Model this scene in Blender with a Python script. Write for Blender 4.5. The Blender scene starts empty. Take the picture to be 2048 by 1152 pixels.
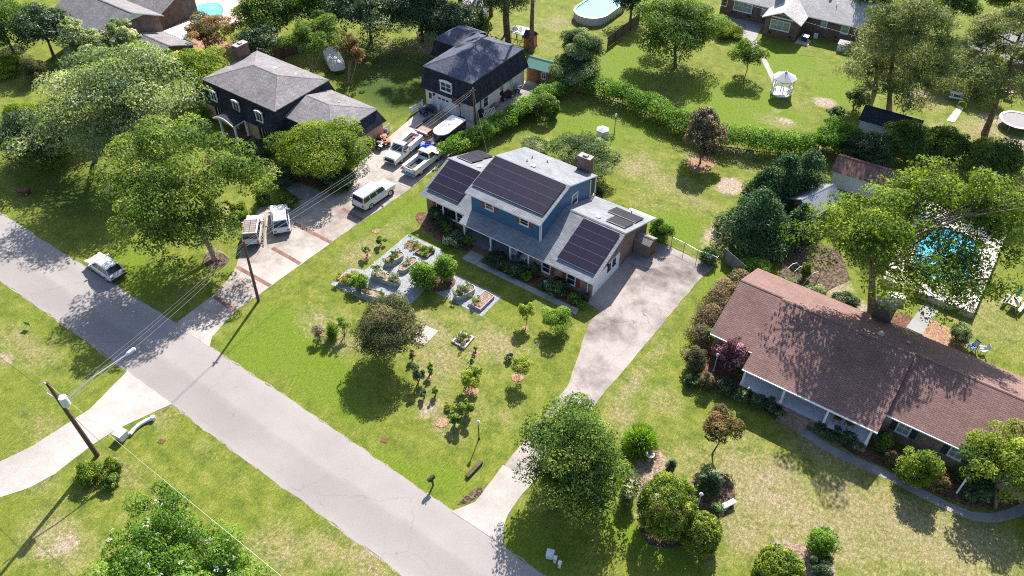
import bpy, math, random
import numpy as np
from mathutils import Vector, Matrix

random.seed(7)
RNG = np.random.default_rng(11)
SC = bpy.context.scene
COL = SC.collection
R = math.radians

# ------------------------------------------------------------------ survey
# The site was measured from an aerial picture: a camera 55 m up, so that a
# picture point can be turned into a real place on the ground (or on a roof).
CAM_H = 55.0
FOC, PITCH, YAW = 1613.75, R(43.57), R(-35.35)
_cp, _sp = math.cos(PITCH), math.sin(PITCH)
FW = np.array([math.sin(YAW)*_cp, math.cos(YAW)*_cp, -_sp])
RT = np.array([math.cos(YAW), -math.sin(YAW), 0.0])
UP = np.cross(RT, FW)
CAM = np.array([0.0, 0.0, CAM_H])

def _ray(x, y): return FW*FOC + RT*(x-1024) - UP*(y-576)
def G(x, y, z=0.0):
    d = _ray(x, y); t = (z-CAM_H)/d[2]; p = CAM+d*t
    return (float(p[0]), float(p[1]))
def PL(x, y, p0, n):
    d = _ray(x, y); p0 = np.array(p0, float); n = np.array(n, float)
    t = ((p0-CAM)@n)/(d@n); p = CAM+d*t
    return tuple(float(a) for a in p)
def depth(x, y, z=0.0):
    return float((np.array([x, y, z])-CAM) @ FW)
def mpp(x, y, z=0.0): return depth(x, y, z)/FOC      # metres per picture unit

# ------------------------------------------------------------------ meshes
class MB:
    def __init__(s): s.v = []; s.f = []; s.m = []
    def poly(s, pts, m=0):
        k = len(s.v); s.v += [tuple(map(float, p)) for p in pts]
        s.f.append(tuple(range(k, k+len(pts)))); s.m.append(m); return s
    def box(s, x0, y0, z0, x1, y1, z1, m=0):
        return s.obox((x0, y0, z0), (1, 0, 0), (0, 1, 0), (0, 0, 1), x1-x0, y1-y0, z1-z0, m)
    def obox(s, o, u, v, w, a, b, c, m=0):
        o, u, v, w = (np.array(q, float) for q in (o, u, v, w))
        p = [o+u*i*a+v*j*b+w*k*c for k in (0, 1) for j in (0, 1) for i in (0, 1)]
        q = len(s.v); s.v += [tuple(t) for t in p]
        for f in ((0, 2, 3, 1), (4, 5, 7, 6), (0, 1, 5, 4), (2, 6, 7, 3), (0, 4, 6, 2), (1, 3, 7, 5)):
            s.f.append(tuple(q+i for i in f)); s.m.append(m)
        return s
    def rbox(s, cx, cy, z0, sx, sy, sz, rot=0, m=0):
        c, n = math.cos(rot), math.sin(rot)
        u = np.array((c, n, 0)); v = np.array((-n, c, 0))
        o = np.array((cx, cy, z0))-u*sx/2-v*sy/2
        return s.obox(o, u, v, (0, 0, 1), sx, sy, sz, m)
    def prism(s, pts, z0, z1, m=0, mt=None):
        a = sum(pts[i][0]*pts[(i+1) % len(pts)][1]-pts[(i+1) % len(pts)][0]*pts[i][1] for i in range(len(pts)))
        if a < 0: pts = pts[::-1]
        n = len(pts); k = len(s.v)
        s.v += [(float(p[0]), float(p[1]), z0) for p in pts]+[(float(p[0]), float(p[1]), z1) for p in pts]
        s.f.append(tuple(range(k+n-1, k-1, -1))); s.m.append(m)
        s.f.append(tuple(range(k+n, k+2*n))); s.m.append(m if mt is None else mt)
        for i in range(n):
            j = (i+1) % n
            s.f.append((k+i, k+j, k+n+j, k+n+i)); s.m.append(m)
        return s
    def slab(s, pts, t, m=0, mb=None, me=None):
        """sloped sheet seen from above (counter-clockwise), t metres thick"""
        n = len(pts); k = len(s.v)
        s.v += [tuple(map(float, p)) for p in pts]+[(float(p[0]), float(p[1]), float(p[2])-t) for p in pts]
        s.f.append(tuple(range(k, k+n))); s.m.append(m)
        s.f.append(tuple(range(k+2*n-1, k+n-1, -1))); s.m.append(m if mb is None else mb)
        for i in range(n):
            j = (i+1) % n
            s.f.append((k+i, k+n+i, k+n+j, k+j)); s.m.append(m if me is None else me)
        return s
    def tube(s, pts, rad, n=8, m=0, cap=True):
        pts = [np.array(p, float) for p in pts]
        if not hasattr(rad, '__len__'): rad = [rad]*len(pts)
        rings = []
        for i, p in enumerate(pts):
            d = pts[min(i+1, len(pts)-1)]-pts[max(i-1, 0)]
            d = d/(np.linalg.norm(d)+1e-9)
            a = np.array((0, 0, 1.0)) if abs(d[2]) < .9 else np.array((1.0, 0, 0))
            u = np.cross(d, a); u /= np.linalg.norm(u); v = np.cross(d, u)
            k = len(s.v)
            for j in range(n):
                t = 2*math.pi*j/n
                s.v.append(tuple(p+(u*math.cos(t)+v*math.sin(t))*rad[i]))
            rings.append(k)
        for a, b in zip(rings, rings[1:]):
            for j in range(n):
                s.f.append((a+(j+1) % n, a+j, b+j, b+(j+1) % n)); s.m.append(m)
        if cap:
            s.f.append(tuple(rings[0]+j for j in range(n))); s.m.append(m)
            s.f.append(tuple(rings[-1]+j for j in range(n-1, -1, -1))); s.m.append(m)
        return s
    def lathe(s, cx, cy, prof, n=16, m=0, sx=1, sy=1):
        rings = []
        for r, z in prof:
            k = len(s.v); rings.append(k)
            for j in range(n):
                t = 2*math.pi*j/n
                s.v.append((cx+r*math.cos(t)*sx, cy+r*math.sin(t)*sy, z))
        for a, b in zip(rings, rings[1:]):
            for j in range(n):
                s.f.append((a+j, a+(j+1) % n, b+(j+1) % n, b+j)); s.m.append(m)
        s.f.append(tuple(rings[0]+j for j in range(n-1, -1, -1))); s.m.append(m)
        s.f.append(tuple(rings[-1]+j for j in range(n))); s.m.append(m)
        return s
    def loft(s, rings, m=0, cap=True, mats=None):
        """rings: list of equal-length closed point loops"""
        n = len(rings[0]); ks = []
        for r in rings:
            ks.append(len(s.v)); s.v += [tuple(map(float, p)) for p in r]
        for q, (a, b) in enumerate(zip(ks, ks[1:])):
            for j in range(n):
                s.f.append((a+j, a+(j+1) % n, b+(j+1) % n, b+j)); s.m.append(mats[q] if mats else m)
        if cap:
            s.f.append(tuple(ks[0]+j for j in range(n-1, -1, -1))); s.m.append(m)
            s.f.append(tuple(ks[-1]+j for j in range(n))); s.m.append(m)
        return s
    def mesh(s, name, mats, off=(0, 0, 0), smooth=False):
        me = bpy.data.meshes.new(name)
        o = np.array(off, float)
        v = np.array(s.v, float)-o
        me.from_pydata(v.tolist(), [], s.f)
        if not isinstance(mats, (list, tuple)): mats = [mats]
        for q in mats: me.materials.append(q)
        if len(mats) > 1: me.polygons.foreach_set('material_index', s.m)
        if smooth: me.polygons.foreach_set('use_smooth', [True]*len(s.f))
        uv = me.uv_layers.new(name='UVMap')
        vv = np.array(s.v, float); out = np.zeros((len(me.loops), 2)); li = 0
        for f in s.f:
            p = vv[list(f)]
            a = p[1]-p[0]; n = np.cross(a, p[2]-p[1])
            for i in range(1, len(f)-1):
                if np.linalg.norm(n) > 1e-9: break
                n = np.cross(p[i]-p[0], p[(i+1)]-p[0])
            n = n/(np.linalg.norm(n)+1e-12)
            if abs(n[2]) > .999: u = np.array((1., 0, 0)); w = np.array((0, 1., 0))
            else:
                u = np.array((-n[1], n[0], 0.)); u /= np.linalg.norm(u); w = np.cross(n, u)
            out[li:li+len(f), 0] = p@u; out[li:li+len(f), 1] = p@w; li += len(f)
        uv.data.foreach_set('uv', out.ravel())
        me.update()
        return me

ORG = {}
def _tag(o, label=None, cat=None, group=None, kind=None):
    if label: o['label'] = label
    if cat: o['category'] = cat
    if group: o['group'] = group
    if kind: o['kind'] = kind
    return o
def thing(name, label, cat, loc=(0, 0, 0), rot=0.0, group=None):
    """an Empty at a thing's base; its parts become its children"""
    o = bpy.data.objects.new(name, None); COL.objects.link(o)
    o.empty_display_size = .3
    o.location = loc; o.rotation_euler = (0, 0, rot)
    ORG[o.name] = tuple(loc)
    return _tag(o, label, cat, group)
def part(name, mb, mat, parent, world=True, smooth=False, label=None):
    """one mesh part under its thing (or under a part of it)"""
    off = ORG[parent.name] if world else (0, 0, 0)
    o = bpy.data.objects.new(name, mb.mesh(name, mat, off, smooth)); COL.objects.link(o)
    o.parent = parent; ORG[o.name] = ORG[parent.name]
    if label: o['label'] = label
    return o
def solo(name, mb, mat, label, cat, loc=(0, 0, 0), rot=0.0, group=None, smooth=False, world=True, kind=None):
    """a thing that is one mesh"""
    o = bpy.data.objects.new(name, mb.mesh(name, mat, loc if world else (0, 0, 0), smooth)); COL.objects.link(o)
    o.location = loc; o.rotation_euler = (0, 0, rot); ORG[o.name] = tuple(loc)
    return _tag(o, label, cat, group, kind)
def structure(name, mb, mat, smooth=False):
    o = bpy.data.objects.new(name, mb.mesh(name, mat, (0, 0, 0), smooth)); COL.objects.link(o)
    o['kind'] = 'structure'; return o
def kids(o): return [c for c in bpy.data.objects if c.parent == o]
def dup(o, loc, rot=None, label=None, scale=None):
    def cp(a, par):
        b = a.copy(); COL.objects.link(b)
        if par is not None: b.parent = par
        for ch in TREE.get(a.name, ()): cp(ch, b)
        return b
    TREE = {}
    for c in bpy.data.objects:
        if c.parent: TREE.setdefault(c.parent.name, []).append(c)
    n = cp(o, None); n.location = loc
    if rot is not None: n.rotation_euler = (0, 0, rot)
    if scale is not None: n.scale = scale if hasattr(scale, '__len__') else (scale,)*3
    if label: n['label'] = label
    return n

# ------------------------------------------------------------------ materials
MATS = {}
class NT:
    """small helper round a material's node tree"""
    def __init__(s, name):
        s.mat = bpy.data.materials.new(name); s.mat.use_nodes = True
        s.t = s.mat.node_tree; s.t.nodes.clear(); MATS[name] = s.mat
        s.out = s.n('ShaderNodeOutputMaterial')
    def n(s, typ, **kw):
        q = s.t.nodes.new(typ)
        for k, v in kw.items():
            if k == 'i':
                for a, b in v.items():
                    q.inputs[a].default_value = b
            else: setattr(q, k, v)
        return q
    def l(s, a, b): s.t.links.new(a, b)
    def bsdf(s, col=None, rough=.8, spec=.3, metal=0.0, **kw):
        b = s.n('ShaderNodeBsdfPrincipled')
        b.inputs['Roughness'].default_value = rough
        b.inputs['Specular IOR Level'].default_value = spec
        b.inputs['Metallic'].default_value = metal
        if col is not None: b.inputs['Base Color'].default_value = (*col, 1)
        s.l(b.outputs[0], s.out.inputs[0]); s.b = b; return b
    def noise(s, vec, scale, detail=3, rough=.55):
        q = s.n('ShaderNodeTexNoise', i={'Scale': scale, 'Detail': detail, 'Roughness': rough})
        s.l(vec, q.inputs['Vector']); return q.outputs['Fac']
    def ramp(s, fac, stops):
        q = s.n('ShaderNodeValToRGB'); e = q.color_ramp.elements
        while len(e) < len(stops): e.new(.5)
        for el, (p, c) in zip(e, stops):
            el.position = p; el.color = (*c, 1) if len(c) == 3 else c
        s.l(fac, q.inputs[0]); return q.outputs[0]
    def mix(s, fac, a, b, mode='MIX'):
        q = s.n('ShaderNodeMix', data_type='RGBA', blend_type=mode)
        for k, v in ((0, fac), (6, a), (7, b)):
            if hasattr(v, 'is_linked') or hasattr(v, 'links'): s.l(v, q.inputs[k])
            elif k == 0: q.inputs[0].default_value = v
            else: q.inputs[k].default_value = (*v, 1)
        return q.outputs[2]
    def math(s, op, a, b=None, c=None):
        q = s.n('ShaderNodeMath', operation=op)
        for k, v in enumerate((a, b, c)):
            if v is None: continue
            if hasattr(v, 'links'): s.l(v, q.inputs[k])
            else: q.inputs[k].default_value = v
        return q.outputs[0]
    def bump(s, h, strength=.3, dist=.02):
        q = s.n('ShaderNodeBump', i={'Strength': strength, 'Distance': dist})
        s.l(h, q.inputs['Height']); s.l(q.outputs[0], s.b.inputs['Normal'])
    def uv(s): return s.n('ShaderNodeUVMap').outputs[0]
    def pos(s): return s.n('ShaderNodeNewGeometry').outputs['Position']
    def obj(s): return s.n('ShaderNodeTexCoord').outputs['Object']

def plain(name, col, rough=.6, spec=.4, metal=0.0, var=.12, scale=3.0):
    """paint, plastic or metal with a little wear in its tone"""
    if name in MATS: return MATS[name]
    t = NT(name); t.bsdf(col, rough, spec, metal)
    if var:
        f = t.noise(t.pos(), scale, 4)
        d = tuple(c*(1-var) for c in col); u = tuple(min(1, c*(1+var)) for c in col)
        t.l(t.ramp(f, [(.3, d), (.7, u)]), t.b.inputs['Base Color'])
    return t.mat
def brick_mat(name, c1, c2, mortar, bw=.21, bh=.075, msize=.012, bump=.4, rough=.85, vary=.35):
    t = NT(name); t.bsdf(None, rough, .2)
    b = t.n('ShaderNodeTexBrick', i={'Scale': 1.0, 'Brick Width': bw, 'Row Height': bh, 'Mortar Size': msize,
                                     'Mortar Smooth': .2, 'Bias': 0.0, 'Color1': (*c1, 1), 'Color2': (*c2, 1), 'Mortar': (*mortar, 1)})
    b.offset = .5
    t.l(t.uv(), b.inputs['Vector'])
    nz = t.noise(t.uv(), 1.1, 4); big = t.ramp(nz, [(.3, (1-vary,)*3), (.7, (1+vary*.6,)*3)])
    t.l(t.mix(1.0, b.outputs['Color'], big, 'MULTIPLY'), t.b.inputs['Base Color'])
    t.bump(b.outputs['Fac'], -bump, .02)
    return t.mat
def shingle_mat(name, c1, c2, gap, w=.33, h=.15, vary=.25, rough=.9, gapsize=.02, streak=.0):
    t = NT(name); t.bsdf(None, rough, .25)
    b = t.n('ShaderNodeTexBrick', i={'Scale': 1.0, 'Brick Width': w, 'Row Height': h, 'Mortar Size': gapsize,
                                     'Mortar Smooth': .5, 'Bias': -.1, 'Color1': (*c1, 1), 'Color2': (*c2, 1), 'Mortar': (*gap, 1)})
    b.offset = .37; b.offset_frequency = 2
    t.l(t.uv(), b.inputs['Vector'])
    # every shingle its own tone
    m = t.n('ShaderNodeVectorMath', operation='MULTIPLY'); m.inputs[1].default_value = (1/w, 1/h, 1)
    t.l(t.uv(), m.inputs[0])
    fl = t.n('ShaderNodeVectorMath', operation='FLOOR'); t.l(m.outputs[0], fl.inputs[0])
    wn = t.n('ShaderNodeTexWhiteNoise', noise_dimensions='2D'); t.l(fl.outputs[0], wn.inputs['Vector'])
    one = t.ramp(wn.outputs['Value'], [(0, (1-vary,)*3), (1, (1+vary,)*3)])
    big = t.ramp(t.noise(t.uv(), .45, 5, .6), [(.3, (.82,)*3), (.7, (1.14,)*3)])
    gr = t.ramp(t.noise(t.uv(), 38, 2), [(.25, (.8,)*3), (.75, (1.2,)*3)])
    c = t.mix(1.0, b.outputs['Color'], one, 'MULTIPLY'); c = t.mix(1.0, c, big, 'MULTIPLY'); c = t.mix(1.0, c, gr, 'MULTIPLY')
    if streak:
        mp = t.n('ShaderNodeMapping'); mp.inputs['Scale'].default_value = (1.2, .12, 1); t.l(t.uv(), mp.inputs['Vector'])
        st = t.ramp(t.noise(mp.outputs[0], 1.5, 4, .65), [(.35, (1-streak,)*3), (.65, (1+streak*.5,)*3)])
        c = t.mix(1.0, c, st, 'MULTIPLY')
    t.l(c, t.b.inputs['Base Color'])
    t.bump(b.outputs['Fac'], -.35, .02)
    return t.mat
def lines_mat(name, col, pitch, dark=.55, rough=.6, spec=.3, vertical=True, width=.12, var=.12, metal=0.0):
    """boards, battens, standing seams or lap siding: a line every «pitch» metres"""
    t = NT(name); t.bsdf(None, rough, spec, metal)
    sp = t.n('ShaderNodeSeparateXYZ'); t.l(t.uv(), sp.inputs[0])
    x = sp.outputs[0 if vertical else 1]
    fr = t.math('FRACT', t.math('DIVIDE', x, pitch))
    ln = t.math('LESS_THAN', fr, width)
    fl = t.math('FLOOR', t.math('DIVIDE', x, pitch))
    wn = t.n('ShaderNodeTexWhiteNoise', noise_dimensions='1D'); t.l(fl, wn.inputs['W'])
    tone = t.ramp(wn.outputs['Value'], [(0, tuple(c*(1-var) for c in col)), (1, tuple(min(1, c*(1+var)) for c in col))])
    nz = t.ramp(t.noise(t.uv(), 2.2, 5, .65), [(.3, (1-var,)*3), (.7, (1+var*.7,)*3)])
    c = t.mix(1.0, tone, nz, 'MULTIPLY')
    c = t.mix(ln, c, tuple(q*dark for q in col))
    t.l(c, t.b.inputs['Base Color']); t.bump(ln, -.5, .015)
    return t.mat
def glass_mat(name, col=(.015, .02, .025), rough=.06, spec=.7):
    t = NT(name); t.bsdf(col, rough, spec); return t.mat
def leaf_mat(name, stops, trans=.45, rough=.55, spec=.13, gain=1.95):
    """foliage: the «tone» stored on each leaf picks its colour"""
    t = NT(name)
    if stops[-1][1][0] < .5: stops = [(p, (min(.6, c[0]*gain*.98), min(.6, c[1]*gain), c[2]*gain)) for p, c in stops]
    a = t.n('ShaderNodeAttribute', attribute_name='tone')
    c = t.ramp(a.outputs['Fac'], stops)
    b = t.n('ShaderNodeBsdfPrincipled', i={'Roughness': rough, 'Specular IOR Level': spec})
    t.l(c, b.inputs['Base Color'])
    tr = t.n('ShaderNodeBsdfTranslucent')
    t.l(t.mix(1.0, c, (1.25, 1.3, .55), 'MULTIPLY'), tr.inputs['Color'])
    mx = t.n('ShaderNodeMixShader', i={0: trans}); t.l(b.outputs[0], mx.inputs[1]); t.l(tr.outputs[0], mx.inputs[2])
    t.l(mx.outputs[0], t.out.inputs[0])
    return t.mat
# ------------------------------------------------------------------ surface materials
def concrete_mat(name, base, stain, amount=.5, cracks=True, seed=0.0, joint=None):
    t = NT(name); t.bsdf(None, .9, .25)
    p = t.n('ShaderNodeVectorMath', operation='ADD'); p.inputs[1].default_value = (seed*13.1, seed*7.7, 0)
    t.l(t.pos(), p.inputs[0]); v = p.outputs[0]
    n1 = t.noise(v, .16, 6, .62); n2 = t.noise(v, .9, 5, .65); n3 = t.noise(v, 9, 3)
    f = t.math('ADD', t.math('MULTIPLY', n1, .7), t.math('MULTIPLY', n2, .3))
    c = t.ramp(f, [(.36, stain), (.45, tuple(.5*a+.5*b for a, b in zip(stain, base))), (.53, base), (.64, tuple(min(1, 1.16*b) for b in base))])
    c = t.mix(1.0, c, t.ramp(n3, [(.3, (.88,)*3), (.7, (1.08,)*3)]), 'MULTIPLY')
    c = t.mix(1.0, c, t.ramp(t.noise(v, 26, 2), [(.3, (.93,)*3), (.7, (1.05,)*3)]), 'MULTIPLY')
    if cracks:
        w = t.n('ShaderNodeTexNoise', i={'Scale': .8, 'Detail': 4.0}); t.l(v, w.inputs['Vector'])
        ws = t.mix(.18, (0, 0, 0), (0, 0, 0)); 
        ad = t.n('ShaderNodeVectorMath', operation='MULTIPLY_ADD'); ad.inputs[1].default_value = (1.6, 1.6, 0)
        t.l(w.outputs['Color'], ad.inputs[0]); t.l(v, ad.inputs[2])
        vo = t.n('ShaderNodeTexVoronoi', feature='DISTANCE_TO_EDGE', i={'Scale': .23}); t.l(ad.outputs[0], vo.inputs['Vector'])
        k = t.math('LESS_THAN', vo.outputs['Distance'], .0032)
        gate = t.math('GREATER_THAN', t.noise(v, .13, 2), .5)
        c = t.mix(t.math('MULTIPLY', t.math('MULTIPLY', k, gate), .55), c, tuple(q*.45 for q in stain))
    t.l(c, t.b.inputs['Base Color']); t.bump(n3, .15, .01)
    return t.mat

def asphalt_mat():
    t = NT('asphalt'); t.bsdf(None, .92, .25); v = t.pos()
    n1 = t.noise(v, .11, 5, .6); n3 = t.noise(v, 14, 3, .7); n4 = t.noise(v, 45, 2)
    c = t.ramp(n1, [(.3, (.208, .186, .179)), (.55, (.244, .220, .212)), (.72, (.264, .239, .228))])
    # the paler, worn strip along the crown and paler edges of the carriageway
    sp = t.n('ShaderNodeSeparateXYZ'); t.l(v, sp.inputs[0])
    y = t.math('ADD', sp.outputs[1], t.math('MULTIPLY', t.math('SUBTRACT', t.noise(v, .25, 4), .5), 1.2))
    wear = t.ramp(t.math('DIVIDE', t.math('SUBTRACT', y, 18.2), 6.5), [(0, (1.10,)*3), (.1, (.98,)*3), (.40, (.93,)*3), (.47, (.97,)*3), (.53, (1.10,)*3), (.8, (1.06,)*3), (1, (1.16,)*3)])
    c = t.mix(1.0, c, wear, 'MULTIPLY')
    c = t.mix(1.0, c, t.ramp(n3, [(.3, (.90,)*3), (.7, (1.09,)*3)]), 'MULTIPLY')
    c = t.mix(1.0, c, t.ramp(n4, [(.3, (.86,)*3), (.7, (1.12,)*3)]), 'MULTIPLY')
    vo = t.n('ShaderNodeTexVoronoi', feature='DISTANCE_TO_EDGE', i={'Scale': .16}); wv = t.n('ShaderNodeTexNoise', i={'Scale': .6, 'Detail': 5.0}); t.l(v, wv.inputs['Vector'])
    ad = t.n('ShaderNodeVectorMath', operation='MULTIPLY_ADD'); ad.inputs[1].default_value = (2.2, 2.2, 0); t.l(wv.outputs['Color'], ad.inputs[0]); t.l(v, ad.inputs[2]); t.l(ad.outputs[0], vo.inputs['Vector'])
    ck = t.math('MULTIPLY', t.math('LESS_THAN', vo.outputs['Distance'], .004), t.math('GREATER_THAN', t.noise(v, .09, 2), .52))
    c = t.mix(t.math('MULTIPLY', ck, .2), c, (.09, .08, .078))
    st = t.math('GREATER_THAN', t.noise(v, .9, 2), .735)
    c = t.mix(t.math('MULTIPLY', st, .22), c, (.08, .075, .08))
    t.l(c, t.b.inputs['Base Color']); t.bump(n4, .25, .01)
    return t.mat

def loose_mat(name, stops, scale=9, bump=.6, rough=.95):
    """mulch, gravel, bare soil: grains with tones of their own"""
    t = NT(name); t.bsdf(None, rough, .2); v = t.pos()
    vo = t.n('ShaderNodeTexVoronoi', feature='F1', i={'Scale': scale}); t.l(v, vo.inputs['Vector'])
    sp = t.n('ShaderNodeSeparateColor'); t.l(vo.outputs['Color'], sp.inputs[0])
    f = t.math('ADD', t.math('MULTIPLY', sp.outputs[0], .5), t.math('MULTIPLY', t.noise(v, 1.3, 5, .65), .5))
    t.l(t.ramp(f, stops), t.b.inputs['Base Color']); t.bump(vo.outputs['Distance'], bump, .03)
    return t.mat

def lawn_mat():
    t = NT('lawn_grass'); t.bsdf(None, .9, .15); v = t.pos()
    def attr(n): return t.n('ShaderNodeAttribute', attribute_name=n).outputs['Fac']
    big = t.noise(v, .10, 5, .6); mid = t.noise(v, .7, 7, .72); fin = t.noise(v, 3.2, 5, .72); blade = t.noise(v, 11, 3, .7)
    # blades lie in strokes: noise stretched along the mowing direction
    mp = t.n('ShaderNodeMapping'); mp.inputs['Scale'].default_value = (9, 2.2, 1); mp.inputs['Rotation'].default_value = (0, 0, .5); t.l(v, mp.inputs['Vector'])
    stroke = t.noise(mp.outputs[0], 1.0, 3, .7)
    green = t.ramp(mid, [(.30, (.058, .088, .012)), (.44, (.104, .133, .016)), (.56, (.146, .165, .023)), (.68, (.200, .198, .052))])
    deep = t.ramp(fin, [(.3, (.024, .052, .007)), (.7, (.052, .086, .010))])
    straw = t.ramp(fin, [(.30, (.125, .128, .036)), (.48, (.215, .178, .088)), (.66, (.31, .245, .150))])
    soil = t.ramp(fin, [(.28, (.16, .115, .085)), (.5, (.31, .235, .185)), (.72, (.44, .36, .30))])
    def edge(a, lo=.42, hi=.62, k=.9, m=.55):
        s = t.math('ADD', a, t.math('MULTIPLY', t.math('SUBTRACT', t.math('ADD', t.math('MULTIPLY', fin, m), t.math('MULTIPLY', mid, 1-m)), .5), k))
        mr = t.n('ShaderNodeMapRange', interpolation_type='SMOOTHSTEP', i={1: lo, 2: hi}); t.l(s, mr.inputs[0]); return mr.outputs[0]
    c = t.mix(edge(attr('lush'), .35, .8, .8, .3), green, (.108, .158, .012))
    c = t.mix(edge(attr('deep'), .3, .8, .7), c, deep)  # tree shade painted into the grass colour
    dry = t.math('ADD', attr('dry'), t.math('MULTIPLY', t.math('SUBTRACT', big, .5), .9))
    c = t.mix(edge(dry, .34, .86, 1.5, .7), c, straw)
    c = t.mix(edge(attr('dirt'), .35, .68, 1.0), c, soil)
    c = t.mix(1.0, c, t.ramp(stroke, [(.3, (.66,)*3), (.7, (1.30,)*3)]), 'MULTIPLY')
    c = t.mix(1.0, c, t.ramp(blade, [(.3, (.62,)*3), (.7, (1.36,)*3)]), 'MULTIPLY')
    t.l(c, t.b.inputs['Base Color']); t.bump(t.math('ADD', blade, stroke), .9, .06)
    return t.mat

M_ROAD = asphalt_mat()
M_CONC = concrete_mat('old_concrete', (.29, .25, .235), (.105, .085, .078), .85)
M_CONC2 = concrete_mat('drive_concrete', (.33, .29, .265), (.17, .135, .115), .5, True, 2.0)
M_CONC3 = concrete_mat('pale_concrete', (.345, .315, .295), (.27, .24, .22), .3, False, 5.0)
M_WALK = concrete_mat('walk_concrete', (.28, .275, .27), (.20, .19, .18), .4, False, 8.0)
M_WALKD = concrete_mat('grey_walk', (.25, .235, .235), (.15, .14, .14), .6, True, 3.0)
M_MULCH = loose_mat('bark_mulch', [(.25, (.045, .025, .016)), (.5, (.105, .055, .034)), (.75, (.19, .105, .065))])
M_STRAW = loose_mat('pine_straw', [(.25, (.13, .07, .042)), (.5, (.25, .145, .09)), (.75, (.37, .235, .155))], 12)
M_GRAVEL = loose_mat('grey_gravel', [(.2, (.14, .145, .155)), (.5, (.225, .235, .25)), (.8, (.33, .34, .355))], 16, .35)
M_SOIL = loose_mat('garden_soil', [(.2, (.09, .06, .042)), (.5, (.21, .145, .105)), (.8, (.36, .27, .21))], 9)
M_LEAFLIT = loose_mat('leaf_litter', [(.25, (.03, .022, .016)), (.5, (.075, .05, .034)), (.75, (.16, .11, .075))], 6)
M_PATIO = concrete_mat('pink_patio', (.52, .36, .30), (.42, .28, .23), .4, False, 4.0)
M_BAND = brick_mat('brick_band', (.20, .075, .055), (.15, .055, .045), (.22, .17, .15), .21, .10)

# ------------------------------------------------------------------ lawn sheet
def _axis(lo, hi, step):
    core = np.arange(lo, hi+step, step)
    return np.concatenate([[lo-1500, lo-700, lo-300, lo-120, lo-40, lo-12], core, [hi+12, hi+40, hi+120, hi+300, hi+700, hi+1500]])
gx = _axis(-140, 24, .55); gy = _axis(-4, 152, .55)
XX, YY = np.meshgrid(gx, gy)
def field(blobs, soft=1.0):
    """blobs: picture point, radius along the street, radius across it (m), weight"""
    out = np.zeros_like(XX)
    for (px, py, rx, ry, w) in blobs:
        x, y = G(px, py); d = ((XX-x)/rx)**2+((YY-y)/ry)**2
        out = np.maximum(out, w*np.exp(-d*.7*soft))
    return out
DRY = field([
    (860, 665, 4.6, 3.0, .75), (930, 640, 5, 2.5, .62), (880, 720, 4, 3, .70), (990, 690, 4, 3, .72), (1060, 690, 3.5, 3, .55), (780, 460, 2, 5, .5), (720, 505, 2.2, 4, .7),
    (640, 645, 4, 2.5, .55), (690, 690, 3, 2, .55), (860, 790, 2.5, 4, .62), (940, 800, 4, 3, .55), (1010, 830, 3, 3, .5), (900, 850, 3, 2, .6), (800, 700, 3, 2, .5),
    (1270, 760, 1.2, 5, .72), (1310, 715, 1.2, 4, .66), (1240, 830, 2, 3, .62), (1340, 650, 1.2, 5, .5), (1330, 800, 3, 3, .60), (1480, 870, 4, 3, .6), (1560, 960, 5, 3, .78), (1600, 1020, 5, 3, .78),
    (1520, 990, 4, 3, .8), (1650, 900, 5, 2.5, .66), (1700, 1000, 6, 3, .8), (1800, 1030, 6, 3, .8), (1850, 1100, 6, 3, .75), (1700, 1100, 5, 3, .72), (1480, 1060, 3, 3, .7), (1580, 1090, 4, 3, .66), (1950, 1080, 5, 4, .72),
    (1420, 1120, 4, 2, .55), (1750, 930, 5, 2, .6), (1620, 850, 4, 2, .45),
    (330, 1050, 4, 4, .45), (560, 1100, 4, 3, .56), (470, 960, 4, 2, .48), (650, 1100, 4, 2, .58), (720, 1120, 3, 2, .6), (60, 700, 6, 2, .6), (90, 850, 4, 2.5, .62), (60, 940, 4, 2, .6), (120, 1080, 5, 3, .62), (250, 950, 3, 2, .5), (330, 830, 3, 2, .5), (410, 910, 3, 1.6, .55),
    (1270, 330, 4, 5, .60), (1330, 370, 4, 3, .62), (1290, 400, 4, 3, .55), (1400, 400, 5, 3, .55), (1230, 290, 3, 3, .4), (1480, 320, 5, 2.5, .62), (1240, 450, 1.6, 1.2, .7), (1280, 310, .5, 5, .55),
    (1440, 460, 1.5, 4, .8), (1660, 280, 3, 5, .55), (1600, 205, 3, 3, .5), (1560, 245, 5, 2, .6), (1640, 130, 4, 3, .35), (1860, 200, 5, 4, .66), (1960, 260, 5, 4, .7), (1900, 260, 5, 3, .66), (2030, 300, 5, 5, .7), (1960, 620, 4, 5, .6), (2010, 660, 5, 5, .55), (1130, 40, 7, 6, .55), (1090, 100, 4, 5, .5), (1010, 60, 4, 5, .55),
    (40, 230, 6, 5, .35), (430, 460, 2, 4, .5), (455, 420, 2, 3, .5), (700, 1060, 3, 2, .45), (470, 345, 3, 3, .5), (1340, 560, 1.0, 4, .35), (1440, 790, 2, 2, .5),
])
DRY = np.maximum(DRY, field([(1560, 990, 13, 6, .66), (1750, 1060, 13, 6, .70), (1900, 1100, 9, 5, .62), (1330, 720, 2.5, 9, .42), (930, 700, 9, 7, .50), (330, 1000, 8, 3, .34), (600, 1090, 9, 3, .42)]))
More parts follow.
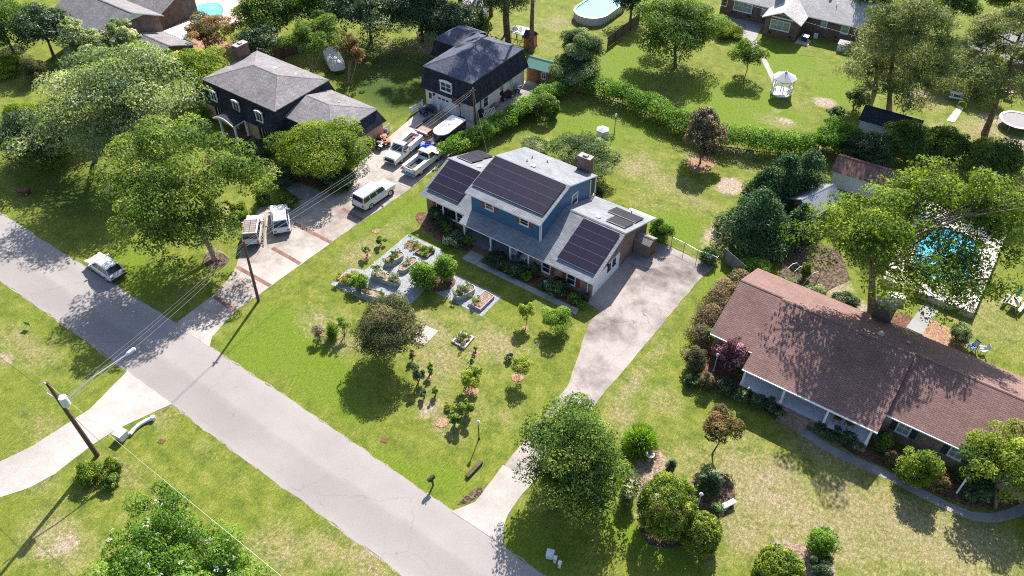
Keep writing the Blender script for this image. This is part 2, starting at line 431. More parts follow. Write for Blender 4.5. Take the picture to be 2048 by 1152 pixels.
LUSH = field([(600, 690, 6, 4, .9), (520, 700, 4, 3, .9), (650, 760, 4, 3, .9), (560, 640, 3, 3, .8), (830, 420, 1.5, 6, .9), (760, 430, 2, 6, .7), (1350, 450, 5, 3, .9), (1130, 230, 6, 4, .8), (1180, 270, 5, 5, .9), (1260, 130, 5, 8, 1), (1480, 210, 9, 6, 1), (1560, 120, 7, 5, 1), (1680, 180, 4, 6, .9), (250, 520, 3, 3, .95), (300, 560, 3, 3, .9), (700, 820, 4, 2, .7), (800, 960, 5, 2.5, .8), (880, 960, 3, 2, .8), (1290, 1080, 6, 2, .85), (1080, 1100, 4, 3, .7), (120, 600, 8, 3, .6), (60, 250, 8, 6, .8), (1290, 250, 6, 5, .7), (1430, 560, 1.5, 4, .7), (1290, 790, 1.2, 5, .6), (60, 800, 6, 2, .5), (380, 870, 5, 2, .4)])
LAWN_SHADE = field([(140, 390, 9, 5, .7), (250, 430, 5, 3, .6), (780, 180, 9, 6, .85), (860, 140, 6, 5, .8), (760, 120, 9, 5, .8), (1050, 245, 3, 6, .6), (1550, 480, 4, 4, .6)])  # dark green painted where trees and hedge shade the lawn
DIRT = field([(1585, 600, 3, 3, 0), (1460, 372, 1.7, 2.0, .95), (1650, 205, 2.0, 1.7, .78), (1572, 242, 1.6, 1.0, .7), (1553, 222, 1.0, .8, .6), (1730, 135, 1.2, 1.2, .6), (640, 635, 1.0, .9, .55), (860, 820, 1.2, 1.6, .62), (980, 860, 2.0, 1.3, .42), (965, 975, 1.6, .6, 0), (1010, 655, .8, .8, .5),
              (1580, 1110, 1.8, 1.4, .8), (1610, 1140, 1.6, 1.2, .7), (1300, 1000, .8, 2.6, .8), (1275, 960, 1.2, 2, .75), (1310, 920, 1.4, 1.2, .8), (1400, 1000, 1.2, 1.6, .7), (1530, 960, 1.6, 1.2, .5), (1560, 1000, 1.8, 1.2, .52), (10, 715, 2.5, .8, .62), (130, 1090, 1.8, 1.4, .62), (85, 1105, 1.6, 1.2, .5), (1480, 640, .6, .5, 0), (1990, 240, 3.5, 2.2, .62), (2040, 290, 4, 3, .62), (1840, 190, 2.4, 1.6, .6), (1930, 285, 2, 2, .55), (860, 100, 7, 3, .55), (900, 130, 5, 3, .45), (780, 90, 5, 3, .45), (1640, 560, 4, 3, .7), (1420, 470, 1, 2.5, .62), (430, 505, 2.0, 1.6, .5), (480, 430, 1.2, 2, .5), (1400, 320, 3, 2, .62), (1470, 300, 6, 1.5, .5), (660, 665, .7, .6, .5), (540, 380, 2, 2, .3), (790, 690, 2, 1.2, .4), (1730, 620, 3, 2, .6)], 1.2)
nx, ny = len(gx), len(gy)
verts = np.stack([XX.ravel(), YY.ravel(), np.zeros(nx*ny)], 1)
idx = (np.arange(ny-1)[:, None]*nx+np.arange(nx-1)[None, :]).ravel()
quads = np.stack([idx, idx+1, idx+1+nx, idx+nx], 1)
me = bpy.data.meshes.new('ground')
me.vertices.add(len(verts)); me.vertices.foreach_set('co', verts.ravel())
me.loops.add(quads.size); me.loops.foreach_set('vertex_index', quads.ravel().astype(np.int32))
me.polygons.add(len(quads)); me.polygons.foreach_set('loop_start', (np.arange(len(quads))*4).astype(np.int32))
me.update(calc_edges=True)
for nm, fld in (('dry', DRY), ('lush', LUSH), ('deep', LAWN_SHADE), ('dirt', DIRT)):
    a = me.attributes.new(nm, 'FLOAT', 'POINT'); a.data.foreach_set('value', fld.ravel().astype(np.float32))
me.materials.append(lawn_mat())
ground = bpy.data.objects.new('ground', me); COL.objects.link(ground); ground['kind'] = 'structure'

# ------------------------------------------------------------------ roads, drives, paths and beds
def wobble(pts, step=.7, amp=.07, seed=0, closed=True):
    rnd = random.Random(seed); out = []
    n = len(pts)
    for i in range(n if closed else n-1):
        a, b = np.array(pts[i], float), np.array(pts[(i+1) % n], float)
        L = np.linalg.norm(b-a); k = max(1, int(L/step)); nn = np.array((-(b-a)[1], (b-a)[0]))/max(L, 1e-6)
        for j in range(k):
            q = a+(b-a)*j/k
            if j: q = q+nn*rnd.uniform(-amp, amp)
            out.append(tuple(q))
    return out
def sheet(name, pts, z, mat, px=True, rough=.05, step=.7, seed=1):
    p = [G(*q) for q in pts] if px else pts
    if rough: p = wobble(p, step, rough, seed)
    return structure(name, MB().prism(p, -.06, z), mat)
def smooth_pts(pts, n=5):
    """round a closed outline (Catmull-Rom)"""
    out = []; m = len(pts)
    for i in range(m):
        p0, p1, p2, p3 = (np.array(pts[(i+k) % m], float) for k in (-1, 0, 1, 2))
        for j in range(n):
            t = j/n
            out.append(tuple(.5*((2*p1)+(p2-p0)*t+(2*p0-5*p1+4*p2-p3)*t*t+(3*p1-p0-3*p2+p3)*t**3)))
    return out

far = [G(x, y) for x, y in ((-40, 402), (0, 425), (120, 503), (354, 648), (415, 690), (600, 813), (760, 923), (905, 1022), (1000, 1088), (1085, 1150), (1200, 1235))]
near = [G(x, y) for x, y in ((-60, 515), (0, 560), (160, 673), (343, 808), (470, 905), (620, 1013), (800, 1148), (900, 1225))]
farL = [(-300, far[0][1]+.0)]+far+[(90, far[-1][1])]
nearL = [(-300, near[0][1])]+near+[(90, near[-1][1])]
rd = wobble(farL, .8, .10, 3, False)+[farL[-1]]+(wobble(nearL, .8, .10, 4, False)+[nearL[-1]])[::-1]
structure('road', MB().prism(rd, -.06, .012), M_ROAD)
# thin sandy verge where the asphalt breaks off
vg = MB()
for line, s in ((far, 1), (near, -1)):
    w = wobble(line, .6, .10, 8+s, False)
    for a, b in zip(w, w[1:]):
        vg.slab([(a[0], a[1]-.07, .008), (b[0], b[1]-.07, .008), (b[0], b[1]+.09, .008), (a[0], a[1]+.09, .008)], .05)
structure('road_edge', vg, loose_mat('road_grit', [(.2, (.14, .12, .08)), (.5, (.22, .19, .14)), (.8, (.30, .27, .22))], 10))

# drive of the house with the solar roof
sheet('driveway', [(903, 1023), (1005, 1090), (1008, 1051), (1015, 1031), (1035, 1001), (1090, 935), (1196, 801), (1225, 767), (1395, 564), (1428, 534), (1400, 522), (1338, 492), (1312, 484),
                   (1274, 484), (1180, 588), (1168, 603), (1200, 622), (1178, 645), (1138, 767), (1118, 793), (1051, 878), (961, 991), (950, 1004)], .022, M_CONC)
sheet('driveway_apron', [(903, 1023), (1005, 1090), (1008, 1051), (1015, 1031), (1035, 1001), (1065, 962), (1006, 930), (961, 991), (950, 1004)], .028, M_CONC3, rough=.02)
# long drive of the next house, with its brick bands
DRV = [(350, 648), (427, 591), (457, 557), (474, 531), (492, 455), (520, 415), (590, 405), (640, 385), (690, 362), (733, 312), (738, 296), (762, 290), (800, 255), (830, 230), (855, 205),
       (945, 235), (1040, 165), (1062, 160), (1090, 178), (940, 290), (890, 322), (812, 384), (726, 441), (664, 484), (544, 571), (472, 621), (424, 674), (419, 694)]
sheet('driveway', DRV, .02, M_CONC2, seed=5)
bands = MB()
for a, b in (((428, 593), (472, 622)), ((474, 534), (541, 572)), ((545, 496), (601, 528)), ((588, 447), (662, 485)), ((684, 417), (727, 442))):
    a, b = np.array(G(*a)), np.array(G(*b)); d = (b-a)/np.linalg.norm(b-a); n = np.array((-d[1], d[0]))
    bands.prism([a-n*.22, b-n*.22, b+n*.22, a+n*.22], -.02, .027)
structure('driveway_brick_band', bands, M_BAND)
# pale drive opposite
sheet('driveway', [(255, 742), (345, 808), (300, 828), (230, 861), (183, 891), (110, 948), (60, 975), (0, 995), (-150, 1040), (-150, 970), (0, 923), (67, 891), (133, 848), (180, 818)], .02, M_CONC3, seed=7, rough=.03)
# garden walk, front path of the dark house, lawn path and patio behind
def rect(x0, y0, x1, y1): return [(x0, y0), (x1, y0), (x1, y1), (x0, y1)]
wk = MB()
xs = [-38.42, -35.5, -32.7, -29.9, -27.3]
for a, b in zip(xs, xs[1:]): wk.prism(rect(a+.02, 47.74, b-.02, 48.42), -.05, .035)
wk.prism(rect(-40.2, 47.74, -38.46, 49.3), -.05, .04)
wk.prism([(-27.28, 47.74), (-26.3, 47.6), (-26.5, 48.6), (-27.28, 48.42)], -.05, .035)
structure('walkway', wk, M_WALK)
sheet('walkway', [(545, 350), (562, 350), (640, 383), (628, 394), (600, 398), (548, 362)], .024, M_WALKD, seed=9)
sheet('walkway', [(1490, 68), (1507, 68), (1548, 150), (1562, 165), (1546, 170), (1524, 120)], .02, M_WALK, seed=10)
sheet('patio', [(1438, 30), (1530, 48), (1516, 68), (1510, 82), (1487, 75), (1440, 48)], .018, M_WALKD, seed=11)
def curve_path(name, px, w, z, mat):
    p = [np.array(G(*q)) for q in px]
    L, Rr = [], []
    for i in range(len(p)):
        d = p[min(i+1, len(p)-1)]-p[max(i-1, 0)]; d /= np.linalg.norm(d); n = np.array((-d[1], d[0]))
        L.append(tuple(p[i]+n*w/2)); Rr.append(tuple(p[i]-n*w/2))
    return structure(name, MB().prism(wobble(L+Rr[::-1], .8, .05, 2), -.05, z), mat)
curve_path('walkway', [(1560, 838), (1600, 858), (1650, 893), (1720, 927), (1780, 953), (1840, 985), (1900, 1015), (1945, 1033), (1990, 1036), (2030, 1025), (2060, 1010)], .8, .02, M_WALKD)
# planting beds (mulch) along the houses and round single plants
def bed(pts, mat=None, z=.015, px=True, seed=3):
    p = [G(*q) for q in pts] if px else pts
    return structure('mulch_bed', MB().prism(smooth_pts(wobble(p, 1.6, .12, seed), 3), -.05, z), mat or M_MULCH)
bed([(-38.3, 48.5), (-26.6, 48.5), (-26.4, 50.4), (-33.6, 50.5), (-38.0, 50.3)], px=False)
bed([(-48.4, 51.4), (-48.6, 50.2), (-46, 49.0), (-43, 48.6), (-40.4, 48.9), (-40.2, 50.2), (-42.2, 51.5)], px=False, seed=4)
bed([(1400, 770), (1382, 740), (1385, 700), (1418, 630), (1478, 556), (1500, 560), (1430, 690), (1480, 760), (1580, 815), (1560, 835), (1480, 800)], seed=5)
bed([(1620, 840), (1740, 890), (1800, 900), (1900, 935), (1960, 960), (2048, 985), (2048, 1010), (1985, 1020), (1930, 1010), (1880, 990), (1780, 940), (1700, 905)], seed=6)
bed([(400, 330), (460, 300), (560, 330), (700, 345), (728, 330), (700, 372), (640, 378), (560, 350), (470, 330)], seed=7)
bed([(405, 520), (418, 505), (440, 505), (458, 518), (448, 534), (420, 536)], M_LEAFLIT, seed=8)
bed([(1285, 905), (1312, 898), (1330, 920), (1320, 950), (1300, 985), (1282, 1000), (1262, 985), (1272, 940)], M_SOIL, seed=9)
bed([(1380, 965), (1420, 940), (1460, 960), (1470, 1000), (1440, 1040), (1400, 1030), (1370, 1090), (1300, 1090), (1275, 1040)], M_LEAFLIT, .012, seed=10)
bed([(1560, 1092), (1600, 1090), (1640, 1110), (1670, 1135), (1660, 1165), (1600, 1170), (1590, 1130)], M_SOIL, seed=12)
bed([(1846, 672), (1858, 640), (1935, 668), (1925, 705), (1880, 690)], M_STRAW, .03, seed=13)
bed([(1780, 640), (1800, 625), (1830, 640), (1815, 665), (1795, 660)], M_MULCH, .034, seed=20)
bed([(925, 998), (940, 985), (958, 975), (966, 984), (945, 1002), (915, 1010)], M_LEAFLIT, .012, seed=14)
for k, (px, py, r) in enumerate(((638, 664, .55), (945, 782, .6), (1036, 754, .6), (951, 706, .38), (860, 752, .32), (884, 845, .55), (752, 462, .4), (733, 512, .45), (1051, 657, .35), (1300, 410, .1))):
    x, y = G(px, py)
    structure('mulch_ring', MB().prism([(x+r*random.uniform(.85, 1.15)*math.cos(t), y+r*random.uniform(.85, 1.15)*math.sin(t)) for t in np.linspace(0, 2*math.pi, 15)[:-1]], -.04, .03), M_STRAW)
bed([(1375, 325), (1400, 312), (1430, 322), (1420, 340), (1390, 345)], M_STRAW, .02, seed=15)
# gravel yard round the raised beds
S7 = .26042
def g7(a, b): return (640+S7*a, 400+S7*b)
sheet('gravel_yard', [g7(*q) for q in ((675, 262), (925, 378), (985, 480), (900, 600), (792, 706), (700, 800), (375, 782), (80, 648), (235, 520), (345, 540))], .016, M_GRAVEL, rough=.015)
sheet('gravel_yard', [g7(*q) for q in ((1030, 568), (1392, 745), (1245, 896), (888, 710), (960, 690), (1020, 650))], .016, M_GRAVEL, rough=.015, seed=2)
bed([g7(*q) for q in ((880, 700), (780, 640), (900, 560), (1030, 600), (1030, 660), (960, 695))], M_MULCH, .024, seed=16)
bed([g7(*q) for q in ((645, 358), (700, 310), (800, 350), (730, 395))], M_STRAW, .04, seed=17)
# patios and pool surrounds
sheet('patio', [(350, 8), (380, -30), (520, -30), (520, 20), (498, 35), (460, 55), (430, 45), (395, 75), (355, 60), (330, 75), (300, 60)], .03, M_PATIO, seed=12)
sheet('patio', [(340, 75), (372, 80), (395, 95), (370, 110), (345, 92)], .026, M_PATIO, seed=13)
bed([(372, 85), (420, 60), (470, 95), (455, 112), (400, 118)], M_STRAW, .03, seed=18)
sheet('walkway', [(1812, 655), (1845, 670), (1862, 640), (1880, 622), (1850, 604)], .05, M_WALK, seed=14)
sheet('patio', [(1600, 480), (1680, 500), (1700, 560), (1640, 590), (1560, 560), (1560, 500)], .012, M_LEAFLIT, seed=15)
# ------------------------------------------------------------------ building materials
M_BRICK = brick_mat('red_brown_brick', (.155, .070, .050), (.235, .120, .085), (.30, .25, .22), .21, .075, .014)
M_BRICKD = brick_mat('dark_brick', (.10, .046, .036), (.17, .082, .062), (.20, .165, .15), .21, .075, .013)
M_BRICKT = brick_mat('tan_orange_brick', (.36, .19, .12), (.44, .26, .17), (.42, .34, .28), .21, .075, .012, vary=.2)
M_BRICKM = brick_mat('mixed_brick', (.12, .062, .046), (.42, .26, .18), (.26, .21, .18), .20, .07, .014, vary=.3)
M_BLUE = lines_mat('blue_siding', (.035, .105, .20), .18, .75, .55, .3, False, .12, .08)
M_WHITE = plain('white_paint', (.66, .66, .65), .45, .4, 0, .05)
M_OFFW = lines_mat('cream_siding', (.62, .57, .50), .30, .8, .6, .3, True, .06, .05)
M_WBOARD = lines_mat('white_board', (.78, .77, .74), .28, .82, .5, .35, True, .07, .05)
M_ROOFG = shingle_mat('light_grey_shingles', (.185, .195, .215), (.222, .232, .252), (.085, .088, .095), .5, .16, .13)
M_ROOFB = shingle_mat('red_brown_shingles', (.178, .106, .093), (.205, .125, .110), (.085, .046, .042), .5, .17, .10, gapsize=.026)
M_ROOFT = shingle_mat('taupe_shingles', (.175, .162, .168), (.225, .210, .215), (.095, .085, .088), .40, .15, .15, streak=.14)
M_ROOFD = shingle_mat('charcoal_blue_shingles', (.066, .076, .108), (.090, .102, .140), (.03, .034, .046), .40, .15, .22)
M_SKIRT = shingle_mat('black_mansard_shingles', (.024, .028, .040), (.040, .045, .060), (.012, .014, .020), .3, .14, .3, streak=.45)
M_ROOFL = shingle_mat('pale_grey_shingles', (.34, .325, .32), (.42, .405, .395), (.20, .19, .19), .40, .15, .12)
M_ROOFN = shingle_mat('brown_shed_shingles', (.17, .098, .080), (.22, .13, .105), (.08, .045, .04), .4, .15, .15)
M_ROOFK = shingle_mat('blue_black_shingles', (.030, .034, .055), (.042, .046, .070), (.016, .018, .028), .4, .15, .2)
M_GLASS = glass_mat('window_glass')
M_GLASSB = glass_mat('curtained_glass', (.20, .25, .24), .15, .6)
M_REDSH = plain('brick_red_shutter_paint', (.22, .045, .032), .5)
M_TEAL = plain('slate_teal_shutter_paint', (.022, .050, .068), .5)
M_BLACK = plain('black_paint', (.015, .015, .016), .4)
M_PANEL = NT('solar_cell'); M_PANEL.bsdf((.010, .009, .019), .3, .25)
_t = M_PANEL; _u = _t.n('ShaderNodeTexBrick', i={'Scale': 1.0, 'Brick Width': .156, 'Row Height': .156, 'Mortar Size': .006, 'Color1': (.013, .010, .022, 1), 'Color2': (.016, .012, .025, 1), 'Mortar': (.022, .019, .032, 1)})
_u.offset = 0; _t.l(_t.uv(), _u.inputs['Vector']); _t.l(_u.outputs['Color'], _t.b.inputs['Base Color']); M_PANEL = _t.mat
M_PFRAME = plain('panel_frame', (.02, .02, .022), .4, .5, .5, 0)
M_ALU = plain('bare_aluminium', (.55, .55, .56), .35, .5, .8, .05)
M_GALV = plain('galvanised_steel', (.38, .40, .41), .45, .5, .5, .12)
M_PORCHF = plain('grey_porch_floor', (.20, .20, .215), .7, .2, 0, .12)
M_PORCHB = plain('blue_grey_porch_floor', (.50, .52, .57), .6, .3, 0, .06, .6)
M_DOORB = plain('dark_door_paint', (.05, .03, .025), .4)

Z3 = np.array((0, 0, 1.0))
def window(root, o, u, n, w, h, cols=1, rows=2, cas=.09, proud=.05, mat=None, glass=None, hood=False, label=None):
    """cased window with its pane; o = lower left corner on the wall face"""
    o, u, n = (np.array(q, float) for q in (o, u, n))
    f = MB()
    def bar(a, b, ww, hh, d=proud, z=0): f.obox(o+u*a+Z3*b+n*z, u, Z3, n, ww, hh, d)
    bar(-cas, -cas, w+2*cas, cas); bar(-cas, h, w+2*cas, cas)
    bar(-cas, 0, cas, h); bar(w, 0, cas, h)
    bar(-cas-.04, -cas-.04, w+2*cas+.08, .04, proud+.06)              # sill
    for i in range(1, cols): bar(w*i/cols-.022, 0, .044, h, proud-.012)
    for j in range(1, rows): bar(0, h*j/rows-.02, w, .04, proud-.018)
    if hood:
        k = 7
        for i in range(k):
            a = (i+.5)/k; z = h+cas+.16*math.sin(math.pi*a)
            f.obox(o+u*(-cas-.06+(w+2*cas+.12)*i/k)+Z3*(h+cas-.01), u, Z3, n, (w+2*cas+.12)/k+.002, z-h-cas+.03, proud+.08)
    fr = part('window', f, mat or M_WHITE, root, label=label)
    g = MB().obox(o+n*.006, u, Z3, n, w, h, .02)
    part('pane', g, glass or M_GLASS, fr)
    return fr
def shutter(root, o, u, n, w, h, mat):
    o, u, n = (np.array(q, float) for q in (o, u, n))
    b = MB().obox(o, u, Z3, n, w, h, .035)
    for k in range(int(h/.085)): b.obox(o+u*.05+Z3*(.04+k*.085)+n*.035, u, Z3, n, w-.1, .05, .012)
    return part('shutter', b, mat, root)
def gable_wall(mb, x0, x1, prof, m=0):
    """walls of a gabled volume: prof = (y, z) outline from front foot round to rear foot"""
    mb.loft([[(x0, y, z) for y, z in prof], [(x1, y, z) for y, z in prof]], m); return mb
def ridge_cap(mb, a, b, w=.14, m=0):
    a, b = np.array(a, float), np.array(b, float); d = (b-a)/np.linalg.norm(b-a)
    s = np.cross(d, Z3); s /= np.linalg.norm(s); nn = np.cross(s, d)
    mb.slab([tuple(a-s*w-nn*.03), tuple(a+nn*.03), tuple(b+nn*.03), tuple(b-s*w-nn*.03)][::-1], .02, m)
    mb.slab([tuple(a+nn*.03), tuple(a+s*w-nn*.03), tuple(b+s*w-nn*.03), tuple(b+nn*.03)][::-1], .02, m)
def solar_array(root, plane, corners, cols, rows):
    """corners: picture points top-left, top-right, bottom-right, bottom-left on a roof plane"""
    tl, tr, br, bl = (np.array(PL(*c, *plane)) for c in corners)
    tr = np.array((tr[0], tl[1], tl[2])) if abs(tr[1]-tl[1]) < .4 else tr
    n = np.array(plane[1], float); n /= np.linalg.norm(n)
    u = tr-tl; W = np.linalg.norm(u); u /= W; v = np.cross(n, u); H = abs((bl-tl)@v)
    pw, ph = W/cols, H/rows
    me = MB().obox((-pw/2+.006, -ph/2+.024, 0), (1, 0, 0), (0, 1, 0), (0, 0, 1), pw-.012, ph-.048, .04).mesh('solar_panel', [M_PANEL])
    base = np.array(ORG[root.name]); rail = MB()
    for j in range(rows+1):
        rail.obox(tl-v*(ph*j+.024)+n*.09, u, v, n, W, .048, .05)
    for j in range(rows):
        for i in range(cols):
            c = tl+u*pw*(i+.5)-v*ph*(j+.5)+n*.12
            o = bpy.data.objects.new('solar_panel', me); COL.objects.link(o); o.parent = root
            o.matrix_local = Matrix(((u[0], v[0], n[0], c[0]-base[0]), (u[1], v[1], n[1], c[1]-base[1]), (u[2], v[2], n[2], c[2]-base[2]), (0, 0, 0, 1)))
    part('panel_rail', rail, M_ALU, root)
def column(root, x, y, z0, z1, w=.16, mat=None, cap=True):
    b = MB().rbox(x, y, z0, w, w, z1-z0)
    if cap: b.rbox(x, y, z0, w*1.6, w*1.6, .22); b.rbox(x, y, z1-.16, w*1.5, w*1.5, .16-.01)
    return part('column', b, mat or M_WHITE, root)
def downspout(root, x, y, z0, z1, dx=0, dy=-.35):
    b = MB().tube([(x, y, z1), (x, y, z1-.2), (x, y, z0+.35), (x, y, z0+.2), (x+dx, y+dy, z0+.06)], .045, 6)
    return part('downspout', b, M_WHITE, root)
def chimney(root, x0, y0, x1, y1, z0, z1, mat, capmat=None):
    b = MB().box(x0, y0, z0, x1, y1, z1-.25); b.box(x0-.05, y0-.05, z1-.25, x1+.05, y1+.05, z1)
    c = part('chimney', b, mat, root)
    k = MB().box(x0-.02, y0-.02, z1, x1+.02, y1+.02, z1+.06)
    k.box((x0+x1)/2-.28, (y0+y1)/2-.2, z1+.06, (x0+x1)/2+.28, (y0+y1)/2+.2, z1+.22)
    part('chimney_cap', k, capmat or M_CONC3, c)
    return c
def hip_top(mb, x0, y0, x1, y1, z, rx0, rx1, ry, rz, m=0, t=.1):
    A, B, C, D, E, F = (x0, y0, z), (x1, y0, z), (x1, y1, z), (x0, y1, z), (rx0, ry, rz), (rx1, ry, rz)
    mb.slab([A, B, F, E], t, m); mb.slab([B, C, F], t, m); mb.slab([C, D, E, F], t, m); mb.slab([D, A, E], t, m)
    for p, q in ((A, E), (B, F), (C, F), (D, E), (E, F)): ridge_cap(mb, p, q, .13, m)
def roof_vent(root, x, y, z, r=.22, mat=None, name='roof_vent'):
    return part(name, MB().lathe(x, y, [(r*.8, z-.12), (r*.8, z+.06), (r, z+.08), (r*.9, z+.17), (r*.3, z+.21)], 12), mat or M_WHITE, root)

# ------------------------------------------------------------------ blue house with the solar roof
H = thing('blue_house', 'blue two-storey house with solar panels on its grey roofs and a front porch', 'house', (-37, 56, 0))
sl = .38
def zf(y): return 2.5+sl*(y-49.85)
def zr(y): return 4.76-.373*(y-55.8)
b = MB()
gable_wall(b, -47.75, -42.003, [(51.4, 0), (60.9, 0), (60.9, zr(60.9)-.13), (55.8, 4.62), (51.4, zf(51.4)-.13)])
gable_wall(b, -42.0, -33.503, [(52.3, 0), (61.5, 0), (61.5, zr(61.5)-.13), (55.8, 4.61), (52.3, zf(52.3)-.13)])
gable_wall(b, -33.5, -26.4, [(50.4, 0), (61.6, 0), (61.6, zr(61.6)-.13), (55.8, 4.6), (50.4, zf(50.4)-.13)])
part('wall', b, M_BRICK, H)
b = MB()
b.slab([(-48.15, 50.85, zf(50.85)), (-42.1, 50.85, zf(50.85)), (-42.1, 49.85, 2.5), (-25.98, 49.85, 2.5), (-25.98, 55.8, 4.76), (-48.15, 55.8, 4.76)], .13, 0, 1, 1)
b.slab([(-48.15, 55.8, 4.76), (-25.98, 55.8, 4.76), (-25.98, 62.1, zr(62.1)), (-48.15, 61.4, zr(61.4))], .13, 0, 1, 1)
ridge_cap(b, (-48.15, 55.8, 4.77), (-42.0, 55.8, 4.77)); ridge_cap(b, (-32.9, 55.8, 4.77), (-25.98, 55.8, 4.77))
b.slab([(-28.9, 62.0, zr(62.0)+.01), (-25.95, 62.05, zr(62.05)+.01), (-25.95, 62.5, zr(62.5)+.05), (-28.9, 62.5, zr(62.5)+.05)], .1, 1, 1, 1)
part('roof', b, [M_ROOFG, M_WHITE], H)
b = MB()
gable_wall(b, -41.72, -33.07, [(51.6, 3.0), (60.75, 2.7), (60.75, 6.99-.355*(60.75-56.54)-.12), (56.54, 6.86), (51.6, 5.45+.288*.4-.12)])
part('upper_wall', b, M_BLUE, H)
b = MB()
for x in (-33.07, -41.72):
    part('corner_trim', MB().box(x-.07, 51.575, 3.08, x+.02, 51.665, 5.38), M_WHITE, H)
b.box(-33.09, 60.75, 2.75, -33.0, 61.95, 2.85); b.box(-33.09, 61.85, 2.0, -33.0, 61.95, 5.0); b.box(-33.09, 60.76, 2.85, -33.0, 60.85, 5.2)
part('screen_frame', b, M_WHITE, H)
part('screen', MB().box(-41.7, 61.0, 2.2, -33.12, 61.8, 4.95), M_BLACK, H)
b = MB()
b.slab([(-42.25, 51.2, 5.45), (-32.98, 51.2, 5.45), (-32.98, 56.54, 6.99), (-42.25, 56.54, 6.99)], .12, 0, 1, 1)
b.slab([(-42.25, 56.54, 6.99), (-32.98, 56.54, 6.99), (-32.98, 62.1, 5.02), (-42.25, 62.1, 5.02)], .12, 0, 1, 1)
ridge_cap(b, (-42.25, 56.54, 7.0), (-32.98, 56.54, 7.0))
part('upper_roof', b, [M_ROOFG, M_WHITE], H)
LF = ((-26, 49.85, 2.5), (0, -sl, 1)); LR = ((-26, 55.8, 4.76), (0, .373, 1))
UF = ((-33, 51.2, 5.45), (0, -.2884, 1))
def r1(a, b): return (820+.16927*a, 270+.16927*b)
def r2(a, b): return (1040+.1953*a, 290+.1953*b)
def r4(a, b): return (1080+.16927*a, 420+.16927*b)
solar_array(H, UF, [(991.8, 313.2), (1131.8, 373), (1085.9, 433.5), (947.8, 371.6)], 5, 4)
solar_array(H, LF, [r4(520, 105), r4(960, 275), r4(630, 760), r4(185, 560)], 2, 5)
solar_array(H, LF, [(900.4, 319.1), (962.5, 345.5), (918.3, 406), (856.4, 378.3)], 3, 4)
solar_array(H, LR, [r2(985, 648), r2(1255, 770), r2(1170, 812), r2(900, 690)], 2, 1)
solar_array(H, LR, [r2(975, 735), r2(1168, 813), r2(1078, 862), r2(890, 785)], 1, 1)
solar_array(H, LR, [r1(690, 230), r1(860, 305), r1(720, 345), r1(555, 268)], 1, 1)
solar_array(H, LR, [r1(805, 190), r1(975, 265), r1(850, 300), r1(685, 228)], 1, 1)
chimney(H, -35.35, 61.75, -33.85, 62.55, 0, 6.75, M_BRICKD)
for q, p in (((805, 742), LR),): roof_vent(H, *PL(*r2(*q), *p), r=.26)
v = PL(*r1(820, 380), *LR); roof_vent(H, *v, r=.26)
UR = ((-33, 56.54, 6.99), (0, .354, 1))
for q in ((125, 135), (72, 170), (280, 178)):
    x, y, z = PL(*r2(*q), *UR); part('vent_pipe', MB().lathe(x, y, [(.12, z-.05), (.10, z+.04), (.05, z+.06), (.05, z+.3)], 8), M_BLACK, H)
x, y, z = PL(*r2(135, 220), *UR); part('roof_vent', MB().rbox(x, y, z-.1, .5, .35, .26, .1), M_GALV, H)
x, y, z = PL(*r2(1140, 700), *LR); part('vent_pipe', MB().lathe(x, y, [(.1, z-.05), (.05, z+.05), (.05, z+.35)], 8), M_BLACK, H)
FX, FN = (1, 0, 0), (0, -1, 0); SX, SN = (0, 1, 0), (1, 0, 0)
for x0 in (-39.85, -35.56):
    window(H, (x0, 51.6, 4.36), FX, FN, .9, .62)
    shutter(H, (x0-.52, 51.6, 4.28), FX, FN, .38, .78, M_REDSH); shutter(H, (x0+1.06, 51.6, 4.28), FX, FN, .38, .78, M_REDSH)
window(H, (-33.07, 57.2, 4.1), SX, SN, .98, 1.15)
for x0 in (-32.02, -29.1):
    window(H, (x0, 50.4, .75), FX, FN, .86, 1.12)
shutter(H, (-31.05, 50.4, .66), FX, FN, .42, 1.3, M_REDSH); shutter(H, (-29.72, 50.4, .66), FX, FN, .45, 1.3, M_REDSH); shutter(H, (-28.12, 50.4, .66), FX, FN, .45, 1.3, M_REDSH)
window(H, (-46.3, 51.4, .95), FX, FN, .75, 1.2, 1, 2); window(H, (-45.35, 51.4, .95), FX, FN, 1.6, 1.2, 1, 1); window(H, (-43.55, 51.4, .95), FX, FN, .7, 1.2, 1, 2)
shutter(H, (-42.75, 51.4, .95), FX, FN, .4, 1.25, M_REDSH); shutter(H, (-46.9, 51.4, .95), FX, FN, .4, 1.25, M_REDSH)
part('garage_infill', MB().box(-26.4, 50.72, .02, -26.36, 55.75, 2.12), M_WBOARD, H)
b = MB()
for a in (50.66, 55.72): b.box(-26.4, a, .02, -26.34, a+.08, 2.2)
b.box(-26.4, 50.66, 2.12, -26.34, 55.8, 2.22); part('door_trim', b, M_WHITE, H)
window(H, (-26.36, 53.42, 1.28), SX, SN, .55, .75, 1, 1, .05, .03, M_BLACK); window(H, (-26.36, 54.4, 1.28), SX, SN, .55, .75, 1, 1, .05, .03, M_BLACK)
part('wall_lamp', MB().rbox(-26.28, 53.3, 2.1, .16, .14, .26).lathe(-26.28, 53.3, [(.11, 2.36), (.02, 2.46)], 8), M_BLACK, H)
part('porch_floor', MB().box(-41.95, 50.1, 0, -33.52, 52.28, .28), M_PORCHF, H)
b = MB()
for k in range(3): b.box(-40.25, 49.3+.28*k, 0, -38.2, 49.3+.28*(k+1)-.004, .09*(k+1))
part('porch_step', b, M_BRICKD, H)
for x in (-41.75, -38.35, -35.9, -33.65): column(H, x, 50.3, .28, zf(50.3)-.14, .15)
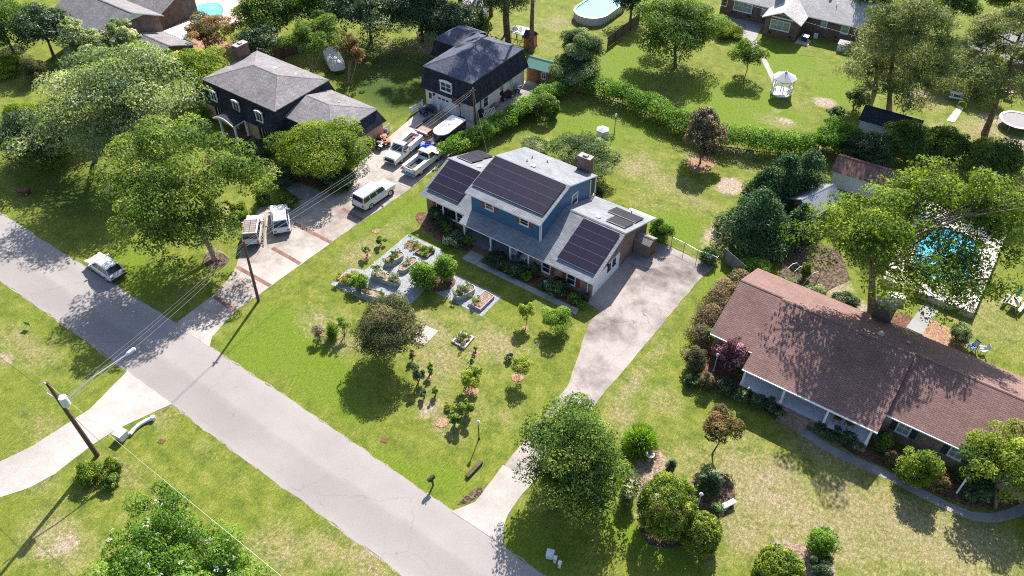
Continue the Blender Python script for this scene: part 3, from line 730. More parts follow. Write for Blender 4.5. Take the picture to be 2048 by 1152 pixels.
b = MB().box(-41.95, 50.12, zf(50.12)-.42, -33.5, 50.28, zf(50.12)-.15); part('porch_beam', b, M_WHITE, H)
d = part('front_door', MB().box(-39.3, 52.24, .29, -38.35, 52.3, 2.3), M_DOORB, H)
part('door_knob', MB().lathe(-38.5, 52.2, [(.01, 1.2), (.04, 1.22), (.04, 1.27), (.01, 1.3)], 8), M_ALU, d)
window(H, (-37.3, 52.3, .9), FX, FN, 1.3, 1.2, 2, 2); window(H, (-41.3, 52.3, .9), FX, FN, 1.1, 1.2, 1, 2)
downspout(H, -26.75, 50.33, 0, 2.45); downspout(H, -33.2, 51.52, 3.1, 5.4, 0, -.1); downspout(H, -42.35, 51.3, 0, 2.9)

# ------------------------------------------------------------------ red-brown roofed house
H = thing('brick_house', 'long brick house with a red-brown shingle roof and white-columned porch', 'house', (-2, 55, 0))
H.location = (-2*.9905, 55*.9905, .52); H.scale = (.9905,)*3        # stands on a raised foundation
b = MB()
gable_wall(b, -13.8, -10.0, [(50.95, -.52), (61.0, -.52), (61.0, 2.3), (56.25, 4.44), (50.95, 2.55)])
gable_wall(b, -9.997, 1.2, [(51.2, -.52), (60.95, -.52), (60.95, 2.32), (55.8, 4.6), (51.2, 3.3)])
gable_wall(b, 1.203, 18.0, [(51.0, -.52), (61.0, -.52), (61.0, 2.3), (56.2, 4.44), (51.0, 2.55)])
part('wall', b, M_BRICKM, H)
b = MB()
def two(x0, x1, yf, zf_, yr, zr_, yb, zb):
    b.slab([(x0, yf, zf_), (x1, yf, zf_), (x1, yr, zr_), (x0, yr, zr_)], .13, 0, 1, 1)
    b.slab([(x0, yr, zr_), (x1, yr, zr_), (x1, yb, zb), (x0, yb, zb)], .13, 0, 1, 1)
    ridge_cap(b, (x0, yr, zr_+.01), (x1, yr, zr_+.01))
two(-14.18, -10.11, 50.5, 2.5, 56.25, 4.6, 61.4, 2.25)
two(-10.1, 1.42, 48.26, 2.5, 55.8, 4.77, 61.4, 2.27)
two(1.43, 18.4, 50.45, 2.5, 56.2, 4.6, 61.4, 2.25)
part('roof', b, [M_ROOFB, M_WHITE], H)
b = MB()
for x0, x1, y in ((-14.1, -10.15, 50.5), (-10.1, 1.42, 48.26), (1.5, 18.3, 50.45)): b.box(x0, y-.1, 2.36, x1, y-.004, 2.47)
part('gutter', b, M_WHITE, H)
part('porch_floor', MB().box(-10.0, 48.4, -.5, 1.15, 51.19, .35), [M_PORCHB], H)
part('porch_skirt', MB().box(-10.02, 48.33, -.52, 1.17, 48.397, .33), M_BRICKM, H)
b = MB()
for k in range(4): b.box(-6.0, 47.2+.28*k, -.52, -3.6, 47.2+.28*(k+1)-.004, -.52+.2*(k+1))
part('porch_step', b, M_BRICKM, H)
for x in (-9.85, -6.3, -2.55, 1.0): column(H, x, 48.62, .35, 2.42, .17)
part('porch_beam', MB().box(-9.97, 48.5, 2.3, 1.15, 48.7, 2.42), M_WHITE, H)
d = part('front_door', MB().box(-5.5, 51.14, .36, -4.5, 51.197, 2.4), M_DOORB, H)
part('door_knob', MB().lathe(-4.62, 51.1, [(.01, 1.3), (.04, 1.32), (.04, 1.37), (.01, 1.4)], 8), M_ALU, d)
part('door_mat', MB().box(-5.6, 50.2, .355, -4.4, 51.0, .375), M_BLACK, H)
for x0 in (2.62, 6.72, 10.6):
    window(H, (x0, 51.0, .72), FX, FN, .88, 1.15, 2, 2, .1, .05, None, M_GLASSB)
    shutter(H, (x0-.6, 51.0, .6), FX, FN, .46, 1.4, M_TEAL); shutter(H, (x0+1.02, 51.0, .6), FX, FN, .46, 1.4, M_TEAL)
for x0 in (-8.9, -2.0): window(H, (x0, 51.2, 1.0), FX, FN, 1.2, 1.2, 2, 2, .1, .05, None, M_GLASSB)
chimney(H, -3.2, 61.02, -1.45, 61.9, -.5, 4.2, M_BRICKD)
x, y, z = -1.62, 57.2, 4.77-.445*1.4; roof_vent(H, x, y, z, .3, M_ALU)
x, y, z = .6, 58.0, 3.75; roof_vent(H, x, y, z, .14, M_GALV)
downspout(H, 1.36, 50.6, -.5, 2.4)

# ------------------------------------------------------------------ dark mansard house
H = thing('mansard_house', 'two-storey mansard house with black shingled upper storey and arched white windows', 'house', (-76, 55.5, 0))
part('wall', MB().box(-83.0, 50.75, 0, -70.1, 60.4, 2.75), M_BRICKT, H)
b = MB().loft([[(-83.4, 50.2, 2.55), (-69.7, 50.2, 2.55), (-69.7, 60.9, 2.55), (-83.4, 60.9, 2.55)], [(-83.0, 51.2, 5.1), (-70.25, 51.2, 5.1), (-70.25, 59.9, 5.1), (-83.0, 59.9, 5.1)]])
part('mansard', b, M_SKIRT, H)
b = MB(); hip_top(b, -83.15, 51.05, -70.1, 60.05, 5.16, -78.2, -73.9, 55.45, 6.65, 0, .12)
part('roof', b, M_ROOFT, H)
for x0 in (-81.2, -77.1, -73.0):
    window(H, (x0, 50.62, 3.35), FX, (0, -.97, .0), .95, 1.05, 2, 1, .12, .16, hood=True)
for x0 in (-80.9, -72.9):
    window(H, (x0, 50.75, .55), FX, FN, 1.5, 1.75, 3, 1, .1)
    shutter(H, (x0-.62, 50.75, .5), FX, FN, .42, 1.9, M_BLACK); shutter(H, (x0+1.7, 50.75, .5), FX, FN, .42, 1.9, M_BLACK)
d = part('front_door', MB().box(-77.4, 50.69, .2, -76.3, 50.745, 2.3), M_DOORB, H)
part('door_knob', MB().lathe(-76.45, 50.65, [(.01, 1.2), (.04, 1.22), (.04, 1.27), (.01, 1.3)], 8), M_ALU, d)
part('porch_floor', MB().box(-78.4, 48.5, 0, -75.2, 50.74, .18), M_BRICKD, H)
for x, y in ((-78.1, 48.8), (-75.5, 48.8), (-78.1, 50.5), (-75.5, 50.5)): column(H, x, y, .18, 2.55, .2)
b = MB(); N = 10                                                     # curved portico roof
prev = None
for k in range(N+1):
    t = k/N; x = -78.6+3.6*t; z = 2.75+.55*math.sin(math.pi*t)
    if prev:
        b.slab([(prev[0], 48.35, prev[1]), (x, 48.35, z), (x, 50.45, z+.05), (prev[0], 50.45, prev[1]+.05)], .07, 0)
        b.slab([(prev[0], 48.28, prev[1]-.01), (x, 48.28, z-.01), (x, 48.345, z-.01), (prev[0], 48.345, prev[1]-.01)], .22, 1)
    prev = (x, z)
b.box(-78.55, 48.5, 2.5, -78.4, 50.2, 2.74, 1); b.box(-75.2, 48.5, 2.5, -75.05, 50.2, 2.74, 1)
part('portico_roof', b, [M_SKIRT, M_WHITE], H)
part('wing_wall', MB().box(-70.05, 52.4, 0, -61.85, 60.0, 2.4), M_BRICKT, H)
b = MB().loft([[(-70.0, 51.6, 2.25), (-61.5, 51.6, 2.25), (-61.5, 60.45, 2.25), (-70.0, 60.45, 2.25)], [(-70.0, 52.35, 3.85), (-62.35, 52.35, 3.85), (-62.35, 59.75, 3.85), (-70.0, 59.75, 3.85)]])
part('wing_mansard', b, M_SKIRT, H)
b = MB()
A, B_, C, D, E, F = (-70.1, 52.2, 3.92), (-62.2, 52.2, 3.92), (-62.2, 59.9, 3.92), (-70.1, 59.9, 3.92), (-70.1, 56.0, 5.0), (-66.2, 56.0, 5.0)
b.slab([A, B_, F, E], .12); b.slab([B_, C, F], .12); b.slab([C, D, E, F], .12)
for p, q in ((B_, F), (C, F), (E, F)): ridge_cap(b, p, q, .13)
part('wing_roof', b, M_ROOFT, H)
b = MB()
for a in (52.9, 56.35): b.box(-61.85, a, .02, -61.78, a+.14, 2.2)
b.box(-61.85, 52.9, 2.1, -61.78, 56.5, 2.22); part('garage_door_frame', b, M_WHITE, H)
part('garage_door', MB().box(-61.85, 53.05, .02, -61.81, 56.34, 2.09), M_WBOARD, H)
chimney(H, -83.9, 57.0, -82.9, 58.8, 0, 6.9, M_BRICKD)
roof_vent(H, -76.2, 57.0, 6.1, .3); roof_vent(H, -73.6, 57.9, 5.72, .13); roof_vent(H, -72.8, 58.0, 5.6, .13); roof_vent(H, -66.2, 57.6, 4.5, .12)

# ------------------------------------------------------------------ mansard garage
H = thing('garage', 'cream garage with a dark blue-grey mansard roof and white roll-up door', 'garage', (-59, 75, 0))
part('wall', MB().box(-62.65, 69.1, 0, -55.2, 80.6, 2.7), M_OFFW, H)
b = MB().loft([[(-63.1, 68.65, 2.5), (-54.75, 68.65, 2.5), (-54.75, 81.05, 2.5), (-63.1, 81.05, 2.5)], [(-62.75, 69.4, 5.2), (-55.3, 69.4, 5.2), (-55.3, 80.3, 5.2), (-62.75, 80.3, 5.2)]])
part('mansard', b, M_SKIRT, H)
b = MB()                                                             # hip with its ridge running away from the door
A, B_, C, D = (-62.9, 69.25, 5.26), (-55.15, 69.25, 5.26), (-55.15, 80.45, 5.26), (-62.9, 80.45, 5.26); E, F = (-59.02, 73.1, 6.75), (-59.02, 76.8, 6.75)
b.slab([A, B_, E], .12); b.slab([B_, C, F, E], .12); b.slab([C, D, F], .12); b.slab([D, A, E, F], .12)
for p, q in ((A, E), (B_, E), (C, F), (D, F), (E, F)): ridge_cap(b, p, q, .14)
part('roof', b, M_ROOFD, H)
part('rear_wing_wall', MB().box(-67.2, 76.6, 0, -62.66, 82.4, 2.6), M_OFFW, H)
part('rear_wing_mansard', MB().loft([[(-67.6, 76.2, 2.4), (-62.7, 76.2, 2.4), (-62.7, 82.8, 2.4), (-67.6, 82.8, 2.4)], [(-67.2, 76.8, 4.5), (-62.9, 76.8, 4.5), (-62.9, 82.3, 4.5), (-67.2, 82.3, 4.5)]]), M_SKIRT, H)
b = MB(); hip_top(b, -67.3, 76.7, -62.8, 82.4, 4.55, -65.5, -62.9, 79.5, 5.6); part('rear_wing_roof', b, M_ROOFD, H)
window(H, (-59.75, 68.95, 3.2), FX, FN, 1.6, 1.1, 2, 2, .13, .16, hood=True)
part('garage_door', MB().box(-60.9, 69.05, .02, -57.6, 69.1, 2.2), M_WHITE, H)
b = MB()
for k in range(3): b.box(-60.5+k*.62, 69.03, 1.5, -60.1+k*.62, 69.05, 1.75)
part('door_window', b, M_GLASS, H)
d = part('side_door', MB().box(-62.2, 69.04, .02, -61.4, 69.1, 2.1), M_WHITE, H)
part('door_window', MB().box(-62.05, 69.02, 1.1, -61.6, 69.04, 1.9), M_GLASS, d)
for y0 in (71.6, 75.0): window(H, (-55.2, y0, .8), SX, SN, .85, 1.3, 1, 2, .11)
part('wall_lamp', MB().rbox(-61.2, 69.0, 1.75, .18, .2, .3), M_BLACK, H)
b = MB().box(-55.2, 70.9, 0, -55.12, 71.0, 2.5); part('downspout', b, M_BLACK, H)
# window and sill unit of dark house end; ---- brick ranch at the back
def place(pt, rot, org):
    c, s = math.cos(rot), math.sin(rot); return (org[0]+pt[0]*c-pt[1]*s, org[1]+pt[0]*s+pt[1]*c)
H = thing('ranch_house', 'single-storey dark brick ranch house with pale grey roof behind the garden lawn', 'house', (-30.0, 117.0, 0), R(4.5))
def lp(n, mb, mat, par=None, **k): return part(n, mb, mat, par or H, world=False, **k)
_o = ORG[H.name]
b = MB(); gable_wall(b, 0.0, 14.5, [(0, 0), (8, 0), (8, 2.85), (4, 4.55), (0, 2.85)]); gable_wall(b, -13, -.003, [(-.3, 0), (8, 0), (8, 2.85), (4, 4.55), (-.3, 2.85)])
b.loft([[(x, y, z) for x, z in ((-5.1, 0), (-.3, 0), (-.3, 2.85), (-2.7, 3.95), (-5.1, 2.85))] for y in (-3.7, -.303)])
lp('wall', b, M_BRICKD)
b = MB()
b.slab([(-13.4, -.75, 2.75), (14.9, -.45, 2.75), (14.9, 4, 4.75), (-13.4, 4, 4.75)], .12, 0, 1, 1); b.slab([(-13.4, 4, 4.75), (14.9, 4, 4.75), (14.9, 8.45, 2.75), (-13.4, 8.45, 2.75)], .12, 0, 1, 1)
b.slab([(-5.6, -4.1, 2.72), (-2.7, -4.1, 4.08), (-2.7, 2.4, 4.08), (-5.6, -.5, 2.72)], .12, 0, 1, 1); b.slab([(-2.7, -4.1, 4.08), (.2, -4.1, 2.72), (.2, -.4, 2.72), (-2.7, 2.4, 4.08)], .12, 0, 1, 1)
lp('roof', b, [M_ROOFL, M_WHITE])
lp('gable_panel', MB().prism([(0, 0)]*0 or [(-4.2, -3.73), (-1.2, -3.73), (-1.2, -3.705), (-4.2, -3.705)], 2.9, 3.1), M_WHITE)
ORG[H.name] = (0, 0, 0)
window(H, (-4.2, -3.7, 1.3), FX, FN, 2.7, 1.25, 3, 2, .1, .05, None, M_GLASSB)
window(H, (2.2, 0, 1.5), FX, FN, .7, 1.1, 1, 2, .09, .05, None, M_GLASSB); window(H, (5.1, 0, 1.3), FX, FN, .95, 1.3, 1, 2, .09, .05, None, M_GLASSB)
window(H, (-10.9, -.3, 1.2), FX, FN, 2.7, 1.45, 4, 2, .1, .12, None, M_GLASSB); window(H, (-6.6, -.3, 1.3), FX, FN, 1.1, 1.2, 1, 2, .09, .05, None, M_GLASSB); window(H, (-12.9, -.3, 1.4), FX, FN, .8, 1.0, 1, 2)
for x in (-4.3, -1.3): lp('foundation_vent', MB().box(x, -3.73, .45, x+.4, -3.695, .7), M_BLACK)
for x in (4.4, -11.2, -8.6): lp('foundation_vent', MB().box(x, -.33, .45, x+.4, -.295, .7), M_BLACK)
lp('chimney', MB().box(-5.4, 1.2, 2.5, -4.2, 2.0, 5.6), M_BRICKD)
lp('vent_pipe', MB().lathe(3.2, 2.2, [(.06, 3.6), (.05, 4.4)], 8), M_GALV); lp('roof_vent', MB().lathe(2.0, 3.0, [(.2, 4.1), (.22, 4.45), (.05, 4.5)], 10), plain('blue_cap', (.05, .15, .5), .4))
ORG[H.name] = _o

# ------------------------------------------------------------------ brick house behind the big trees, upper left
H = thing('brick_house', 'dark brick two-storey house with grey roof beside the kidney-shaped pool', 'house', (-108, 55, 0))
b = MB(); gable_wall(b, -115.2, -102.6, [(51.5, 0), (59.4, 0), (59.4, 4.95), (55.4, 6.8), (51.5, 4.95)])
part('wall', b, M_BRICKD, H)
b = MB(); two(-115.8, -102.0, 51.0, 4.95, 55.4, 7.0, 59.8, 4.95); part('roof', b, [M_ROOFT, M_WHITE], H)
part('gable_trim', MB().loft([[(-102.57, 53.2, 5.9), (-102.57, 57.6, 5.9), (-102.57, 55.4, 6.85)], [(-102.5, 53.2, 5.9), (-102.5, 57.6, 5.9), (-102.5, 55.4, 6.85)]]), M_WHITE, H)
b = MB(); gable_wall(b, -102.57, -96.2, [(52.0, 0), (59.3, 0), (59.3, 2.6), (55.6, 3.85), (52, 2.6)]); part('wing_wall', b, M_BRICKD, H)
b = MB(); two(-102.57, -95.8, 51.5, 2.45, 55.6, 4.0, 59.8, 2.45); part('wing_roof', b, [M_ROOFT, M_WHITE], H)
b = MB().slab([(-102.5, 59.3, 2.7), (-98.4, 59.3, 2.7), (-98.4, 63.6, 2.5), (-102.5, 63.6, 2.5)], .12); part('awning_roof', b, M_WBOARD, H)
for x, y in ((-98.6, 63.4), (-102.3, 63.4)): column(H, x, y, 0, 2.4, .12)
for x0 in (-106.5, -113.0): window(H, (x0, 51.5, 3.0), FX, FN, 1.1, 1.5, 2, 2)
window(H, (-106.5, 51.5, .7), FX, FN, 1.1, 1.5, 2, 2); window(H, (-113.0, 51.5, .7), FX, FN, 1.1, 1.5, 2, 2)
b = MB(); gable_wall(b, -120, -107.9, [(62.5, 0), (69, 0), (69, 2.6), (65.8, 3.9), (62.5, 2.6)]); part('rear_wing_wall', b, M_BRICKD, H)
b = MB(); two(-120.4, -107.4, 62.0, 2.5, 65.8, 4.1, 69.5, 2.5); part('rear_wing_roof', b, [M_ROOFT, M_WHITE], H)

# ------------------------------------------------------------------ pale-roofed house behind the pines, right edge
x0, y0 = G(1935, 130); x1, y1 = G(2048, 168)
H = thing('ranch_house', 'low brick house with a pale grey roof half hidden behind the tall pines', 'house', (x0, y0, 0), math.atan2(y1-y0, x1-x0))
b = MB(); gable_wall(b, -.2, 22, [(.4, 0), (8.6, 0), (8.6, 2.6), (4.5, 4.3), (.4, 2.6)]); lp('wall', b, M_BRICKD)
b = MB(); two(-.6, 22.5, 0, 2.5, 4.5, 4.5, 9, 2.5); lp('roof', b, [M_ROOFL, M_WHITE])
ORG[H.name] = (0, 0, 0); window(H, (3, .4, 1), FX, FN, 1.2, 1.2, 2, 2); window(H, (8, .4, 1), FX, FN, 1.2, 1.2, 2, 2); ORG[H.name] = (x0, y0, 0)

# ------------------------------------------------------------------ sheds and small buildings
def shed(name, label, cat, corner, rot, L, D, hw, hr, wall, roof, over=.25, door=None, win=None, trim=None):
    """gable shed: corner is its front left foot, L along, D deep, ridge along L"""
    global H
    H = thing(name, label, cat, (*corner, 0), rot)
    b = MB(); gable_wall(b, 0, L, [(0, 0), (D, 0), (D, hw), (D/2, hr-.1), (0, hw)]); lp('wall', b, wall)
    b = MB(); s = (hr-hw)/(D/2); o = over
    for p in ([(-o, -o, hw-s*o), (L+o, -o, hw-s*o), (L+o, D/2, hr), (-o, D/2, hr)], [(-o, D/2, hr), (L+o, D/2, hr), (L+o, D+o, hw-s*o), (-o, D+o, hw-s*o)]): b.slab(p, .07, 0, 1, 1)
    ridge_cap(b, (-o, D/2, hr+.005), (L+o, D/2, hr+.005), .12)
    lp('roof', b, [roof, trim or M_WHITE])
    o_ = ORG[H.name]; ORG[H.name] = (0, 0, 0)
    if door:
        d = part('door', MB().box(door[0], -.04, .03, door[0]+door[1], -.002, door[2]), door[3], H)
        part('door_handle', MB().box(door[0]+door[1]*.47, -.08, 1.0, door[0]+door[1]*.47+.05, -.04, 1.2), M_BLACK, d)
    if win:
        for q in win: window(H, (q[0], 0, q[1]), FX, FN, q[2], q[3], 2, 2, .06)
    ORG[H.name] = o_
    return H
M_GREENM = lines_mat('green_metal_roof', (.17, .33, .25), .28, .7, .35, .5, True, .1, .05)
M_STEEL = lines_mat('grey_corrugated_roof', (.27, .28, .305), .22, .55, .35, .5, True, .3, .05, .2)
M_PLY = lines_mat('weathered_brown_plywood', (.155, .085, .048), .4, .6, .8, .2, True, .05, .2)
M_PLYG = lines_mat('grey_brown_plywood', (.19, .135, .105), .4, .7, .8, .2, True, .05, .15)
M_SHEDB = lines_mat('taupe_plastic', (.165, .135, .115), .12, .8, .5, .3, True, .08, .05)
M_SHEDR = shingle_mat('taupe_plastic_roof', (.20, .18, .17), (.25, .225, .21), (.07, .06, .055), .5, .2, .1)
c0 = G(1053, 160); c1 = G(1091, 172)
shed('garden_shed', 'brown wooden shed with green metal roof beside the mansard garage', 'shed', c0, R(6), 3.25, 2.5, 2.2, 3.0, M_PLYG, M_GREENM, .2, (.15, 1.85, 1.9, M_PLY), [(2.35, .95, .5, .9)], M_GREENM)
shed('storage_shed', 'small taupe plastic shed against the brick gable of the blue house', 'shed', (-26.3, 58.7), R(0), 1.75, 1.6, 1.75, 2.15, M_SHEDB, M_SHEDR, .06, None, None, M_SHEDB)
b = MB(); b.box(1.752, .2, .05, 1.79, 1.4, 1.65); part('door', b, M_PLY, H, world=False)
c0 = G(1658, 372); c1 = G(1718, 405)
shed('workshop', 'long white shed with reddish-brown shingle roof among the dark shrubs', 'shed', c0, R(4), 7.6, 3.4, 2.3, 3.2, M_WBOARD, M_ROOFN, .3)
c0 = G(1712, 268)
shed('workshop', 'white shed with blue-black shingle roof below the pine', 'shed', c0, R(3), 6.4, 3.4, 2.2, 3.2, plain('pale_blue_white', (.62, .67, .69), .5), M_ROOFK, .25, None, [(4.6, 1.2, .5, .6)])
c0 = G(1614, 460)
shed('pavilion', 'open pavilion with grey corrugated metal roof behind the conifers', 'pavilion', c0, R(68), 4.4, 3.2, 2.3, 3.2, M_PLYG, M_STEEL, .35, None, None, M_STEEL)
H = thing('playhouse', 'small orange playhouse with black roof under the tall pine trunk', 'playhouse', (*G(1048, 96), 0), R(8))
lp('wall', MB().box(0, 0, .25, 1.35, 1.5, 1.75), plain('orange_paint', (.42, .14, .05), .6)); lp('base', MB().box(-.05, -.05, 0, 1.4, 1.55, .25), M_PLYG)
b = MB(); b.slab([(-.15, -.2, 1.68), (1.5, -.2, 1.68), (1.5, .75, 2.5), (-.15, .75, 2.5)], .06); b.slab([(-.15, .75, 2.5), (1.5, .75, 2.5), (1.5, 1.7, 1.68), (-.15, 1.7, 1.68)], .06); lp('roof', b, M_ROOFK)
d = lp('door', MB().box(.35, -.04, .3, 1.0, -.002, 1.5), plain('dark_orange_paint', (.30, .085, .03), .6)); lp('door_frame', MB().box(.28, -.05, .27, .35, -.003, 1.57).box(1.0, -.05, .27, 1.07, -.003, 1.57).box(.35, -.05, 1.5, 1.0, -.003, 1.57), plain('pale_orange_trim', (.62, .36, .25), .6), d)
H = thing('chicken_run', 'wire pen with clear corrugated roof beside the orange playhouse', 'pen', (*G(1022, 86), 0), R(8))
for x in (0, 1.0, 2.1):
    for y in (0, 1.7): lp('post', MB().rbox(x, y, 0, .08, .08, 1.75), M_PLY)
lp('roof', MB().slab([(-.2, -.2, 1.75), (2.2, -.2, 1.75), (2.2, 1.9, 1.95), (-.2, 1.9, 1.95)], .04), M_STEEL); lp('rail', MB().box(0, -.03, .7, 2.1, .03, .76).box(0, 1.67, .7, 2.1, 1.73, .76), M_PLY)
xw, yw = G(930, 42)
H = thing('storage_building', 'white building glimpsed between the pine trunks at the top', 'building', (xw, yw, 0), R(20))
lp('wall', MB().box(0, 0, 0, 2.9, 4, 2.7), M_WBOARD); lp('roof', MB().slab([(-.3, -.3, 2.72), (3.2, -.3, 2.72), (3.2, 4.3, 3.3), (-.3, 4.3, 3.3)], .1), M_ROOFL)
# ------------------------------------------------------------------ vehicles
def car_paint(name, col, rough=.3):
    if name in MATS: return MATS[name]
    t = NT(name); t.bsdf(col, rough, .5); t.b.inputs['Coat Weight'].default_value = .6; t.b.inputs['Coat Roughness'].default_value = .08
    t.l(t.ramp(t.noise(t.obj(), 1.3, 4), [(.3, tuple(c*.93 for c in col)), (.7, col)]), t.b.inputs['Base Color']); return t.mat
M_CARW = car_paint('white_car_paint', (.60, .60, .61)); M_CARP = car_paint('pearl_car_paint', (.50, .50, .515)); M_TRKW = car_paint('truck_white_paint', (.62, .61, .59), .4)
M_RUBBER = plain('tyre_rubber', (.018, .018, .019), .85, .2); M_RIM = plain('alloy_rim', (.45, .45, .46), .3, .5, .7, .05)
M_PLAST = plain('black_plastic', (.025, .025, .027), .6); M_CGLASS = glass_mat('car_glass', (.012, .014, .022), .05, .8)
M_TAIL = plain('red_lamp', (.42, .02, .03), .25, .5, 0, 0); M_HEAD = plain('clear_lamp', (.65, .67, .70), .12, .6, .2, 0); M_CHROME = plain('chrome', (.6, .6, .62), .15, .5, .9, 0)
M_RUST = plain('rusty_steel', (.13, .065, .04), .8, .3, .2, .3, 6)
M_BLUEB = plain('step_bumper_blue', (.16, .27, .36), .5)
M_WOOD = lines_mat('weathered_wood', (.27, .20, .145), .14, .6, .85, .2, True, .06, .2)
M_PLATE = plain('plate_white', (.6, .6, .58), .5)

def soften(o, w, seg=3, ang=25):
    """round the panel edges"""
    o.data.polygons.foreach_set('use_smooth', [True]*len(o.data.polygons))
    m = o.modifiers.new('bevel', 'BEVEL'); m.width = w; m.segments = seg; m.limit_method = 'ANGLE'; m.angle_limit = R(ang); m.harden_normals = True
    return o
def wheels(root, xs, hw, r, rim=None, w=.22):
    for x in xs:
        for s in (-1, 1):
            a = MB(); n = 18
            a.loft([[(x+r*1.2*math.cos(2*math.pi*k/n), y, r+r*1.2*math.sin(2*math.pi*k/n)*.98+.02) for k in range(n)][::s] for y in (s*(hw-.3), s*(hw+.006))])
            ar = part('wheel_arch', a, M_PLAST, root, world=False)
            b = MB()
            prof = [(.62*r, hw-w), (r*.96, hw-w), (r, hw-w*.8), (r, hw-.0), (r*.95, hw+.03), (.66*r, hw+.035)]
            b.loft([[(x+q*math.cos(2*math.pi*k/n), s*y, r+q*math.sin(2*math.pi*k/n)) for k in range(n)][::s] for q, y in prof])
            wh = part('wheel', b, M_RUBBER, root, world=False)
            c = MB(); rr = .64*r
            c.loft([[(x+q*math.cos(2*math.pi*k/n), s*y, r+q*math.sin(2*math.pi*k/n)) for k in range(n)][::s] for q, y in ((rr, hw+.005), (rr, hw+.04), (rr*.82, hw+.045), (rr*.25, hw+.03), (rr*.2, hw+.045))])
            part('rim', c, rim or M_RIM, wh, world=False)
def ring(x, hw, zb, zt, crown=.03, tuck=.93):
    return [(x, -hw*.9, zb), (x, -hw, zb+.16), (x, -hw, zt-.16), (x, -hw*tuck, zt-.02), (x, -hw*.5, zt+crown), (x, hw*.5, zt+crown), (x, hw*tuck, zt-.02), (x, hw, zt-.16), (x, hw, zb+.16), (x, hw*.9, zb)]
def quadpane(mb, a, b, c, d, off, inset=(.08, .1)):
    """glass set into the quad a (bottom rear), b (bottom front), c (top front), d (top rear)"""
    a, b, c, d = (np.array(q, float) for q in (a, b, c, d))
    iu, iv = inset
    f = lambda u, v: (a*(1-u)+b*u)*(1-v)+(d*(1-u)+c*u)*v
    n = np.cross(b-a, d-a); n = n/np.linalg.norm(n)*off
    p = [f(iu, iv)+n, f(1-iu, iv)+n, f(1-iu, 1-iv)+n, f(iu, 1-iv)+n]
    q = [x-n*.9 for x in p]
    mb.loft([[tuple(x) for x in q], [tuple(x) for x in p]])
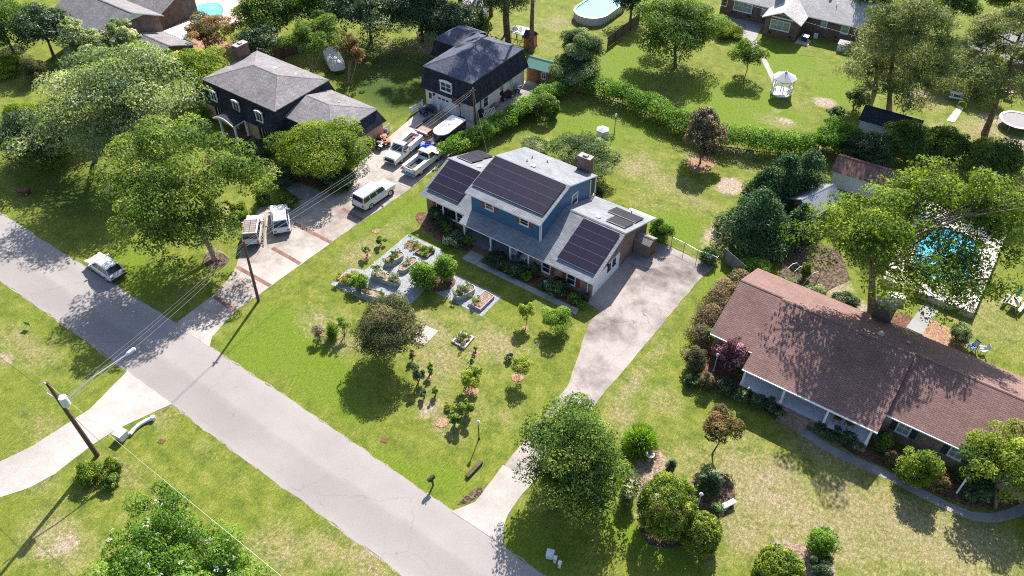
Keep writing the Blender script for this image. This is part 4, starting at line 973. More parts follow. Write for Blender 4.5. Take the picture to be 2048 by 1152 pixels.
def suv(name, label, loc, rot, L=4.6, W=1.84, Ht=1.68, belt=1.02, r=.34, wb=2.7, cowl=1.05, wtop=.12, rtop=-1.6, rbot=-2.12, paint=None, rails=True, hoodz=.98, nose=.86, boxy=0.0, black_low=True, spare=False, group=None):
    t = thing(name, label, 'car', (*loc, 0), rot, group); P = paint or M_CARW; hw = W/2; h = L/2
    st = [(-h, hw*.80, .42, belt-.20), (-h+.14, hw*.93, .32, belt-.04), (-h+.45, hw, .26, belt), (-.6, hw, .25, belt), (cowl-.1, hw, .25, belt), (cowl+.25, hw, .25, hoodz+.02), (h-.75, hw*.985, .26, (hoodz+nose)/2+.02), (h-.40, hw*.95, .28, nose+.02), (h-.13, hw*.88, .30, nose-.08), (h, hw*.74, .36, nose-.24)]
    b = MB().loft([ring(*s) for s in st]); soften(part('body', b, P, t, world=False), .07, 3, 18)
    tw = hw*(.74+.09*boxy); bw = hw*.95
    zt = Ht-.04
    gb = [(rbot, -bw, belt-.03), (cowl, -bw*.97, belt-.03), (cowl, bw*.97, belt-.03), (rbot, bw, belt-.03)]
    gt = [(rtop, -tw, zt), (wtop, -tw, zt-.02), (wtop, tw, zt-.02), (rtop, tw, zt)]
    soften(part('cabin', MB().loft([gb, gt]), P, t, world=False), .09 if not boxy else .05)
    rf = MB().loft([[(rtop-.04, -tw-.01, zt), (wtop, -tw-.01, zt-.015), (wtop, tw+.01, zt-.015), (rtop-.04, tw+.01, zt)], [(rtop+.12, -tw*.86, Ht), (wtop-.2, -tw*.86, Ht), (wtop-.2, tw*.86, Ht), (rtop+.12, tw*.86, Ht)]]); soften(part('roof', rf, P, t, world=False), .05, 3, 5)
    g = MB(); quadpane(g, gb[1], gb[2], gt[2], gt[1], .012, (.05, .06)); part('windscreen', g, M_CGLASS, t, world=False)
    g = MB(); quadpane(g, gb[3], gb[0], gt[0], gt[3], .012, (.07, .12)); part('rear_window', g, M_CGLASS, t, world=False)
    lerp = lambda a, c, k: tuple(np.array(a)*(1-k)+np.array(c)*k)
    for s in (0, 1):
        A, B_, C, D = (gb[0], gb[1], gt[1], gt[0]) if s == 0 else (gb[2], gb[3], gt[3], gt[2])
        ks = (0, .30, .62, 1.0) if s == 0 else (0, .38, .70, 1.0)
        for u0, u1 in zip(ks, ks[1:]):
            g = MB(); quadpane(g, lerp(A, B_, u0), lerp(A, B_, u1), lerp(D, C, u1), lerp(D, C, u0), .012, (.05, .13)); part('side_window', g, M_CGLASS, t, world=False)
    if rails:
        for s in (-1, 1):
            part('roof_rail', MB().tube([(rtop+.2, s*tw*.9, Ht-.02), (rtop+.3, s*tw*.9, Ht+.06), (wtop-.4, s*tw*.9, Ht+.05), (wtop-.3, s*tw*.9, Ht-.03)], .022, 6), M_PLAST if P is not M_CARP else M_CHROME, t, world=False)
    if black_low:
        part('sill', MB().box(-h+.5, -hw-.008, .22, h-.6, hw+.008, .36), M_PLAST, t, world=False)
    part('rear_bumper', MB().box(-h-.05, -hw*.86, .34, -h+.12, hw*.86, .58), M_PLAST, t, world=False)
    part('front_bumper', MB().box(h-.14, -hw*.72, .30, h+.03, hw*.72, .46), M_PLAST, t, world=False)
    part('grille', MB().box(h-.07, -hw*.45, .48, h+.012, hw*.45, .62), M_PLAST, t, world=False)
    for s in (-1, 1):
        part('tail_light', MB().box(-h-.014, s*hw*.70-.16, belt-.30, -h+.06, s*hw*.70+.13, belt-.14) if not boxy else MB().box(-h-.014, s*hw*.80-.07, belt-.45, -h+.08, s*hw*.80+.06, belt-.14), M_TAIL, t, world=False)
        part('headlight', MB().box(h-.36, s*hw*.78-.17, nose-.20, h-.03, s*hw*.78+.14, nose-.06), M_HEAD, t, world=False)
        part('mirror', MB().rbox(cowl-.22, s*(hw+.1), belt-.02, .14, .24, .16), P, t, world=False)
        for k in (0, 1): part('door_handle', MB().box(.1-k*1.0, s*hw-.012, belt-.2, .28-k*1.0, s*hw+.02, belt-.16), P, t, world=False)
    part('number_plate', MB().box(-h-.06, -.26, .62, -h+.05, .26, .74), M_PLATE, t, world=False)
    wheels(t, (-wb/2-.03, wb/2-.03+.06), hw-.02, r)
    return t
suv('suv', 'white crossover with dark rear bumper parked on the street edge', (-68.25, 25.5), R(178), 4.6, 1.86, 1.64, 1.0, .34, 2.72, paint=M_CARP, rails=True)
suv('suv', 'large boxy white SUV parked beside the lawn halfway up the long driveway', (-54.3, 50.05), R(88.5), 5.2, 2.0, 1.92, 1.18, .39, 2.95, cowl=1.05, wtop=.55, rtop=-2.35, rbot=-2.5, hoodz=1.15, nose=1.08, boxy=1)
suv('suv', 'white rounded SUV parked diagonally next to the older ladder-laden one', (-59.65, 41.05), R(141), 4.75, 1.9, 1.70, 1.02, .35, 2.8, rtop=-1.65, rbot=-2.2, rails=True)
old = suv('suv', 'old white SUV with a rusty roof rack and lumber tied to its side', (-60.6, 38.1), R(133), 4.7, 1.85, 1.80, 1.08, .36, 2.75, cowl=.85, wtop=.4, rtop=-2.0, rbot=-2.2, paint=car_paint('faded_white_paint', (.46, .43, .40), .5), rails=False, boxy=1)
b = MB()
for k in range(7): b.box(-1.75+k*.3, -.62, 1.84, -1.70+k*.3, .62, 1.88)
for s in (-.62, .0, .62): b.box(-1.85, s-.025, 1.80, .2, s+.025, 1.85)
part('roof_rack', b, M_RUST, old, world=False)
H = thing('lumber_ladder', 'long wooden ladder and boards leaning along the old white SUV', 'ladder', (*G(531, 470), 0), R(133))
lp('rail', MB().obox((-1.9, -.05, .15), (.985, 0, .17), (0, 1, 0), (-.17, 0, .985), 3.9, .09, .06), M_WOOD); lp('rail', MB().obox((-1.9, .30, .22), (.985, 0, .17), (0, 1, 0), (-.17, 0, .985), 3.9, .09, .06), M_WOOD)
for k in range(8): lp('rung', MB().box(-1.6+k*.45, .04, .24+k*.077, -1.55+k*.45, .3, .28+k*.077), M_WOOD)

def work_truck(name, label, loc, rot, blue=False, rack=False):
    t = thing(name, label, 'truck', (*loc, 0), rot); P = M_TRKW; hw = .98; h = 2.85
    b = MB().loft([ring(*s) for s in ((.05, hw*.97, .42, 1.18), (.2, hw, .36, 1.2), (1.3, hw, .36, 1.2), (1.55, hw, .36, 1.16), (2.35, hw*.98, .38, 1.10), (2.72, hw*.95, .40, 1.03), (2.85, hw*.90, .46, .92))])
    soften(part('body', b, P, t, world=False), .06, 3, 18)
    gb = [(.08, -.93, 1.17), (1.45, -.92, 1.17), (1.45, .92, 1.17), (.08, .93, 1.17)]; gt = [(.16, -.74, 1.86), (.85, -.74, 1.84), (.85, .74, 1.84), (.16, .74, 1.86)]
    soften(part('cabin', MB().loft([gb, gt]), P, t, world=False), .06)
    part('roof', MB().loft([[(.10, -.76, 1.86), (.88, -.76, 1.845), (.88, .76, 1.845), (.10, .76, 1.86)], [(.2, -.66, 1.92), (.75, -.66, 1.91), (.75, .66, 1.91), (.2, .66, 1.92)]]), P, t, world=False)
    for nm, q in (('windscreen', (gb[1], gb[2], gt[2], gt[1])), ('rear_window', (gb[3], gb[0], gt[0], gt[3])), ('side_window', (gb[0], gb[1], gt[1], gt[0])), ('side_window', (gb[2], gb[3], gt[3], gt[2]))):
        g = MB(); quadpane(g, *q, .012, (.09, .1)); part(nm, g, M_CGLASS, t, world=False)
    part('chassis', MB().box(-2.7, -.5, .42, 2.4, .5, .62), M_PLAST, t, world=False)
    part('bed_floor', MB().box(-2.75, -.62, .72, -.02, .62, .80), plain('dark_bed_liner', (.035, .035, .04), .8), t, world=False)
    for s in (-1, 1):
        b = MB().box(-2.75, min(s*.60, s*1.0), .55, -.04, max(s*.60, s*1.0), 1.32)
        sb = soften(part('bed_side_box', b, P, t, world=False), .025, 2)
        d = MB()
        for k in range(4): d.box(-2.68+k*.66, min(s*1.0, s*1.012), .66 if k not in (1,) else 1.0, -2.08+k*.66, max(s*1.0, s*1.012), 1.27)
        part('box_door', d, P, sb, world=False)
        part('headlight', MB().box(2.6, s*.76-.15, .82, 2.83, s*.76+.12, .98), M_HEAD, t, world=False)
        part('tail_light', MB().box(-2.79, s*.82-.06, .85, -2.74, s*.82+.06, 1.1), M_TAIL, t, world=False)
        part('mirror', MB().rbox(1.15, s*1.14, 1.2, .12, .24, .26), M_PLAST, t, world=False)
    part('bed_headboard', MB().box(-.06, -.6, .8, 0.0, .6, 1.34), P, t, world=False)
    part('tailgate', MB().box(-2.8, -.6, .7, -2.74, .6, 1.25), P, t, world=False)
    part('grille', MB().box(2.78, -.62, .58, 2.87, .62, .92), M_PLAST, t, world=False)
    part('front_bumper', MB().box(2.8, -.9, .40, 2.98, .9, .60), M_CHROME if not blue else M_PLAST, t, world=False)
    part('rear_bumper', MB().box(-3.0, -.95, .42, -2.78, .95, .62), M_BLUEB if blue else M_PLAST, t, world=False)
    if rack:
        part('rail', MB().tube([(-2.76, -.62, 1.32), (-2.76, -.62, 1.55), (-2.76, .62, 1.55), (-2.76, .62, 1.32)], .025, 6), M_CHROME, t, world=False)
    wheels(t, (-1.72, 1.72), .93, .40, M_CHROME if blue else M_RIM)
    return t
tr1 = work_truck('work_truck', 'white utility truck facing the street, its open bed full of tools', (-57.55, 58.75), R(-84))
tr2 = work_truck('work_truck', 'white utility pickup with empty black bed and blue rear bumper, facing the garage', (-54.0, 58.2), R(92.5), True, True)
def stack(name, label, cat, tp, xy, z, items, mats, group=None):
    pass
# tools in the first truck's bed
rr = random.Random(4); c, s_ = math.cos(R(-84)), math.sin(R(-84))
for k, (nm, lb) in enumerate((('tool_bundle', 'bundle of long handled tools lying in the white utility truck bed'), ('hose_coil', 'dark coil lying in the white utility truck bed'), ('toolbox', 'reddish toolbox in the white utility truck bed'))):
    lx = (-1.3, -.7, -2.2)[k]; x, y = -57.55+lx*c-(.1*k)*s_, 58.75+lx*s_+(.1*k)*c
    if k == 0:
        b = MB()
        for q in range(6): b.tube([(x-.25+q*.1, y-.8, .86+.05*(q % 2)), (x-.3+q*.12, y+.75, .95+.06*(q % 3))], .03, 5)
        solo(nm, b, plain('tool_handles', (.22, .13, .11), .7), lb, 'tools', (x, y, .82))
    elif k == 1:
        b = MB(); pts = [(x+.3*math.cos(t), y+.3*math.sin(t), .86+.02*t) for t in np.linspace(0, 12.5, 40)]; b.tube(pts, .035, 6); solo(nm, b, M_PLAST, lb, 'hose', (x, y, .8))
    else:
        b = MB().rbox(x, y, .8, .6, .4, .32, .3).tube([(x-.18, y, 1.12), (x-.18, y, 1.2), (x+.18, y, 1.2), (x+.18, y, 1.12)], .02, 5); solo(nm, b, plain('toolbox_red', (.30, .05, .04), .5), lb, 'toolbox', (x, y, .8))
# enclosed trailer, black sides and white roof, rounded nose towards the street
T = thing('cargo_trailer', 'black enclosed trailer with white roof and rounded nose beside the hedge', 'trailer', (-54.95, 64.25, 0), R(-88))
def tr_out(sx, w): return [(-2.1, -w), (1.5, -w), (2.05, -w*.78), (2.4, -w*.35), (2.45, 0), (2.4, w*.35), (2.05, w*.78), (1.5, w), (-2.1, w)]
lp2 = lambda n, mb, m, par=None, **k: part(n, mb, m, par or T, world=False, **k)
lp2('body', MB().prism(tr_out(1, 1.04), .42, 2.0), plain('gloss_black_panel', (.012, .012, .016), .25, .5)); lp2('skirt', MB().prism([(x*1.004, y*1.01) for x, y in tr_out(1, 1.04)], .30, .82), M_GALV)
b = MB(); o = tr_out(1, 1.06); b.loft([[(x, y, 2.0) for x, y in o], [(x, y, 2.1) for x, y in o], [(x*.93, y*.9, 2.17) for x, y in o]]); lp2('roof', b, M_WHITE)
lp2('roof_hatch', MB().rbox(-.2, .1, 2.16, .5, .42, .12), M_WHITE); lp2('hitch', MB().tube([(2.3, .5, .4), (3.4, 0, .42), (2.3, -.5, .4)], .05, 6).tube([(3.3, 0, .0), (3.3, 0, .6)], .04, 6), M_PLAST)
lp2('door', MB().box(-2.14, -.9, .5, -2.1, .9, 1.95), M_WHITE); lp2('tail_light', MB().box(-2.16, .86, .6, -2.1, .98, .8), M_TAIL); lp2('tail_light', MB().box(-2.16, -.98, .6, -2.1, -.86, .8), M_TAIL)
wheels(T, (-.75,), 1.0, .34)
# open flat trailer with mesh ramps
T = thing('utility_trailer', 'open flat trailer with wooden deck, black rails and a mesh ramp', 'trailer', (-58.3, 64.7, 0), R(-90))
lp2('deck', MB().box(-1.8, -.95, .48, 1.75, .95, .56), M_WOOD)
for s in (-1, 1): lp2('side_rail', MB().box(-1.8, s*1.0-.05, .42, 1.75, s*1.0+.05, .80), M_PLAST)
lp2('front_beam', MB().box(1.75, -1.05, .42, 1.87, 1.05, .66), M_GALV)
b = MB()
for k in range(9): b.box(-1.86, -.95+k*.23, .56, -1.82, -.92+k*.23, 1.75)
for z in (.56, 1.15, 1.72): b.box(-1.87, -.98, z, -1.81, .98, z+.05)
lp2('ramp', b, M_RUST)
lp2('tongue', MB().tube([(1.8, .6, .45), (2.9, 0, .45), (1.8, -.6, .45)], .05, 6), M_PLAST)
for s in (-1, 1): lp2('fender', MB().rbox(-.3, s*1.16, .74, 1.3, .24, .05), M_PLAST)
wheels(T, (-.62, .02), 1.12, .30)
T = thing('mesh_ramp', 'rusty mesh ramp standing between the flat trailer and the black trailer', 'ramp', (-56.75, 63.6, 0), R(-88))
b = MB()
for k in range(8): b.box(-1.3+k*.37, -.02, .1, -1.26+k*.37, .02, 1.35)
for z in (.1, .5, .9, 1.3): b.box(-1.32, -.03, z, 1.33, .03, z+.05)
lp2('grid', b, M_RUST); lp2('foot', MB().box(-1.2, -.25, 0, -1.1, .25, .1), M_RUST); lp2('foot', MB().box(1.1, -.25, 0, 1.2, .25, .1), M_RUST)
# quad bike by the garage, motorcycles, mowers
def quad_bike(label, xy, rot, col, name='quad_bike', seat=None):
    t = thing(name, label, name.replace('_', ' '), (*xy, 0), rot); P = plain(col[0], col[1], .4)
    pa = lambda n, mb, m, par=None: part(n, mb, m, par or t, world=False)
    pa('body', MB().loft([[(x, -w, z0), (x, -w, z1), (x, w, z1), (x, w, z0)] for x, w, z0, z1 in ((-.95, .28, .45, .75), (-.5, .35, .35, .82), (0, .25, .35, .78), (.5, .36, .35, .88), (.95, .25, .45, .72))]), P)
    pa('seat', MB().loft([[(x, -.17, .78), (x, -.15, z), (x, .15, z), (x, .17, .78)] for x, z in ((-.75, .9), (-.3, .96), (.1, .9))]), seat or M_PLAST)
    pa('handlebar', MB().tube([(.3, -.42, 1.05), (.42, 0, 1.0), (.3, .42, 1.05)], .025, 6).tube([(.42, 0, 1.0), (.55, 0, .8)], .03, 6), M_PLAST)
    for s in (-1, 1):
        pa('fender', MB().loft([[(x, s*.3, z), (x, s*.62, z), (x, s*.62, z+.03), (x, s*.3, z+.03)][::s] for x, z in ((-1.05, .62), (-.65, .74), (-.25, .62))]), P)
        pa('fender', MB().loft([[(x, s*.3, z), (x, s*.62, z), (x, s*.62, z+.03), (x, s*.3, z+.03)][::s] for x, z in ((.25, .62), (.65, .74), (1.05, .62))]), P)
    wheels(t, (-.65, .65), .55, .29)
    return t
quad_bike('dark blue covered quad bike beside the white picket fence and garage', G(856, 226), R(70), ('navy_plastic', (.02, .035, .09)))
quad_bike('riding mower parked between the garage ladder and the shed', G(1026, 182), R(30), ('grey_plastic', (.30, .31, .33)), 'riding_mower')
quad_bike('dark quad bike under the green ladder along the garage wall', G(1012, 196), R(75), ('black_red', (.05, .02, .022)))
quad_bike('black and blue motorcycle-like quad at the mansard garage door', G(752, 295), R(200), ('black_blue', (.012, .016, .03)))
quad_bike('orange riding mower behind the black quad at the mansard wing', G(768, 286), R(150), ('orange_plastic', (.46, .12, .04)), 'riding_mower')
T = thing('covered_trailer', 'white covered trailer under the bare-stemmed crape myrtles', 'trailer', (*G(670, 130), 0), R(-32))
lp2('cover', MB().loft([[(x, y*w, z*.95+.35) for y, z in ((-1, 0), (-1, .9), (-.6, 1.25), (0, 1.4), (.6, 1.25), (1, .9), (1, 0))] for x, w in ((-2.4, .75), (-2.2, 1.02), (0, 1.08), (2.0, 1.02), (2.5, .6))]), plain('white_tarpaulin', (.66, .68, .71), .5, .3, 0, .15, 2), smooth=False)
lp2('frame', MB().box(-2.4, -.7, .25, 3.0, .7, .37), M_PLAST); wheels(T, (-.3,), 1.0, .32)
H = thing('hand_cart', 'small dark wheeled cart on the grass at the left edge', 'cart', (*G(50, 388), 0), R(40))
lp('tray', MB().loft([[(x, -w, z0), (x, -w-.06, .62), (x, w+.06, .62), (x, w, z0)] for x, w, z0 in ((-.6, .26, .35), (.6, .32, .30))]), plain('dark_red_steel', (.12, .03, .025), .5)); lp('handle', MB().tube([(-.6, -.2, .5), (-1.2, -.25, .75)], .025, 6).tube([(-.6, .2, .5), (-1.2, .25, .75)], .025, 6), M_WOOD); wheels(H, (.35,), .34, .19)
# ------------------------------------------------------------------ foliage
L_MAPLE = leaf_mat('maple_leaves', [(0, (.018, .040, .010)), (.45, (.048, .085, .018)), (.8, (.102, .142, .024)), (1, (.175, .190, .050))])
L_PALE = leaf_mat('pale_backed_leaves', [(0, (.022, .044, .020)), (.4, (.060, .092, .040)), (.75, (.140, .165, .080)), (1, (.28, .285, .19))])
L_LIME = leaf_mat('yellow_green_leaves', [(0, (.026, .054, .008)), (.45, (.070, .105, .012)), (.8, (.140, .170, .022)), (1, (.22, .23, .05))])
L_BRIGHT = leaf_mat('bright_green_leaves', [(0, (.022, .058, .008)), (.5, (.062, .125, .014)), (1, (.150, .200, .040))])
L_DARK = leaf_mat('dark_glossy_leaves', [(0, (.008, .020, .008)), (.5, (.022, .046, .016)), (.85, (.050, .080, .030)), (1, (.12, .14, .075))],   .3, .5, .3)
L_OLIVE = leaf_mat('olive_brown_leaves', [(0, (.022, .030, .014)), (.45, (.055, .062, .028)), (.8, (.100, .092, .046)), (1, (.155, .115, .07))])
L_BRONZE = leaf_mat('bronze_green_leaves', [(0, (.022, .022, .012)), (.4, (.050, .050, .024)), (.75, (.095, .066, .035)), (1, (.15, .095, .055))], .25, .5, .3)
L_RUST = leaf_mat('reddish_leaves', [(0, (.032, .030, .012)), (.45, (.070, .062, .022)), (.8, (.135, .085, .040)), (1, (.21, .12, .065))])
L_PLUM = leaf_mat('plum_leaves', [(0, (.016, .006, .010)), (.45, (.060, .020, .030)), (.8, (.18, .075, .10)), (1, (.34, .19, .22))], .25)
L_PINE = leaf_mat('pine_needles', [(0, (.022, .036, .014)), (.45, (.055, .074, .026)), (.8, (.115, .125, .050)), (1, (.19, .175, .085))], .3)
L_CON = leaf_mat('cypress_sprays', [(0, (.008, .024, .011)), (.5, (.022, .055, .022)), (.85, (.050, .092, .036)), (1, (.085, .12, .05))], .2)
L_CLIP = leaf_mat('clipped_shrub_leaves', [(0, (.016, .036, .005)), (.4, (.052, .086, .008)), (.75, (.112, .142, .014)), (1, (.19, .19, .03))], .3)
L_BROWNH = leaf_mat('brown_hedge_leaves', [(0, (.030, .026, .016)), (.45, (.080, .062, .040)), (.8, (.140, .105, .070)), (1, (.20, .15, .105))])
L_GREY = leaf_mat('grey_twigs', [(0, (.06, .052, .045)), (.5, (.13, .11, .09)), (1, (.23, .19, .15))])
L_WHITE = leaf_mat('white_petals', [(0, (.60, .58, .50)), (1, (.82, .80, .74))], .3)
L_PINK = leaf_mat('pale_pink_petals', [(0, (.58, .42, .42)), (1, (.74, .60, .58))], .3)
L_RED = leaf_mat('red_petals', [(0, (.40, .02, .03)), (1, (.62, .07, .06))], .3)
L_LILAC = leaf_mat('lilac_petals', [(0, (.30, .27, .34)), (1, (.52, .49, .55))], .3)
L_GOLD = leaf_mat('gold_petals', [(0, (.40, .24, .01)), (1, (.55, .36, .02))], .3)
M_BARK = loose_mat('tree_bark', [(.2, (.055, .042, .034)), (.5, (.12, .095, .08)), (.8, (.21, .175, .15))], 7)
M_BARKP = loose_mat('pine_bark', [(.2, (.06, .036, .026)), (.5, (.13, .08, .058)), (.8, (.22, .15, .115))], 5)
M_BARKL = loose_mat('pale_bark', [(.2, (.16, .115, .075)), (.5, (.27, .20, .135)), (.8, (.38, .29, .21))], 8)

def _unit(a): return a/(np.linalg.norm(a, axis=-1, keepdims=True)+1e-9)
def leaves_mesh(name, mat, org, P, N, ll, lw, tone, T=None, rng=None):
    n = len(P); rng = rng or RNG
    if T is None: T = rng.normal(size=(n, 3))
    T = _unit(T-N*(T*N).sum(1, keepdims=True)); B = np.cross(N, T)
    ll = np.broadcast_to(ll, (n,))[:, None]; lw = np.broadcast_to(lw, (n,))[:, None]
    P = P-np.array(org)
    bend = N*ll*.12
    V = np.stack([P-T*ll/2-bend, P+B*lw/2+bend*.4, P+T*ll/2-bend, P-B*lw/2+bend*.4], 1).reshape(-1, 3)
    me = bpy.data.meshes.new(name)
    me.vertices.add(4*n); me.vertices.foreach_set('co', V.astype(np.float32).ravel())
    me.loops.add(4*n); me.loops.foreach_set('vertex_index', np.arange(4*n, dtype=np.int32))
    me.polygons.add(n); me.polygons.foreach_set('loop_start', (np.arange(n)*4).astype(np.int32))
    me.update(calc_edges=True)
    a = me.attributes.new('tone', 'FLOAT', 'POINT'); a.data.foreach_set('value', np.repeat(np.clip(tone, 0, 1), 4).astype(np.float32))
    me.materials.append(mat)
    return me
def clump_leaves(C, Rr, n, leaf, rng, tone0=.5, spread=.22, up=.45, aspect=.6, droop=0.0, inner=.72, jitter=.55):
    """scatter n leaves over clumps with centres C (k,3) and radii Rr (k,3)"""
    k = len(C); area = (Rr[:, 0]*Rr[:, 2]); pr = area/area.sum()
    q = rng.choice(k, n, p=pr)
    d = _unit(rng.normal(size=(n, 3))); d[:, 2] = np.where((d[:, 2] < -.25) & (rng.random(n) < .75), -d[:, 2], d[:, 2])
    rad = rng.uniform(inner, 1.08, n)[:, None]
    P = C[q]+d*Rr[q]*rad
    N = _unit(d+np.array((0, 0, up))+rng.normal(size=(n, 3))*jitter)
    ct = rng.normal(size=k)*spread*.95
    tone = tone0+ct[q]+rng.normal(size=n)*spread*.72
    T = None
    if droop: T = d*np.array((1, 1, .3))+np.array((0, 0, -droop))+rng.normal(size=(n, 3))*.35
    ll = leaf*rng.uniform(.65, 1.35, n)
    return P, N, ll, ll*aspect, tone, T
def crown_clumps(c, r, rz, shape, rng, dens=1.0, csize=.30):
    """clump centres and radii for a crown centred at c"""
    k = int({'round': 46, 'loose': 34, 'dense': 60, 'spread': 40, 'cone': 80, 'column': 40, 'vase': 30, 'globe': 70}.get(shape, 46)*dens)
    d = _unit(rng.normal(size=(k, 3))); u = rng.random(k)
    if shape in ('round', 'dense', 'loose', 'spread', 'vase'):
        rr = (.30+.56*u**.55)
        if shape == 'loose': rr = .25+.72*u**.6
        d[:, 2] = np.where(d[:, 2] < -.45, -d[:, 2]*.6, d[:, 2])
        P = d*rr[:, None]
        lump = 1+.20*np.sin(3*np.arctan2(d[:, 1], d[:, 0])+rng.uniform(0, 6))+.08*np.sin(5*np.arctan2(d[:, 1], d[:, 0])+rng.uniform(0, 6))
        P[:, :2] *= lump[:, None]
        if shape == 'vase': P[:, :2] *= (.55+.5*(P[:, 2:3]+1)/2)
        cs = csize*rng.uniform(.7, 1.25, k)
    elif shape == 'cone':
        t = rng.random(k)**1.25; a = rng.uniform(0, 2*np.pi, k); w = (1-t)**.8*.88+.04
        P = np.stack([np.cos(a)*w*rng.uniform(.75, 1, k), np.sin(a)*w*rng.uniform(.75, 1, k), t*2-1], 1); cs = csize*(.45+.65*(1-t))*rng.uniform(.8, 1.2, k)
    elif shape == 'column':
        t = rng.random(k); a = rng.uniform(0, 2*np.pi, k); w = .6*np.sin(np.pi*np.clip(t*.85+.12, 0, 1))**.5
        P = np.stack([np.cos(a)*w, np.sin(a)*w, t*2-1], 1)*.85; cs = csize*rng.uniform(.8, 1.2, k)
    elif shape == 'bush':                                            # low dome, full down to the ground
        rr = .20+.56*u**.5; P = d*rr[:, None]; P[:, 2] = P[:, 2]*.95-.10; cs = csize*1.05*rng.uniform(.75, 1.2, k)
    else:                                                            # globe: clipped surface, slightly boxy
        k = 260; d = _unit(rng.normal(size=(k, 3))); d[:, 2] = np.where(d[:, 2] < -.85, -d[:, 2], d[:, 2]); d = _unit(d)
        q = (np.abs(d)**2.7).sum(1)**(1/2.7); P = d/q[:, None]*.84; cs = np.full(k, .17)*rng.uniform(.85, 1.15, k)
    C = np.array(c)+P*np.array((r, r, rz)); Rr = np.stack([cs*r*1.05, cs*r*1.05, cs*rz*(.8 if shape != 'globe' else 1.0)], 1)
    return C, Rr
def geom(bbox, zc=None, base=0.0):
    """real centre and radii of a plant from the outline it shows"""
    x0, y0, x1, y1 = bbox; cx, cy = (x0+x1)/2, (y0+y1)/2
    ang = PITCH+math.atan((cy-576)/FOC)
    z = zc if zc is not None else .8
    for _ in range(6):
        x, y = G(cx, cy, z); m = mpp(x, y, z)*math.hypot(1, 0)
        r = (x1-x0)/2*m; hh = (y1-y0)/2*m
        rz = math.sqrt(max((.45*r)**2, hh*hh-(r*math.sin(ang))**2))/math.cos(ang)
        rz = min(rz, 1.9*r) if zc is None else min(rz, 1.6*r)
        if zc is None: z = base+rz*.92
    return x, y, z, r, rz
def trunk_mb(base, top, r0, r1, limbs, rng, n=8, lean=.25):
    b = MB(); base, top = np.array(base, float), np.array(top, float)
    mid = (base+top)/2+np.array((rng.uniform(-lean, lean), rng.uniform(-lean, lean), 0))
    flare = base+np.array((0, 0, .18))
    b.tube([base-np.array((0, 0, .1)), flare, mid, top], [r0*1.45, r0*1.02, (r0+r1)/2, r1], n)
    for l in limbs:
        l = np.array(l, float); s = mid+(top-mid)*rng.uniform(.0, .9); e = (s+l)/2+np.array((0, 0, .12*np.linalg.norm(l-s)))
        b.tube([s, e, l], [min(r1*.85, .14), min(r1*.5, .08), .02], 5, cap=False)
        for _ in range(2):
            f = l+rng.normal(size=3)*min(1.2, np.linalg.norm(l-s)*.14); b.tube([e, (e+f)/2+np.array((0, 0, .1)), f], [r1*.35, r1*.22, r1*.07], 4, cap=False)
    return b
SEED = [100]
def tree(name, label, cat, bbox, zc, mat, shape='round', leaf=.30, cover=1.7, base=None, tr=.2, bark=None, tone=.5, group=None, csize=.30, dens=1.0, aspect=.6, up=.45, rzmax=None, droop=0, blossom=None, spread=.22, low=.35, multi=1):
    """tree standing where its outline puts it: trunk and crown"""
    SEED[0] += 1; rng = np.random.default_rng(SEED[0])
    lobes = bbox if isinstance(bbox, list) else [(*bbox, zc)]
    CC, RR, area = [], [], 0
    for lb_ in lobes:
        x, y, z, r, rz = geom(lb_[:4], lb_[4])
        if rzmax: rz = min(rz, rzmax)
        rz = min(rz, z-low)
        C, Rr = crown_clumps((x, y, z), r, rz, shape, rng, dens, csize)
        CC.append(C); RR.append(Rr); area += 4*math.pi*r*(r+rz)/2
    x, y, z, r, rz = geom(lobes[0][:4], lobes[0][4])
    C, Rr = np.concatenate(CC), np.concatenate(RR)
    bx, by = G(*base) if base else (x, y)
    t = thing(name, label, cat, (bx, by, 0), 0, group)
    n = int(cover*area/(leaf*leaf*aspect*.5))
    n = min(n, 42000)
    P, N, ll, lw, tn, T = clump_leaves(C, Rr, n, leaf, rng, tone, spread, up, aspect, droop)
    ok = P[:, 2] > .05; P, N, ll, lw, tn = P[ok], N[ok], ll[ok], lw[ok], tn[ok]; T = T[ok] if T is not None else None
    limbs = C[rng.choice(len(C), min(9+5*(len(lobes)-1), len(C)), False)]
    if multi == 1:
        part('trunk', trunk_mb((bx, by, 0), (x*.85+bx*.15, y*.85+by*.15, z), tr, tr*.45, limbs, rng), bark or M_BARK, t)
    else:
        for k in range(multi):
            a = 2*math.pi*k/multi+.4; part('trunk', trunk_mb((bx+.18*math.cos(a), by+.18*math.sin(a), 0), (x+r*.38*math.cos(a), y+r*.38*math.sin(a), z), tr, tr*.5, limbs[k::multi], rng, 6, .1), bark or M_BARK, t)
    o = bpy.data.objects.new('crown', leaves_mesh('crown', mat, (bx, by, 0), P, N, ll, lw, tn, T, rng)); COL.objects.link(o); o.parent = t
    if blossom: petals(t, C, Rr, *blossom, rng=rng)
    return t
def petals(t, C, Rr, mat, n, size, name='blossom', rng=None):
    """flowers of a few petals each, set on the outside of the clumps"""
    rng = rng or RNG; k = len(C); q = rng.integers(0, k, n)
    d = _unit(rng.normal(size=(n, 3))); d[:, 2] = np.abs(d[:, 2])
    P = C[q]+d*Rr[q]*1.12
    m = 5; P = np.repeat(P, m, 0)+rng.normal(size=(n*m, 3))*size*.33
    N = _unit(np.repeat(d, m, 0)+rng.normal(size=(n*m, 3))*.5)
    o = bpy.data.objects.new(name, leaves_mesh(name, mat, ORG[t.name], P, N, size*.62, size*.46, rng.random(n*m), None, rng)); COL.objects.link(o); o.parent = t
